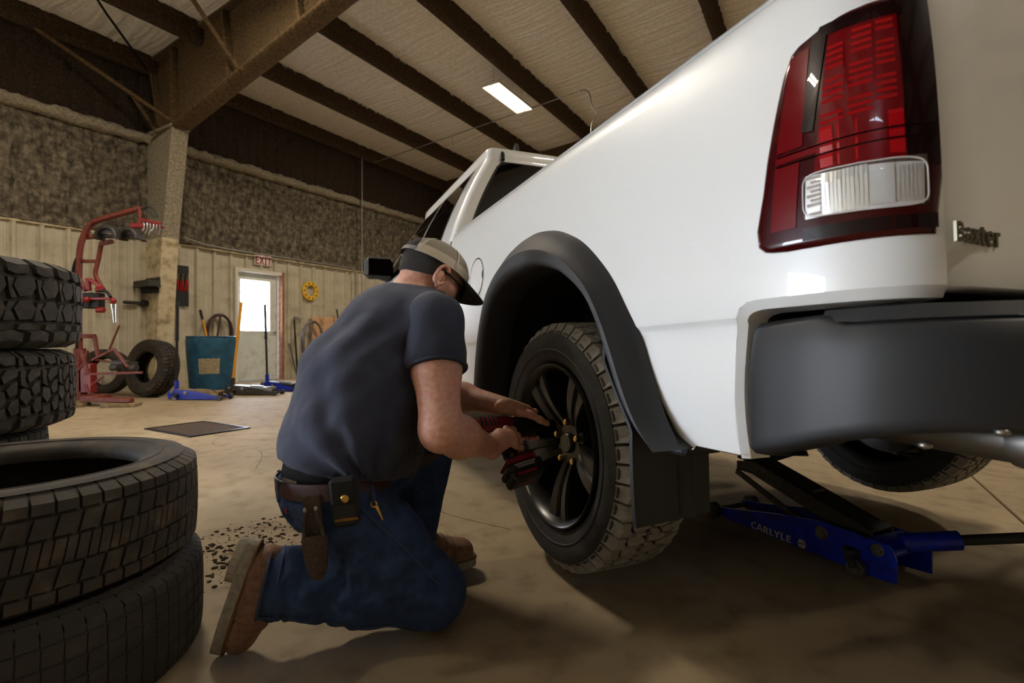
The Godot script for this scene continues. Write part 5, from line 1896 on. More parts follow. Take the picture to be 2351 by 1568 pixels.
# ---------------------------------------------------------------- things on the floor
func build_floor_things() -> void:
	# drum
	var dr := thing("plastic_drum", "blue plastic drum with a torn paper label by the wall", "drum", Transform3D(Basis(), Vector3(-4.62, 0, -7.98)))
	var m := MB.new()
	m.lathe([Vector2(0.0, 0.0), Vector2(0.27, 0.0), Vector2(0.295, 0.02), Vector2(0.30, 0.06), Vector2(0.315, 0.25), Vector2(0.335, 0.52), Vector2(0.345, 0.70), Vector2(0.348, 0.80), Vector2(0.340, 0.835), Vector2(0.346, 0.842), Vector2(0.346, 0.858), Vector2(0.334, 0.862), Vector2(0.326, 0.85), Vector2(0.326, 0.80), Vector2(0.30, 0.10), Vector2(0.0, 0.03)], 56)
	obj("shell", m, rough_mat("drum_blue", 97, 0.01, [[0.0, Color(0.05, 0.20, 0.27)], [0.5, Color(0.07, 0.29, 0.39)], [1.0, Color(0.14, 0.38, 0.48)]], 1.2, 0.5), dr)
	m = MB.new()
	var r0 := PackedVector3Array()
	var r1 := PackedVector3Array()
	var lu := PackedVector2Array()
	for k in 13:
		var an := 1.16 + lerpf(0.42, -0.42, k / 12.0)
		var rr := 0.3275
		r0.append(Vector3(cos(an) * (rr - 0.006), 0.30, sin(an) * (rr - 0.006)))
		r1.append(Vector3(cos(an) * (rr + 0.014), 0.53 - (0.012 if k % 3 == 1 else 0.0), sin(an) * (rr + 0.014)))
	m.grid([r0, r1])
	for k in 13: m.uv.append(Vector2(k / 12.0, 1))
	for k in 13: m.uv.append(Vector2(k / 12.0, 0))
	var lm := mat("paper_label", Color.WHITE, 0.9)
	lm.albedo_texture = label_print()
	obj("paper_label", m, lm, dr)
	build_rig()
	# grate in the floor
	var gr := thing("floor_grate", "rusty brown floor grate let into the concrete", "grate", RM * Transform3D(Basis(), Vector3(2.52, 0.0, 4.78)))
	m = MB.new()
	m.box(Vector3(0, 0.004, 0), Vector3(0.47, 0.008, 0.72), Basis(), 0.003)
	obj("plate", m, rough_mat("rust", 99, 0.02, [[0.0, Color(0.16, 0.11, 0.07)], [0.5, Color(0.26, 0.19, 0.12)], [1.0, Color(0.38, 0.29, 0.19)]], 3.0, 0.9, 0.3, 0.1), gr)
	m = MB.new()
	for q in [[0, 0.365, 0.52, 0.025], [0, -0.365, 0.52, 0.025], [0.247, 0, 0.025, 0.72], [-0.247, 0, 0.025, 0.72]]:
		m.box(Vector3(q[0], 0.006, q[1]), Vector3(q[2], 0.012, q[3]), Basis(), 0.002)
	obj("frame", m, mats["dark_steel"], gr)
	# crumbled mud beside the front tyres
	m = MB.new()
	for k in 1100:
		var a := rng.randf() * TAU
		var d := pow(rng.randf(), 0.8)
		var p := Vector3(-1.02 + cos(a) * d * 0.26 + 0.05 * noise.get_noise_1d(k), 0, -1.95 + sin(a) * d * 0.36)
		if Vector2(p.x + 1.182, p.z + 1.215).length() < 0.40:
			continue
		var s := 0.0010 + 0.0075 * pow(rng.randf(), 5.0)
		m.ball(p + Vector3(0, s * 0.25, 0), Vector3(s * rng.randf_range(0.8, 1.8), s * 0.55, s * rng.randf_range(0.8, 1.6)), 6, Basis(Vector3.UP, rng.randf() * TAU))
	var mud := obj("mud_crumbs", m, mats["mud"])
	tag(mud, "dark mud crumbs scattered on the concrete beside the front tyres", "mud")
	mud.set_meta("kind", "stuff")

func label_print() -> ImageTexture:
	var im := Image.create(128, 96, false, Image.FORMAT_RGB8)
	im.fill(Color(0.66, 0.60, 0.48))
	var r := RandomNumberGenerator.new()
	r.seed = 4
	for y in range(6, 92, 5):
		var x := 6
		while x < 120:
			var w := r.randi_range(3, 12)
			if r.randf() < 0.75:
				im.fill_rect(Rect2i(x, y, w, 2), Color(0.30, 0.26, 0.2))
			x += w + 2
	for k in 300:
		im.set_pixel(r.randi() % 128, r.randi() % 96, Color(0.45, 0.38, 0.28))
	return ImageTexture.create_from_image(im)

# red stand with a curved mast, air couplings and two arched black guards
func build_rig() -> void:
	var t := thing("tool_stand", "red steel stand with curved mast, hoses and chrome couplings by the column", "stand", Transform3D(Basis(), Vector3(-4.94, 0, -6.36)))
	var red: Material = mats["red_steel"]
	var bright := mat("red_enamel", Color(0.50, 0.06, 0.045), 0.4)
	var m := MB.new()
	m.tube(spline([Vector3(-0.363, 0.428, 0.0), Vector3(-0.374, 1.229, 0.0), Vector3(-0.369, 1.764, 0.0), Vector3(-0.353, 1.951, 0.0), Vector3(-0.31, 2.085, 0.0), Vector3(-0.246, 2.191, 0.0), Vector3(-0.166, 2.256, 0.0), Vector3(0.064, 2.325, 0.0), Vector3(0.369, 2.411, 0.0)], 50), 0.035, 8)
	m.tube([Vector3(0.369, 2.411, 0.0), Vector3(0.374, 2.218, 0.0)], 0.022, 8)
	obj("mast", m, red, t)
	m = MB.new()
	m.tube(spline([Vector3(-0.347, 1.55, 0.05), Vector3(-0.326, 1.817, 0.05), Vector3(-0.267, 2.058, 0.05), Vector3(-0.198, 2.218, 0.05)], 16), 0.02, 8)
	m.beam(Vector3(-0.342, 2.058, 0.0), Vector3(-0.053, 2.079, 0.0), 0.05, 0.06, 0.008)
	m.beam(Vector3(-0.112, 1.978, 0.0), Vector3(0.043, 2.01, 0.0), 0.05, 0.05, 0.008)
	m.tube(spline([Vector3(-0.096, 1.999, 0.0), Vector3(-0.134, 1.791, 0.0), Vector3(-0.171, 1.614, 0.0), Vector3(-0.128, 1.507, 0.0), Vector3(-0.075, 1.422, 0.0)], 16), 0.026, 8)
	m.beam(Vector3(-0.353, 1.764, 0.0), Vector3(-0.15, 1.764, 0.0), 0.04, 0.04, 0.006)
	m.tube([Vector3(-0.363, 1.55, 0.0), Vector3(-0.289, 1.4, 0.0)], 0.024, 8)
	obj("mast_brace", m, red, t)
	m = MB.new()
	m.beam(Vector3(-0.219, 1.55, 0.06), Vector3(-0.203, 1.4, 0.06), 0.05, 0.05, 0.01)
	m.beam(Vector3(-0.198, 1.539, 0.06), Vector3(-0.021, 1.411, 0.06), 0.04, 0.045, 0.01)
	m.cyl(Vector3(-0.096, 1.411, 0.08), Vector3(0.0, 1.406, 0.08), 0.035, 14, 0.008)
	m.beam(Vector3(-0.315, 1.293, 0.1), Vector3(0.118, 1.299, 0.1), 0.03, 0.03, 0.006)
	m.cyl(Vector3(-0.075, 1.16, 0.1), Vector3(0.016, 1.16, 0.1), 0.035, 14, 0.008)
	obj("swing_arm", m, bright, t)
	for q in [[0.136, 1.267], [-0.182, 1.283]]:
		m = MB.new()
		m.ball(Vector3(q[0], q[1], 0.12), Vector3(0.04, 0.04, 0.04), 16)
		obj("knob", m, bright, t)
	m = MB.new()
	m.box(Vector3(-0.166, 1.277, 0.03), Vector3(0.21, 0.19, 0.10), Basis(), 0.01)
	obj("control_box", m, mats["black"], t)
	m = MB.new()
	m.tube(spline([Vector3(-0.053, 1.4, 0.1), Vector3(0.043, 1.379, 0.1), Vector3(0.107, 1.315, 0.12)], 10), 0.018, 8)
	obj("hose", m, mats["black"], t)
	m = MB.new()
	m.tube(spline([Vector3(-0.214, 1.251, 0.14), Vector3(-0.241, 1.122, 0.14), Vector3(-0.262, 0.989, 0.13), Vector3(-0.321, 0.695, 0.1)], 12), 0.016, 8)
	obj("hose", m, mats["black"], t)
	for k in 4:
		m = MB.new()
		m.tube(spline([Vector3(-0.331, 1.978, -0.02), Vector3(-0.417 - 0.016 * k, 1.764, -0.04), Vector3(-0.465 - 0.011 * k, 1.55, -0.04), Vector3(-0.438, 1.229, -0.03)], 14), 0.007, 6)
		obj("hose", m, mats["black"], t)
		m = MB.new()
		m.tube(spline([Vector3(0.374, 2.405, 0.0), Vector3(0.46 + 0.021 * k, 2.384 + 0.016 * k, 0), Vector3(0.535 + 0.021 * k, 2.298, 0)], 10), 0.005, 6)
		obj("hose", m, mats["black"], t)
	for q in [[Vector3(0.15, 1.229, 0.14), Vector3(0.171, 1.005, 0.14), 0.026], [Vector3(-0.224, 1.245, 0.14), Vector3(-0.251, 1.058, 0.14), 0.017]]:
		m = MB.new()
		m.tube([q[0], q[0].lerp(q[1], 0.25), q[0].lerp(q[1], 0.26), q[1]], [q[2], q[2], q[2] * 0.8, q[2] * 0.55], 12)
		obj("coupling", m, mats["chrome"], t)
	# cross head with hooks
	m = MB.new()
	m.box(Vector3(0.353, 2.197, 0.0), Vector3(0.16, 0.06, 0.08), Basis(), 0.01)
	m.beam(Vector3(0.412, 2.266, 0.03), Vector3(0.652, 2.218, 0.03), 0.035, 0.03, 0.006)
	m.beam(Vector3(0.454, 2.234, -0.05), Vector3(0.641, 2.186, -0.05), 0.03, 0.025, 0.006)
	obj("cross_head", m, bright, t)
	m = MB.new()
	for k in 6:
		var x := 0.444 + 0.0385 * k
		m = MB.new()
		m.tube([Vector3(x, 2.234, 0.03), Vector3(x + 0.005, 2.17 - 0.016 * (k % 3), 0.03), Vector3(x - 0.011, 2.127 - 0.021 * (k % 3), 0.04)], 0.010, 6)
		obj("hook", m, mats["chrome"], t)
	for q in [[0.059, 2.015, 0.150], [0.326, 2.010, 0.128]]:
		m = MB.new()
		var rows := []
		for r in [[1.0, 0.0], [1.0, 0.14], [0.78, 0.16], [0.72, 0.14], [0.72, 0.0], [1.0, 0.0]]:
			var row := PackedVector3Array()
			for k in 20:
				var an := PI * k / 19.0
				row.append(Vector3(q[0] - cos(an) * q[2] * r[0], q[1] + sin(an) * q[2] * 1.15 * r[0], r[1]))
			rows.append(row)
		m.grid(rows)
		m.box(Vector3(q[0], q[1] + 0.043, 0.06), Vector3(q[2] * 1.5, 0.05, 0.03), Basis(), 0.01)
		obj("arched_guard", m, mats["greasy_steel"], t)
	# lower frame
	m = MB.new()
	m.beam(Vector3(-0.39, 0.695, -0.03), Vector3(-0.374, 0.096, -0.03), 0.10, 0.10, 0.01)
	m.beam(Vector3(-0.267, 0.668, 0.0), Vector3(-0.369, 0.321, 0.0), 0.03, 0.03, 0.005)
	m.beam(Vector3(-0.331, 0.845, 0.0), Vector3(-0.176, 0.845, 0.0), 0.06, 0.05, 0.008)
	m.beam(Vector3(-0.182, 0.845, 0.0), Vector3(-0.144, 0.599, 0.0), 0.04, 0.04, 0.006)
	m.beam(Vector3(-0.267, 0.673, 0.1), Vector3(-0.176, 0.385, 0.1), 0.035, 0.035, 0.005)
	m.beam(Vector3(-0.192, 0.385, 0.1), Vector3(0.476, 0.406, 0.1), 0.03, 0.028, 0.004)
	m.beam(Vector3(-0.182, 0.551, 0.05), Vector3(0.096, 0.69, 0.05), 0.025, 0.03, 0.004)
	m.beam(Vector3(0.096, 0.69, 0.05), Vector3(0.267, 0.465, 0.05), 0.035, 0.03, 0.005)
	m.beam(Vector3(-0.176, 0.556, 0.0), Vector3(0.096, 0.518, 0.0), 0.03, 0.025, 0.004)
	m.beam(Vector3(0.16, 0.978, 0.05), Vector3(-0.027, 0.62, 0.0), 0.02, 0.02, 0.004)
	m.beam(Vector3(-0.353, 0.374, 0.1), Vector3(-0.214, 0.524, 0.1), 0.02, 0.02, 0.003)
	m.beam(Vector3(-0.15, 0.246, 0.1), Vector3(0.011, 0.363, 0.1), 0.018, 0.018, 0.003)
	m.beam(Vector3(-0.353, 0.267, 0.1), Vector3(-0.289, 0.096, 0.1), 0.03, 0.02, 0.003)
	m.beam(Vector3(-0.208, 0.267, 0.1), Vector3(-0.16, 0.139, 0.1), 0.025, 0.02, 0.003)
	obj("lower_frame", m, red, t)
	m = MB.new()
	m.box(Vector3(-0.289, 0.331, -0.03), Vector3(0.16, 0.36, 0.10), Basis(), 0.01)
	obj("red_tank", m, bright, t)
	m = MB.new()
	m.beam(Vector3(-0.374, 0.102, 0.0), Vector3(-0.021, 0.102, 0.0), 0.16, 0.06, 0.008)
	m.beam(Vector3(-0.241, 0.091, 0.12), Vector3(-0.021, 0.102, 0.12), 0.06, 0.07, 0.008)
	m.beam(Vector3(-0.075, 0.086, 0.14), Vector3(0.385, 0.075, 0.14), 0.08, 0.055, 0.008)
	obj("base", m, red, t)
	m = MB.new()
	m.box(Vector3(0.134, 0.492, 0.0), Vector3(0.16, 0.12, 0.14), Basis(), 0.015)
	m.tube([Vector3(0.08, 0.518, 0.06), Vector3(0.401, 0.524, 0.06)], 0.008, 6)
	m.cyl(Vector3(0.096, 0.465, 0.1), Vector3(0.182, 0.465, 0.1), 0.04, 12, 0.005)
	m.cyl(Vector3(0.299, 0.465, 0.05), Vector3(0.374, 0.465, 0.05), 0.045, 12, 0.005)
	obj("pump", m, mats["greasy_steel"], t)
	for q in [[-0.289, 0, 0.25, "timber block under the near foot of the red stand"], [0.267, 0, 0.36, "long timber block under the far foot of the red stand"]]:
		m = MB.new()
		m.box(Vector3.ZERO, Vector3(q[2], 0.044, 0.20), Basis(Vector3.UP, 0.25), 0.006)
		var o := obj("timber_block", m, mats["timber"])
		o.position = Vector3(-4.94, 0.022, -6.20) + Vector3(q[0], 0, 0)
		tag(o, q[3], "block", "timber blocks")
# ---------------------------------------------------------------- bodies from smoothly joined tapered bones
# a bone is [start, end, radius at start, radius at end, wide direction, how much wider]
func bone(a: Vector3, b: Vector3, ra: float, rb: float, u := Vector3.ZERO, k := 1.0) -> Array:
	return [a, b, ra, rb, u, k]

func bone_dist(p: Vector3, bn: Array) -> float:
	var a: Vector3 = bn[0]
	var u: Vector3 = bn[4]
	var k: float = bn[5]
	var q := p - a
	var d: Vector3 = bn[1] - a
	if k != 1.0:
		var s := 1.0 / k - 1.0
		q += u * (q.dot(u) * s)
		d += u * (d.dot(u) * s)
	var t := clampf(q.dot(d) / maxf(d.length_squared(), 1e-9), 0.0, 1.0)
	return (q - d * t).length() - lerpf(bn[2], bn[3], t)

func field(p: Vector3, bones: Array, k: float) -> float:
	var f := 10.0
	for bn in bones:
		var d := bone_dist(p, bn)
		var h := maxf(k - absf(f - d), 0.0) / k
		f = minf(f, d) - h * h * k * 0.25
	return f

# meshes the field of the bones as surface nets into mb; bend is added near the surface, cuts are planes [point, outward normal, reach]
func flesh(mb: MB, bones: Array, cell: float, k: float, bend = null, cuts := []) -> void:
	var lo := Vector3(1e9, 1e9, 1e9)
	var hi := -lo
	for bn in bones:
		for e in 2:
			var r: float = maxf(bn[2], bn[3]) * maxf(1.0, bn[5]) + 3 * cell + 0.02
			lo = lo.min(bn[e] - Vector3(r, r, r))
			hi = hi.max(bn[e] + Vector3(r, r, r))
	var n := Vector3i(((hi - lo) / cell).ceil()) + Vector3i.ONE
	var nx := n.x
	var nxy := n.x * n.y
	var f := PackedFloat32Array()
	f.resize(nxy * n.z)
	f.fill(1.0)
	for bn in bones:
		var a: Vector3 = bn[0]
		var d: Vector3 = bn[1] - a
		var u: Vector3 = bn[4]
		var s: float = 1.0 / bn[5] - 1.0
		var wide: bool = bn[5] != 1.0
		var d2 := d + u * (d.dot(u) * s) if wide else d
		var inv := 1.0 / maxf(d2.length_squared(), 1e-9)
		var ra: float = bn[2]
		var dr: float = bn[3] - ra
		var rr: float = maxf(bn[2], bn[3]) * maxf(1.0, bn[5]) + k + 2 * cell
		var b0 := Vector3i((((a.min(bn[1]) - Vector3(rr, rr, rr)) - lo) / cell).floor()).clamp(Vector3i.ZERO, n - Vector3i.ONE)
		var b1 := Vector3i((((a.max(bn[1]) + Vector3(rr, rr, rr)) - lo) / cell).ceil()).clamp(Vector3i.ZERO, n - Vector3i.ONE)
		for z in range(b0.z, b1.z + 1):
			for y in range(b0.y, b1.y + 1):
				var at := z * nxy + y * nx
				var q0 := lo + Vector3(0, y, z) * cell - a
				for x in range(b0.x, b1.x + 1):
					var q := q0
					q.x += x * cell
					if wide:
						q += u * (q.dot(u) * s)
					var t := clampf(q.dot(d2) * inv, 0.0, 1.0)
					var g := (q - d2 * t).length() - ra - dr * t
					var o := f[at + x]
					var h := k - absf(o - g)
					if h > 0.0:
						f[at + x] = minf(o, g) - h * h / k * 0.25
					elif g < o:
						f[at + x] = g
	if bend != null or cuts.size():
		for z in n.z:
			for y in n.y:
				var at := z * nxy + y * nx
				for x in nx:
					var o := f[at + x]
					if o < 0.05:
						var p := lo + Vector3(x, y, z) * cell
						if bend != null and o > -0.04:
							o += bend.call(p)
						for c in cuts:
							if c.size() < 3 or p.distance_to(c[0]) < c[2]:
								o = maxf(o, (p - c[0]).dot(c[1]))
						f[at + x] = o
	# surface nets
	var id := {}
	var cs := [0, 1, nx, nx + 1, nxy, nxy + 1, nxy + nx, nxy + nx + 1]
	var edges := [[0, 1], [0, 2], [0, 4], [1, 3], [1, 5], [2, 3], [2, 6], [3, 7], [4, 5], [4, 6], [5, 7], [6, 7]]
	var offs := [Vector3(0, 0, 0), Vector3(1, 0, 0), Vector3(0, 1, 0), Vector3(1, 1, 0), Vector3(0, 0, 1), Vector3(1, 0, 1), Vector3(0, 1, 1), Vector3(1, 1, 1)]
	for z in n.z - 1:
		for y in n.y - 1:
			var at := z * nxy + y * nx
			for x in nx - 1:
				var i := at + x
				var v0 := f[i] < 0.0
				if v0 == (f[i + 1] < 0.0) and v0 == (f[i + nx] < 0.0) and v0 == (f[i + nx + 1] < 0.0) and v0 == (f[i + nxy] < 0.0) and v0 == (f[i + nxy + 1] < 0.0) and v0 == (f[i + nxy + nx] < 0.0) and v0 == (f[i + nxy + nx + 1] < 0.0):
					continue
				var sum := Vector3.ZERO
				var cnt := 0
				for e in edges:
					var fa := f[i + cs[e[0]]]
					var fb := f[i + cs[e[1]]]
					if (fa < 0.0) != (fb < 0.0):
						sum += (offs[e[0]] as Vector3).lerp(offs[e[1]], fa / (fa - fb))
						cnt += 1
				id[i] = mb.v.size()
				mb.v.append(lo + (Vector3(x, y, z) + sum / cnt) * cell)
	for i in id:
		for ax in 3:
			var st: int = [1, nx, nxy][ax]
			var s1: int = [nx, nxy, 1][ax]
			var s2: int = [nxy, 1, nx][ax]
			var a := f[i] < 0.0
			if a == (f[i + st] < 0.0):
				continue
			if not (id.has(i - s1) and id.has(i - s2) and id.has(i - s1 - s2)):
				continue
			var q := [id[i], id[i - s1], id[i - s1 - s2], id[i - s2]]
			if a:
				mb.ix.append_array(PackedInt32Array([q[0], q[1], q[2], q[0], q[2], q[3]]))
			else:
				mb.ix.append_array(PackedInt32Array([q[0], q[2], q[1], q[0], q[3], q[2]]))

# a ring of surface points of the field, square to axis, seen from c
func surface_ring(bones: Array, k: float, c: Vector3, axis: Vector3, x0: Vector3, n: int, off: float) -> Array:
	var x := (x0 - axis * x0.dot(axis)).normalized()
	var y := axis.cross(x)
	var out := []
	for i in n:
		var an := TAU * i / n
		var d := x * cos(an) + y * sin(an)
		out.append(surface_hit(bones, k, c, d) + d * off)
	return out

func surface_hit(bones: Array, k: float, c: Vector3, d: Vector3) -> Vector3:
	var t := 0.0
	while t < 0.5 and field(c + d * t, bones, k) < 0.0:
		t += 0.006
	var a := t - 0.006
	var b := t
	for it in 8:
		var m := (a + b) * 0.5
		if field(c + d * m, bones, k) < 0.0: a = m
		else: b = m
	return c + d * a

# ---------------------------------------------------------------- the kneeling mechanic
var FWD := Vector3(0.90, 0, -0.43).normalized()
var LAT := Vector3(-0.43, 0, -0.90).normalized()   # towards his left
var TOOL_AX := Vector3(0.9153, 0, -0.4027)          # the wrench points at the wheel along this
var NUT := Vector3(0.128, 0.505, -1.712)
var HANDLE := Vector3(-0.024, 0.462, -1.592)        # middle of the pistol grip
var GRIP_DIR := Vector3(0.45, -0.72, 0.53).normalized()

func build_person() -> void:
	var r_sh := Vector3(-0.215, 0.828, -1.41)
	var l_sh := Vector3(-0.365, 0.835, -1.715)
	var r_el := Vector3(-0.176, 0.560, -1.285)
	var l_el := Vector3(-0.245, 0.60, -1.80)
	var side := TOOL_AX.cross(-GRIP_DIR).normalized()
	var r_wr := HANDLE - TOOL_AX * 0.072 + side * 0.040 + GRIP_DIR * 0.028
	var nose := NUT - TOOL_AX * 0.085
	var l_wr := nose - TOOL_AX * 0.078 + Vector3.UP * 0.070
	var r_hip := Vector3(-0.445, 0.385, -1.30)
	var l_hip := r_hip + LAT * 0.19
	var r_kn := Vector3(-0.222, 0.098, -1.415)
	var l_kn := Vector3(-0.262, 0.475, -1.70)
	var r_an := Vector3(-0.612, 0.190, -1.275)
	var l_an := Vector3(-0.345, 0.09, -1.68)
	var spine := [Vector3(-0.47, 0.415, -1.385), Vector3(-0.438, 0.52, -1.43), Vector3(-0.420, 0.672, -1.475), Vector3(-0.345, 0.815, -1.525), Vector3(-0.300, 0.895, -1.55)]
	var head_c := Vector3(-0.251, 0.972, -1.58)
	var fd := Vector3(0.72, -0.50, -0.48).normalized()
	var hu := (Vector3.UP - fd * fd.y).normalized()
	var hs := fd.cross(hu).normalized()   # towards his right ear

	var skin_m := rough_mat("skin", 101, 0.02, [[0.0, Color(0.73, 0.49, 0.41)], [0.5, Color(0.81, 0.60, 0.52)], [1.0, Color(0.86, 0.67, 0.59)]], 5.0, 0.5)
	skin_m.subsurf_scatter_enabled = true
	skin_m.subsurf_scatter_strength = 0.15
	var person := MeshInstance3D.new()
	person.name = "person"
	add_child(person)
	tag(person, "kneeling person in navy t-shirt, blue jeans and grey mesh cap bolting the wheel", "person")
	# ---- skin: trunk core, arms, neck; then head and hands in finer grids
	var mb := MB.new()
	var body := [
		bone(spine[0], spine[2], 0.10, 0.11, LAT, 1.2), bone(spine[2], spine[4], 0.11, 0.07, LAT, 1.2),
		bone(r_sh, r_sh.lerp(r_el, 0.45), 0.060, 0.061), bone(r_sh.lerp(r_el, 0.45), r_el, 0.061, 0.050), bone(r_el, r_el.lerp(r_wr, 0.35), 0.050, 0.053), bone(r_el.lerp(r_wr, 0.35), r_wr, 0.053, 0.031),
		bone(l_sh, l_el, 0.060, 0.048), bone(l_el, l_el.lerp(l_wr, 0.35), 0.046, 0.047), bone(l_el.lerp(l_wr, 0.35), l_wr, 0.047, 0.028),
		bone(spine[4] + FWD * 0.012, head_c - hu * 0.05 - fd * 0.015, 0.062, 0.056), bone(r_sh, spine[4], 0.05, 0.06), bone(l_sh, spine[4], 0.05, 0.06),
		bone(r_hip, r_kn, 0.07, 0.05), bone(l_hip, l_kn, 0.07, 0.05), bone(r_kn, r_an, 0.05, 0.04), bone(l_kn, l_an, 0.05, 0.04), bone(r_hip, l_hip, 0.08, 0.08), bone(spine[0], r_hip, 0.08, 0.08),
	]
	flesh(mb, body, 0.009, 0.03)
	# head
	var B := Basis(hs, hu, -fd)   # right, up, back
	var H := func(x: float, y: float, z: float) -> Vector3: return head_c + hs * x + hu * y + fd * z
	var head := [
		bone(H.call(0, 0.016, -0.020), H.call(0, 0.018, 0.018), 0.079, 0.076),
		bone(H.call(0, -0.035, 0.055), H.call(0, -0.075, 0.058), 0.050, 0.036),
		bone(H.call(0.040, -0.055, 0.005), H.call(0.014, -0.095, 0.070), 0.030, 0.022), bone(H.call(-0.040, -0.055, 0.005), H.call(-0.014, -0.095, 0.070), 0.030, 0.022),
		bone(H.call(0.045, -0.015, 0.050), H.call(-0.045, -0.015, 0.050), 0.026, 0.026),
		bone(H.call(0, 0.005, 0.092), H.call(0, -0.030, 0.112), 0.010, 0.014),
		bone(H.call(0.014, -0.060, 0.088), H.call(-0.014, -0.060, 0.088), 0.011, 0.011),
		bone(H.call(0.030, 0.022, 0.082), H.call(-0.030, 0.022, 0.082), 0.014, 0.014),
		bone(H.call(0, -0.05, -0.020), spine[4] + hu * 0.01 + FWD * 0.012, 0.060, 0.066), bone(H.call(0, -0.03, 0.0), H.call(0, -0.10, -0.036), 0.057, 0.058),
	]
	flesh(mb, head, 0.0045, 0.022)
	# ear
	var e0: Vector3 = H.call(0.078, -0.004, -0.004)
	var loop := []
	for k in 15:
		var an := lerpf(2.5, -2.6, k / 14.0)
		loop.append(e0 + hs * (0.012 + 0.003 * sin(an)) + hu * (sin(an) * 0.029 + 0.004) - fd * (cos(an) * 0.0175 - 0.002))
	mb.tube(loop, 0.0055, 8)
	mb.ball(e0 + hs * 0.004 - hu * 0.002 - fd * 0.004, Vector3(0.010, 0.026, 0.016), 14, B)
	mb.ball(e0 + hs * 0.008 - hu * 0.026 + fd * 0.004, Vector3(0.007, 0.011, 0.008), 12, B)
	mb.ball(e0 + hs * 0.008 - hu * 0.002 + fd * 0.011, Vector3(0.005, 0.008, 0.005), 10, B)
	var e1: Vector3 = H.call(-0.082, -0.004, -0.004)
	mb.ball(e1, Vector3(0.009, 0.030, 0.019), 14, B)
	# right hand closed round the pistol grip
	var hand := [bone(r_wr, HANDLE + side * 0.042 - TOOL_AX * 0.022 + GRIP_DIR * 0.006, 0.029, 0.022, GRIP_DIR, 1.35), bone(HANDLE + side * 0.042 - TOOL_AX * 0.022, HANDLE + side * 0.040 + TOOL_AX * 0.014, 0.021, 0.017, GRIP_DIR, 1.6)]
	for k in 4:
		var off: Vector3 = GRIP_DIR * [-0.036, -0.014, 0.008, 0.029][k]
		var s: float = [1.0, 1.06, 1.0, 0.86][k]
		var c := HANDLE + off
		var p := [c + side * 0.036 + TOOL_AX * 0.012, c + side * 0.024 + TOOL_AX * 0.040 * s, c - side * 0.008 + TOOL_AX * 0.041 * s, c - side * 0.026 + TOOL_AX * 0.022, c - side * 0.029 + TOOL_AX * 0.003]
		for j in 4:
			hand.append(bone(p[j], p[j + 1], [0.0108, 0.0098, 0.0092, 0.0084][j] * s, [0.0098, 0.0092, 0.0084, 0.0074][j] * s))
	var tb := [HANDLE + side * 0.026 - TOOL_AX * 0.036 - GRIP_DIR * 0.012, HANDLE + side * 0.002 - TOOL_AX * 0.040 - GRIP_DIR * 0.036, HANDLE - side * 0.024 - TOOL_AX * 0.026 - GRIP_DIR * 0.042, HANDLE - side * 0.032 + TOOL_AX * 0.002 - GRIP_DIR * 0.040]
	for j in 3:
		hand.append(bone(tb[j], tb[j + 1], [0.017, 0.012, 0.0105][j], [0.012, 0.0105, 0.0085][j]))
	flesh(mb, hand, 0.0034, 0.009)
	# left hand over the nose of the wrench: thumb along the near side, fingertips showing below
	var c2 := Vector3(0.403, 0, 0.915)
	var U := Vector3.UP
	hand = [bone(l_wr, nose - TOOL_AX * 0.012 + U * 0.052 - c2 * 0.004, 0.027, 0.021, TOOL_AX, 1.4)]
	for k in 4:
		var c: Vector3 = nose + TOOL_AX * [-0.030, -0.009, 0.012, 0.031][k]
		var s: float = [0.88, 1.0, 1.05, 1.0][k]
		var p := [c + U * 0.046 - c2 * 0.008, c + U * 0.026 - c2 * 0.040 * s, c - U * 0.012 - c2 * 0.043 * s, c - U * 0.037 * s - c2 * 0.018, c - U * 0.037 * s + c2 * 0.012]
		for j in 4:
			hand.append(bone(p[j], p[j + 1], [0.0105, 0.0096, 0.009, 0.0082][j] * s, [0.0096, 0.009, 0.0082, 0.0074][j] * s))
	tb = [nose - TOOL_AX * 0.034 + U * 0.050 + c2 * 0.010, nose - TOOL_AX * 0.002 + U * 0.042 + c2 * 0.026, nose + TOOL_AX * 0.028 + U * 0.024 + c2 * 0.034, nose + TOOL_AX * 0.056 + U * 0.010 + c2 * 0.031]
	for j in 3:
		hand.append(bone(tb[j], tb[j + 1], [0.016, 0.0122, 0.0105][j], [0.0122, 0.0105, 0.0088][j]))
	flesh(mb, hand, 0.0034, 0.009)
	person.mesh = mb.mesh()
	person.material_override = skin_m

	# ---- t-shirt
	var sh_m := rough_mat("shirt_cloth", 103, 0.06, [[0.0, Color(0.135, 0.15, 0.215)], [1.0, Color(0.175, 0.19, 0.265)]], 8.0, 0.92, 0.03, 0.3)
	sh_m.rim_enabled = true
	sh_m.rim = 0.2
	sh_m.rim_tint = 0.4
	var sl_r := r_sh.lerp(r_el, 0.46)
	var sl_l := l_sh.lerp(l_el, 0.5)
	var shirt := [
		bone(Vector3(-0.470, 0.400, -1.385), Vector3(-0.436, 0.515, -1.425), 0.158, 0.176, LAT, 1.22), bone(Vector3(-0.436, 0.515, -1.425), spine[2], 0.176, 0.166, LAT, 1.25),
		bone(spine[2], spine[3], 0.166, 0.135, LAT, 1.32), bone(spine[3], spine[4], 0.135, 0.082, LAT, 1.4),
		bone(r_sh.lerp(spine[4], 0.45), r_sh, 0.078, 0.070), bone(l_sh.lerp(spine[4], 0.45), l_sh, 0.078, 0.070), bone(r_sh, spine[3] + FWD * 0.03, 0.06, 0.09), bone(l_sh, spine[3] + FWD * 0.03, 0.06, 0.09),
	]
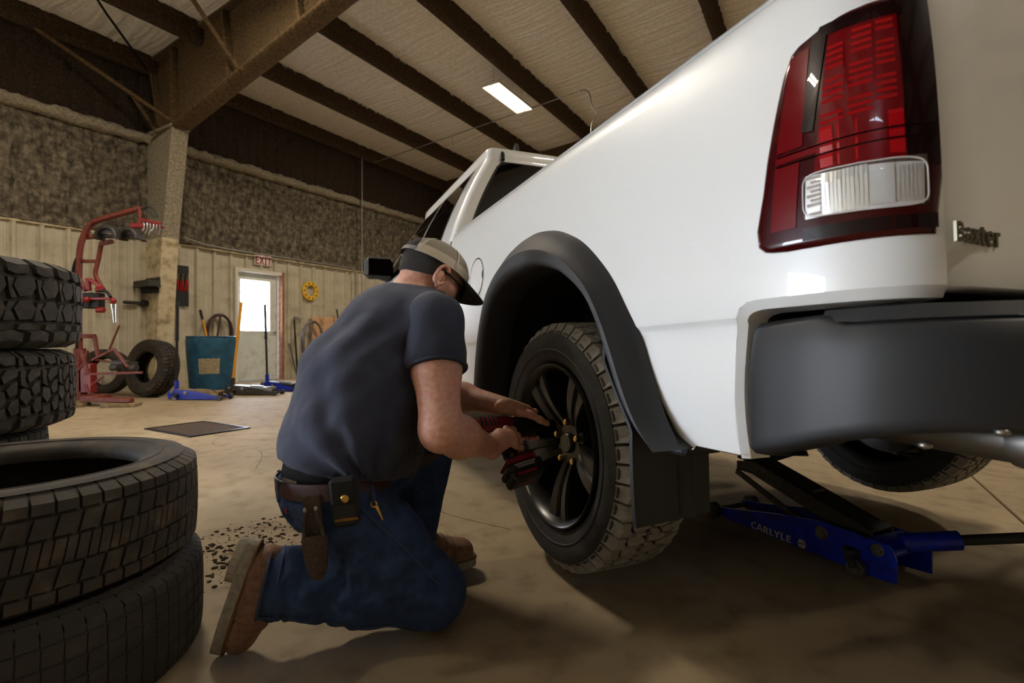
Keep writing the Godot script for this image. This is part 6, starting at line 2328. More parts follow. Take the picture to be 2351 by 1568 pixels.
	var sleeve_r := [bone(r_sh.lerp(spine[4], 0.30), r_sh, 0.068, 0.080), bone(r_sh, r_sh.lerp(r_el, 0.3), 0.080, 0.077), bone(r_sh.lerp(r_el, 0.3), r_sh.lerp(r_el, 0.62), 0.077, 0.073)]
	var sleeve_l := [bone(l_sh.lerp(spine[4], 0.30), l_sh, 0.068, 0.080), bone(l_sh, l_sh.lerp(l_el, 0.62), 0.080, 0.074)]
	var q1 := Vector3(-0.30, 0.42, -1.30)
	var q2 := Vector3(-0.265, 0.79, -1.36)
	var folds := func(p: Vector3) -> float:
		var v := p - q1
		var an := atan2(v.y, -v.x - v.z * 0.3)
		var d1 := 0.0115 * smoothstep(0.03, 0.12, v.length()) * exp(-v.length() / 0.30) * sin(an * 13.0 + 2.2 * noise.get_noise_3d(p.x * 4, p.y * 4, p.z * 4) + 0.8)
		var w := p - q2
		var d2 := 0.010 * sin((w.x - w.y) * 62.0 + 1.2) * exp(-w.length() / 0.13) * smoothstep(0.02, -0.10, w.x + w.y)
		return d1 + d2 + 0.004 * noise.get_noise_3d(p.x * 9, p.y * 9, p.z * 9)
	var hem_n := Vector3(-0.17, -1.0, 0.05).normalized()
	var neck_n := (hu * 0.8 - fd * 0.35 + Vector3(0.1, 0.3, 0)).normalized()
	mb = MB.new()
	flesh(mb, shirt, 0.0085, 0.045, folds, [[Vector3(-0.40, 0.455, -1.25), hem_n], [spine[4] + Vector3(0.020, 0.040, 0), neck_n, 0.13]])
	flesh(mb, sleeve_r, 0.0065, 0.03, folds, [[sl_r, (r_el - r_sh).normalized()]])
	flesh(mb, sleeve_l, 0.0085, 0.03, folds, [[sl_l, (l_el - l_sh).normalized()]])
	var so := obj("shirt", mb, sh_m, person)
	# neck rib, then rolled sleeve hems
	var nb := [bone(spine[4] + FWD * 0.012, head_c - hu * 0.05 - fd * 0.015, 0.072, 0.066)]
	mb = MB.new()
	for off in [0.026, 0.032, 0.038]:
		var ring := surface_ring(nb, 0.03, spine[4] + Vector3(0.018, 0.0, 0) + neck_n * off, neck_n, FWD, 40, 0.002)
		ring.append(ring[0])
		mb.tube(ring, 0.0055, 8, false)
	obj("neck_rib", mb, mat("rib_navy", Color(0.12, 0.135, 0.19), 0.95), so)
	for q in [[r_sh.lerp(r_el, 0.452), (r_el - r_sh).normalized(), 0.0030, sleeve_r], [l_sh.lerp(l_el, 0.492), (l_el - l_sh).normalized(), 0.003, sleeve_l]]:
		var ring := surface_ring(q[3], 0.03, q[0], q[1], Vector3.UP, 40, q[2] - 0.002)
		ring.append(ring[0])
		mb = MB.new()
		mb.tube(ring, 0.004, 6, false)
		obj("sleeve_hem", mb, sh_m, so)

	mb = MB.new()
	flesh(mb, [bone(Vector3(-0.470, 0.40, -1.385), Vector3(-0.452, 0.50, -1.41), 0.140, 0.150, LAT, 1.2)], 0.012, 0.02)
	obj("undershirt", mb, mat("black_cotton", Color(0.06, 0.058, 0.055), 0.95), person)
	# ---- jeans
	var denim := rough_mat("denim", 105, 0.014, [[0.0, Color(0.10, 0.16, 0.28)], [0.45, Color(0.145, 0.23, 0.385)], [0.7, Color(0.18, 0.275, 0.44)], [1.0, Color(0.27, 0.365, 0.51)]], 2.6, 0.9, 0.05, 0.45)
	var jeans := [
		bone(Vector3(-0.475, 0.440, -1.385), Vector3(-0.470, 0.402, -1.38), 0.138, 0.138, LAT, 1.2),
		bone(r_hip + Vector3(0.005, 0.005, 0), r_hip.lerp(r_kn, 0.45), 0.106, 0.106), bone(r_hip.lerp(r_kn, 0.45), r_kn, 0.108, 0.090), bone(r_kn, r_kn.lerp(r_an, 0.4), 0.088, 0.090), bone(r_kn.lerp(r_an, 0.4), r_an, 0.090, 0.084),
		bone(l_hip + Vector3(0.01, 0.02, 0), l_hip.lerp(l_kn, 0.5), 0.108, 0.102), bone(l_hip.lerp(l_kn, 0.5), l_kn, 0.105, 0.082), bone(l_kn, l_an, 0.080, 0.085),
	]
	var shin := (r_an - r_kn).normalized()
	var creases := func(p: Vector3) -> float:
		var s := (p - r_kn).dot(shin)
		var side_c := (p - r_kn).dot(Vector3.UP)
		var d := 0.0
		if s > 0.02:
			d = 0.012 * smoothstep(0.05, 0.30, s) * sin(s * 75.0 + 14.0 * side_c + 7.0 * noise.get_noise_3d(p.x * 6, p.y * 6, p.z * 6)) * (0.45 + 0.9 * noise.get_noise_3d(p.x * 5 + 30, p.y * 5, p.z * 5)) * smoothstep(-0.085, -0.02, side_c)
		var w := p - (r_kn + Vector3(-0.04, 0.06, 0.05))
		d += 0.008 * exp(-w.length() / 0.07) * sin(atan2(w.y, w.x) * 8.0)
		var g := p - r_hip
		d += 0.006 * exp(-(g + Vector3(-0.07, 0.0, -0.05)).length() / 0.10) * sin(g.y * 110.0 - g.x * 60.0)
		return d + 0.004 * noise.get_noise_3d(p.x * 12, p.y * 12, p.z * 12)
	mb = MB.new()
	flesh(mb, jeans, 0.0075, 0.035, creases, [[Vector3(-0.47, 0.437, -1.38), Vector3(0.02, 1.0, 0.05).normalized(), 0.28], [r_an, shin, 0.15], [Vector3(0, 0.012, 0), Vector3.DOWN], [l_an - Vector3(0, 0.02, 0), Vector3.DOWN, 0.15]])
	var jo := obj("jeans", mb, denim, person)
	# cuff, side seam, back pocket with red tag, waist patch
	var stitch := mat("seam_denim", Color(0.22, 0.28, 0.38), 0.9)
	mb = MB.new()
	for off in [0.0, 0.028]:
		var ring := surface_ring(jeans, 0.035, r_an - shin * (0.004 + off), shin, Vector3.UP, 44, 0.001)
		ring.append(ring[0])
		mb = MB.new()
		mb.tube(ring, 0.0032 if off == 0.0 else 0.0018, 6, false)
		obj("cuff_seam", mb, stitch, jo)
	mb = MB.new()
	var seam := []
	for k in 15:
		var f := k / 14.0
		var c := r_hip.lerp(r_kn, f)
		seam.append(surface_hit(jeans, 0.035, c, (Vector3(0.38 + 0.1 * f, 0.50, 0.85)).normalized()) + Vector3(0.0, 0.001, 0.002))
	mb.tube(seam, 0.0026, 6)
	obj("seam", mb, stitch, jo)
	mb = MB.new()
	seam = []
	for k in 15:
		var c := r_kn.lerp(r_an, 0.05 + 0.92 * k / 14.0)
		seam.append(surface_hit(jeans, 0.035, c, Vector3(0.05, -0.62, 0.78).normalized()) + Vector3(0, 0, 0.002))
	mb.tube(seam, 0.0022, 6)
	obj("seam", mb, stitch, jo)
	# belt
	var belt_c := Vector3(-0.468, 0.408, -1.378)
	var belt_ax := Vector3(-0.04, 1.0, -0.05).normalized()
	var low := surface_ring(jeans, 0.035, belt_c - belt_ax * 0.006, belt_ax, FWD, 72, 0.004)
	var top := surface_ring(jeans, 0.035, belt_c + belt_ax * 0.030, belt_ax, FWD, 72, 0.004)
	var low2 := []
	var top2 := []
	for k in 72:
		var d: Vector3 = (low[k] - belt_c).normalized()
		low2.append(low[k] + d * 0.0045)
		top2.append(top[k] + d * 0.0045)
	mb = MB.new()
	mb.grid([PackedVector3Array(low), PackedVector3Array(low2)], true)
	mb.grid([PackedVector3Array(low2), PackedVector3Array(top2)], true)
	mb.grid([PackedVector3Array(top2), PackedVector3Array(top)], true)
	obj("belt", mb, rough_mat("belt_leather", 107, 0.03, [[0.0, Color(0.14, 0.07, 0.055)], [0.6, Color(0.26, 0.13, 0.105)], [1.0, Color(0.36, 0.20, 0.16)]], 6.0, 0.5, 0.1, 0.15), person)
	var dirs := {"loop": Vector3(-0.70, 0, 0.71), "patch": Vector3(-0.42, 0, 0.91), "tag": Vector3(-0.48, 0, 0.88)}
	mb = MB.new()
	for d in [dirs.loop, Vector3(-0.98, 0, -0.1), Vector3(0.72, 0, 0.7)]:
		var a: Vector3 = surface_hit(jeans, 0.035, belt_c + Vector3.UP * 0.026, d.normalized()) + d.normalized() * 0.009
		var b: Vector3 = surface_hit(jeans, 0.035, belt_c - Vector3.UP * 0.022, d.normalized()) + d.normalized() * 0.009
		mb = MB.new()
		mb.beam(a, b, 0.011, 0.004, 0.001, d)
		obj("belt_loop", mb, denim, jo)
	cloth_patch(jo, "waist_patch", jeans, belt_c + Vector3.UP * 0.034, dirs.patch.normalized(), 0.062, 0.018, 0.006, mat("patch_leather", Color(0.30, 0.25, 0.18), 0.8), "Wrangler", 0.012)
	cloth_patch(jo, "pocket_tag", jeans, belt_c - Vector3.UP * 0.033, dirs.tag.normalized(), 0.022, 0.013, 0.005, mat("tag_red", Color(0.50, 0.05, 0.07), 0.7), "", 0.0)
	mb = MB.new()
	for q in [[-0.030, 0.0], [-0.036, 0.0], [-0.075, 0.004], [-0.080, 0.004]]:
		var line := []
		for k in 12:
			var d := Vector3(-0.75 + 0.65 * k / 11.0, 0, 0.75).normalized()
			line.append(surface_hit(jeans, 0.035, belt_c + Vector3.UP * q[0] - Vector3.UP * q[1] * sin(PI * k / 11.0) * 3.0, d) + d * 0.001)
		mb = MB.new()
		mb.tube(line, 0.0013, 5)
		obj("pocket_stitching", mb, stitch, jo)

	# ---- boots: the near one stands on its toe with the sole to the left, the far one is flat on the floor
	var heel_up := Vector3(0.33, 0.94, 0.04).normalized()
	var boot_up := (Vector3(0.93, -0.33, -0.18) - heel_up * heel_up.dot(Vector3(0.93, -0.33, -0.18))).normalized()
	build_boot(person, Transform3D(Basis(heel_up, boot_up, heel_up.cross(boot_up)), Vector3(-0.660, 0.176, -1.272)))
	build_boot(person, Transform3D(Basis(-FWD, Vector3.UP, -LAT).orthonormalized(), Vector3(-0.285, 0.045, -1.71)))

	# ---- cap
	var mesh_m := rough_mat("cap_mesh", 109, 0.25, [[0.0, Color(0.46, 0.43, 0.385)], [1.0, Color(0.64, 0.60, 0.545)]], 10.0, 0.9)
	var band_m := mat("cap_band", Color(0.74, 0.70, 0.63), 0.9)
	var dark_m := mat("cap_dark", Color(0.06, 0.055, 0.05), 0.9)
	var cap := Node3D.new()
	cap.name = "cap"
	person.add_child(cap, true)
	var dome := func(az: float, el: float, off: float) -> Vector3:   # az 0 at the front, positive to his right
		var ce := cos(el)
		return H.call(sin(az) * ce * (0.094 + off), 0.034 + 0.004 * cos(az) * ce + sin(el) * (0.086 + off), cos(az) * ce * (0.112 + off) - 0.002)
	var rows := []
	for j in 15:
		var el := lerpf(0.0, PI / 2, j / 14.0)
		var row := PackedVector3Array()
		for k in 49:
			row.append(dome.call(-PI + TAU * k / 48.0, el, 0.0))
		rows.append(row)
	mb = MB.new()
	mb.grid(rows)
	obj("crown", mb, mesh_m, cap)
	mb = MB.new()
	rows = []
	for q in [[-0.02, -0.001], [-0.02, 0.0025], [0.29, 0.0025], [0.30, 0.0]]:
		var row := PackedVector3Array()
		for k in 41:
			row.append(dome.call(lerpf(-PI + 0.55, PI - 0.55, k / 40.0), q[0], q[1]))
		rows.append(row)
	mb.grid(rows)
	obj("sweat_band", mb, band_m, cap)
	mb = MB.new()
	for az in [1.35, 2.45, -1.35, -2.45, 0.45, -0.45]:
		var a := PackedVector3Array()
		var b := PackedVector3Array()
		for j in 12:
			var el := lerpf(0.0, 1.5, j / 11.0)
			var w := 0.055 * (1.0 - el / 1.7)
			a.append(dome.call(az - w, el, 0.0028))
			b.append(dome.call(az + w, el, 0.0028))
		mb = MB.new()
		mb.grid([a, b])
		obj("seam_tape", mb, mat("cap_tape", Color(0.68, 0.65, 0.60), 0.9), cap)
	mb = MB.new()
	rows = []
	for j in 9:
		var row := PackedVector3Array()
		for k in 17:
			row.append(dome.call(lerpf(PI - 0.55, PI + 0.55, k / 16.0), lerpf(0.10, 0.62 * sqrt(maxf(0.0, 1.0 - pow(absf(k / 8.0 - 1.0), 2.5))) + 0.10, j / 8.0), 0.0012))
		rows.append(row)
	mb.grid(rows)
	obj("back_opening", mb, dark_m, cap)
	mb = MB.new()
	rows = []
	for el in [-0.02, 0.13]:
		var row := PackedVector3Array()
		for k in 17:
			row.append(dome.call(lerpf(PI - 0.6, PI + 0.6, k / 16.0), el, 0.003))
		rows.append(row)
	mb.grid(rows)
	obj("strap", mb, mat("cap_strap", Color(0.42, 0.41, 0.40), 0.6), cap)
	# brim
	mb = MB.new()
	for th in [0.0, -0.004]:
		rows = []
		for j in 9:
			var f := j / 8.0
			var row := PackedVector3Array()
			for k in 25:
				var az := lerpf(-1.12, 1.12, k / 24.0)
				var base: Vector3 = dome.call(az, 0.0, 0.001)
				var out: float = 0.078 * pow(cos(az * 0.95), 0.6) * f
				row.append(base + fd * out + hs * sin(az) * out * 0.25 - hu * (0.012 * f * f + 0.020 * f * pow(absf(sin(az)), 2.0)) + hu * th)
			rows.append(row)
		mb.grid(rows)
		var edge: PackedVector3Array = rows[8]
	obj("brim", mb, mat("brim_cloth", Color(0.10, 0.085, 0.07), 0.9), cap)
	# ---- hair below the cap
	mb = MB.new()
	rows = []
	for j in 12:
		var f := j / 11.0
		var row := PackedVector3Array()
		for k in 37:
			var az := lerpf(1.62, TAU - 1.62, k / 36.0)
			var back := pow(absf(sin((az - 1.62) / (TAU - 3.24) * PI)), 0.6)
			var lowest := lerpf(-0.004, -0.030, back)
			var y := lerpf(0.050, lowest, f)
			var rr := 0.0 + 0.0025 * noise.get_noise_2d(az * 30.0, f * 6.0) - 0.004 * f * f
			row.append(H.call(sin(az) * (0.0925 + rr) * (1.0 - 0.16 * f * f * back), y, cos(az) * (0.107 + rr) * (1.0 - 0.13 * f * f) - 0.002))
		rows.append(row)
	mb.grid(rows)
	var hair_m := rough_mat("hair", 111, 0.05, [[0.0, Color(0.055, 0.038, 0.028)], [0.6, Color(0.12, 0.085, 0.065)], [1.0, Color(0.24, 0.18, 0.14)]], 14.0, 0.75, 0.15, 0.3)
	obj("hair", mb, hair_m, person)
	# ---- dark wrap-round glasses
	var gl := Node3D.new()
	gl.name = "safety_glasses"
	person.add_child(gl, true)
	for sx in [-1, 1]:
		mb = MB.new()
		mb.tube(spline([H.call(sx * 0.084, 0.012, -0.012), H.call(sx * 0.083, 0.016, 0.02), H.call(sx * 0.078, 0.013, 0.06), H.call(sx * 0.068, 0.010, 0.085)], 12), 0.0035, 8)
		obj("temple", mb, mats["black"], gl)
	mb = MB.new()
	rows = []
	for j in 9:
		var row := PackedVector3Array()
		for k in 25:
			var az := lerpf(-1.05, 1.05, k / 24.0)
			var hgt := 0.024 * sqrt(maxf(0.05, 1.0 - pow(az / 1.15, 4.0)))
			row.append(H.call(sin(az) * 0.083, 0.004 + lerpf(hgt * 0.8, -hgt * 1.35, j / 8.0), cos(az) * 0.070 + 0.046))
		rows.append(row)
	mb.grid(rows)
	obj("lens", mb, mat("dark_lens", Color(0.035, 0.04, 0.03), 0.06), gl)
	build_belt_tools(jeans, belt_c)

func cloth_patch(parent: Node, called: String, bones: Array, c: Vector3, d: Vector3, w: float, h: float, off: float, m: Material, words: String, letter_h: float) -> void:
	var mid := surface_hit(bones, 0.035, c, d)
	var nrm := d
	var x := Vector3.UP.cross(nrm).normalized()
	var y := nrm.cross(x).normalized()
	var mb := MB.new()
	var rows := []
	for j in 3:
		var row := PackedVector3Array()
		for k in 7:
			var p := mid + x * w * (k / 6.0 - 0.5) + y * h * (j / 2.0 - 0.5)
			row.append(surface_hit(bones, 0.035, p - nrm * 0.12, nrm) + nrm * off)
		rows.append(row)
	mb.grid(rows)
	var o := obj(called, mb, m, parent)
	if words:
		letters("stamped_name", words, letter_h, 0.0006, mat("stamp_ink", Color(0.10, 0.08, 0.06), 0.9), Transform3D(Basis(x, y, nrm), surface_hit(bones, 0.035, mid - nrm * 0.12, nrm) + nrm * (off + 0.0025)), o, false, true)

# boot in its own axes: -x towards the toe, y up from the sole, built round the ankle-to-ball line
func build_boot(parent: Node, xf: Transform3D) -> void:
	var b := Node3D.new()
	b.name = "boot"
	parent.add_child(b, true)
	b.transform = xf
	var leather := rough_mat("boot_leather", 113, 0.02, [[0.0, Color(0.40, 0.28, 0.21)], [0.5, Color(0.54, 0.40, 0.32)], [1.0, Color(0.62, 0.49, 0.40)]], 4.0, 0.65, 0.06, 0.15)
	var mb := MB.new()
	var up := [
		bone(Vector3(0.085, 0.035, 0), Vector3(-0.02, 0.040, 0), 0.036, 0.040), bone(Vector3(-0.02, 0.038, 0), Vector3(-0.115, 0.030, 0.004), 0.042, 0.036, Vector3(0, 0, 1), 1.2), bone(Vector3(-0.105, 0.028, 0.004), Vector3(-0.130, 0.026, 0.006), 0.033, 0.029, Vector3(0, 0, 1), 1.3),
		bone(Vector3(0.05, 0.04, 0), Vector3(0.045, 0.17, 0), 0.045, 0.052), bone(Vector3(0.03, 0.07, 0), Vector3(-0.05, 0.045, 0), 0.046, 0.04),
	]
	var wr := func(p: Vector3) -> float:
		return 0.0035 * exp(-pow((p.x + 0.055) / 0.03, 2.0)) * sin(p.x * 260.0 + p.z * 30.0)
	flesh(mb, up, 0.005, 0.03, wr, [[Vector3(0, 0.004, 0), Vector3.DOWN]])
	obj("upper", mb, leather, b)
	var sole := PackedVector2Array()
	for k in 40:
		var an := TAU * k / 40
		var x := -0.024 + cos(an) * 0.148
		var w := 0.036 + 0.014 * smoothstep(0.06, -0.09, x)
		sole.append(Vector2(x, signf(sin(an)) * pow(absf(sin(an)), 0.55) * w + 0.004 * smoothstep(0.05, -0.1, x)))
	var flat := Basis(Vector3(1, 0, 0), Vector3(0, 0, 1), Vector3(0, -1, 0))
	mb = MB.new()
	mb.prism(sole, -0.006, 0.022, Transform3D(flat, Vector3(0, 0.0, 0)), true)
	obj("sole", mb, rough_mat("sole_rubber", 115, 0.02, [[0.0, Color(0.48, 0.46, 0.41)], [0.6, Color(0.63, 0.60, 0.55)], [1.0, Color(0.71, 0.69, 0.63)]], 5.0, 0.85, 0.05, 0.2), b)
	var heel := PackedVector2Array()
	for k in 28:
		var an := TAU * k / 28
		heel.append(Vector2(maxf(0.020, 0.062 + cos(an) * 0.060), sin(an) * 0.037))
	mb = MB.new()
	mb.prism(heel, 0.022, 0.042, Transform3D(flat, Vector3.ZERO))
	obj("heel", mb, mats["sole_rubber"], b)
	mb = MB.new()
	var ring := []
	for p in sole: ring.append(Vector3(p.x, 0.006, p.y))
	ring.append(ring[0])
	mb.tube(ring, 0.0035, 6, false)
	obj("welt", mb, mat("welt_tan", Color(0.45, 0.32, 0.20), 0.8), b)

func build_belt_tools(jeans: Array, belt_c: Vector3) -> void:
	# leather sheath with pliers
	var d := Vector3(-0.02, 0, 1).normalized()
	var at := surface_hit(jeans, 0.035, belt_c + Vector3(0.012, 0.02, 0), d)
	var low := Vector3(-0.436, 0.262, -1.165)
	var y := (at + d * 0.016 - low).normalized()
	var x := y.cross(d).normalized()
	var xf := Transform3D(Basis(x, y, x.cross(y)), at + d * 0.018 - y * 0.02)
	var sh := thing("leather_sheath", "worn brown leather pliers sheath hanging from the belt", "sheath", xf)
	var hide := rough_mat("sheath_leather", 117, 0.03, [[0.0, Color(0.12, 0.075, 0.05)], [0.5, Color(0.22, 0.145, 0.10)], [1.0, Color(0.36, 0.25, 0.17)]], 6.0, 0.7, 0.08, 0.2)
	var mb := MB.new()
	mb.box(Vector3(0, -0.027, -0.006), Vector3(0.042, 0.095, 0.005), Basis(), 0.002)
	obj("back_strap", mb, hide, sh)
	mb = MB.new()
	var rows := []
	for q in [[-0.068, 0.029, 0.010], [-0.078, 0.030, 0.014], [-0.10, 0.029, 0.015], [-0.132, 0.025, 0.013], [-0.153, 0.019, 0.010], [-0.163, 0.010, 0.006], [-0.165, 0.001, 0.001]]:
		var row := PackedVector3Array()
		for k in 20:
			var an := TAU * k / 20
			row.append(Vector3(cos(an) * q[1], q[0], sin(an) * q[2]))
		rows.append(row)
	mb.grid(rows, true)
	obj("pocket", mb, hide, sh)
	var pl := thing("pliers", "steel pliers with handles sticking up out of the leather sheath", "pliers", xf)
	for sx in [-1, 1]:
		mb = MB.new()
		mb.tube(spline([Vector3(sx * 0.008, -0.115, 0), Vector3(sx * 0.021, -0.078, 0.002), Vector3(sx * 0.020, -0.050, 0.004), Vector3(sx * 0.014, -0.020, 0.006), Vector3(sx * 0.013, -0.012, 0.006)], 14), 0.0048, 8)
		obj("handle", mb, mats["greasy_steel"], pl)
		mb = MB.new()
		mb.ball(Vector3(sx * 0.013, -0.010, 0.006), Vector3(0.0055, 0.007, 0.0055), 10)
		obj("handle_tip", mb, mats["steel"], pl)
	# black nylon pouch
	d = Vector3(0.12, 0, 1).normalized()
	at = surface_hit(jeans, 0.035, belt_c + Vector3(0.062, 0.012, 0), d)
	var tilt := Basis(Vector3(0, 0, 1), 0.10) * Basis(Vector3.UP, 0.10)
	var po := thing("belt_pouch", "black nylon snap pouch on the belt beside the leather sheath", "pouch", Transform3D(tilt, at + d * 0.020 + Vector3(0, -0.005, 0)))
	mb = MB.new()
	mb.box(Vector3(0, -0.005, 0), Vector3(0.058, 0.108, 0.030), Basis(), 0.008)
	obj("body", mb, mats["black"], po)
	mb = MB.new()
	mb.box(Vector3(0, 0.022, 0.003), Vector3(0.062, 0.066, 0.030), Basis(), 0.008)
	obj("flap", mb, mat("nylon", Color(0.045, 0.043, 0.04), 0.8), po)
	mb = MB.new()
	mb.lathe([Vector2(0, 0.0), Vector2(0.009, 0.0), Vector2(0.0095, 0.002), Vector2(0.007, 0.004), Vector2(0.0045, 0.003), Vector2(0.0, 0.0035)], 20, Transform3D(Basis(Vector3.RIGHT, PI / 2), Vector3(0.004, 0.008, 0.018)))
	obj("snap", mb, mats["brass"], po)
	letters("stitched_name", "LEATHERMAN", 0.0058, 0.0006, mat("thread_yellow", Color(0.70, 0.48, 0.10), 0.8), Transform3D(Basis(), Vector3(0.002, -0.040, 0.0155)), po, true)
	# key clip hanging from the pocket
	d = Vector3(0.45, 0, 0.9).normalized()
	at = surface_hit(jeans, 0.035, belt_c + Vector3(0.075, -0.02, 0), d) + d * 0.008
	var ky := thing("key_clip", "brass key on a clip hanging at the jeans pocket", "key", Transform3D(Basis(), at))
	mb = MB.new()
	mb.tube([Vector3(-0.012, 0.035, 0), Vector3(-0.006, 0.01, 0.002)], 0.0025, 6)
	obj("clip", mb, mats["black"], ky)
	mb = MB.new()
	mb.lathe([Vector2(0.0045, -0.0015), Vector2(0.009, -0.0015), Vector2(0.009, 0.0015), Vector2(0.0045, 0.0015), Vector2(0.0045, -0.0015)], 18, Transform3D(Basis(Vector3.RIGHT, PI / 2), Vector3(-0.004, 0.002, 0.002)))
	mb.prism(PackedVector2Array([Vector2(-0.003, -0.004), Vector2(0.006, -0.002), Vector2(0.019, -0.037), Vector2(0.016, -0.036), Vector2(0.004, -0.014)]), 0.0, 0.003)
	obj("key", mb, mats["brass"], ky)

# ---------------------------------------------------------------- cordless impact wrench
func build_wrench() -> void:
	var side := TOOL_AX.cross(-GRIP_DIR).normalized()
	var up := side.cross(TOOL_AX).normalized()
	# own axes: z along the tool axis towards the wheel, y away from the grip
	var w := thing("impact_wrench", "red and black cordless impact wrench held against the wheel nut", "wrench", Transform3D(Basis(up.cross(TOOL_AX), up, TOOL_AX), NUT))
	var red := mat("tool_red_plastic", Color(0.46, 0.035, 0.04), 0.4)
	var blk := mat("tool_black_plastic", Color(0.055, 0.055, 0.055), 0.5)
	var turn := Basis(Vector3.RIGHT, PI / 2)
	var m := MB.new()
	m.lathe([Vector2(0.0, -0.045), Vector2(0.014, -0.045), Vector2(0.0165, -0.04), Vector2(0.0165, 0.012), Vector2(0.015, 0.014), Vector2(0.010, 0.012)], 24, Transform3D(turn, Vector3.ZERO))
	obj("socket", m, mat("socket_steel", Color(0.10, 0.10, 0.10), 0.3, 0.8), w)
	m = MB.new()
	m.lathe([Vector2(0.0, -0.045), Vector2(0.012, -0.046), Vector2(0.018, -0.052), Vector2(0.026, -0.062), Vector2(0.030, -0.09), Vector2(0.033, -0.13), Vector2(0.034, -0.145), Vector2(0.030, -0.15)], 28, Transform3D(turn, Vector3.ZERO))
	obj("nose", m, blk, w)
	m = MB.new()
	m.lathe([Vector2(0.030, -0.145), Vector2(0.037, -0.15), Vector2(0.039, -0.17), Vector2(0.040, -0.24), Vector2(0.038, -0.275), Vector2(0.030, -0.288), Vector2(0.0, -0.29)], 28, Transform3D(turn, Vector3.ZERO))
	obj("motor_housing", m, red, w)
	m = MB.new()
	for k in 5:
		for sx in [-1, 1]:
			m = MB.new()
			m.box(Vector3(sx * 0.039, 0.004, -0.20 - 0.013 * k), Vector3(0.004, 0.034, 0.006), Basis(), 0.0015)
			obj("vent", m, blk, w)
	# pistol grip from the housing to the battery foot
	var inv := Transform3D(Basis(up.cross(TOOL_AX), up, TOOL_AX), NUT).affine_inverse()
	var h0 := inv * (HANDLE - GRIP_DIR * 0.062)
	var h1 := inv * (HANDLE + GRIP_DIR * 0.066)
	m = MB.new()
	m.tube([h0, h0.lerp(h1, 0.3), h0.lerp(h1, 0.6), h1], [0.025, 0.021, 0.020, 0.024], 18)
	obj("grip", m, blk, w)
	m = MB.new()
	m.box(h0.lerp(h1, 0.22) + Vector3(0, 0, 0.022), Vector3(0.016, 0.03, 0.014), Basis(), 0.004)
	obj("trigger", m, red, w)
	var yd := (h0 - h1).normalized()
	var zd := (Vector3(0, 0, 1) - yd * yd.z).normalized()
	var bs := Basis(yd.cross(zd), yd, zd)
	var foot := h1 - yd * 0.004 + zd * 0.012
	m = MB.new()
	m.box(foot, Vector3(0.072, 0.022, 0.105), bs, 0.008)
	obj("battery_shoe", m, red, w)
	var bt := Node3D.new()
	bt.name = "battery"
	bt.transform = Transform3D(bs, foot - yd * 0.011)
	w.add_child(bt, true)
	m = MB.new()
	m.box(Vector3(0, -0.012, 0.002), Vector3(0.078, 0.024, 0.118), Basis(), 0.006)
	m.box(Vector3(0, -0.036, 0.0), Vector3(0.072, 0.030, 0.110), Basis(), 0.007)
	obj("battery_case", m, mat("battery_black", Color(0.085, 0.085, 0.08), 0.5), bt)
	m = MB.new()
	m.box(Vector3(0, -0.0515, -0.002), Vector3(0.028, 0.003, 0.072), Basis(), 0.001)
	m.box(Vector3(0.0, -0.051, -0.002), Vector3(0.05, 0.002, 0.09), Basis(), 0.0008)
	obj("battery_foot", m, mats["greasy_steel"], bt)
	for q in [[Vector3(0.0365, -0.037, -0.004), Vector3(0.002, 0.008, 0.065)], [Vector3(0.0, -0.0535, -0.002), Vector3(0.010, 0.0015, 0.062)], [Vector3(-0.0365, -0.037, -0.004), Vector3(0.002, 0.008, 0.065)]]:
		m = MB.new()
		m.box(q[0], q[1], Basis(), 0.0005)
		obj("red_stripe", m, red, bt)
	m = MB.new()
	for sx in [-1, 1]:
		for k in 2:
			m = MB.new()
			m.box(Vector3(sx * 0.0394, -0.009 - 0.008 * k, 0.0), Vector3(0.001, 0.0055, 0.072 - 0.012 * k))
			obj("rating_label", m, mat("label_silver", Color(0.55, 0.55, 0.55), 0.5), bt)
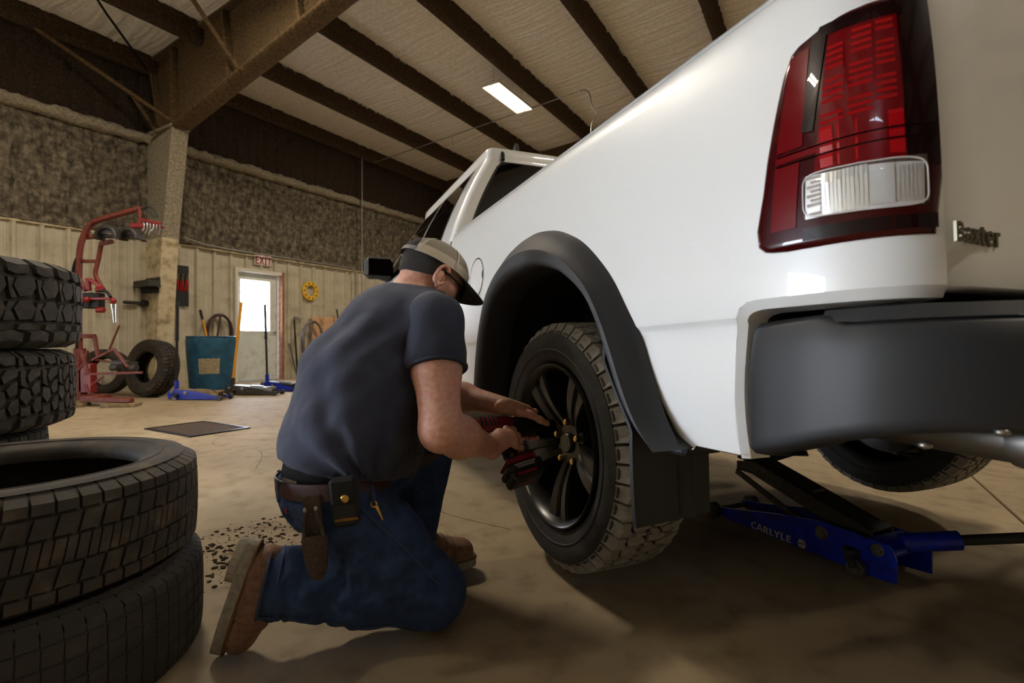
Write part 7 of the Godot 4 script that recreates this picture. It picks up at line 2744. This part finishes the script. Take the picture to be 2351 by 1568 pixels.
# ---------------------------------------------------------------- fluorescent fittings under the roof, only the first one in view
func build_lamps() -> void:
	var tubes := mat("lamp_tube", Color(1, 0.97, 0.9), 0.4)
	tubes.emission_enabled = true
	tubes.emission = Color(1.0, 0.93, 0.80)
	tubes.emission_energy_multiplier = 9.0
	var spots := [
		[8.3, 4.50, "bright fluorescent fitting glowing under the white roof lining"],
		[2.4, 4.50, "unseen fluorescent fitting lighting the mechanic and the middle floor"],  # out of view, lights his back and the floor around him
		[-3.2, 4.50, "unseen fluorescent fitting left behind the camera, lighting the near side of the mechanic"],  # out of view, placed to light surfaces that face the camera
		[2.4, 13.5, "unseen fluorescent fitting beyond the truck, near bay, lighting the tailgate"],  # out of view, placed to light the tailgate
		[8.0, 13.5, "unseen fluorescent fitting beyond the truck, far bay, lighting the floor there"],  # out of view, lights the floor past the truck
	]
	for q in spots:
		var a: float = q[1]
		var xf := RM * Transform3D(Basis(), Vector3(q[0], roof_h(a) - 0.155, a))
		var t := thing("ceiling_light", q[2], "light", xf, "fluorescent fittings")
		var m := MB.new()
		m.box(Vector3(0, 0.02, 0), Vector3(1.24, 0.02, 0.36), Basis(), 0.004)
		m.box(Vector3(0, 0.045, 0), Vector3(1.24, 0.04, 0.12), Basis(), 0.01)
		for e in [-1, 1]:
			m.box(Vector3(e * 0.615, 0.0, 0), Vector3(0.015, 0.05, 0.36), Basis(), 0.003)
			m.box(Vector3(0, 0.0, e * 0.178), Vector3(1.24, 0.045, 0.006))
		m.box(Vector3(0, 0.0, 0), Vector3(1.22, 0.03, 0.012))
		obj("housing", m, mats["white_trim"], t)
		for z in [-0.145, -0.095, -0.045, 0.045, 0.095, 0.145]:
			m = MB.new()
			m.cyl(Vector3(-0.60, -0.012, z), Vector3(0.60, -0.012, z), 0.0125, 12)
			obj("tube", m, tubes, t)
		for e in [-1, 1]:
			m = MB.new()
			m.tube([Vector3(e * 0.5, 0.05, 0), Vector3(e * 0.5, 0.45, 0)], 0.003, 6)
			obj("hanger", m, mats["galvanised"], t)
			var l := AreaLight3D.new()
			l.name = "glow"
			l.area_size = Vector2(1.18, 0.14)
			l.transform = Transform3D(Basis(Vector3.RIGHT, -PI / 2), Vector3(0, -0.028, e * 0.095))
			l.light_color = Color(1.0, 0.95, 0.87)
			l.light_energy = 9.0
			l.area_normalize_energy = true
			l.area_range = 40.0
			l.shadow_enabled = true
			t.add_child(l, true)
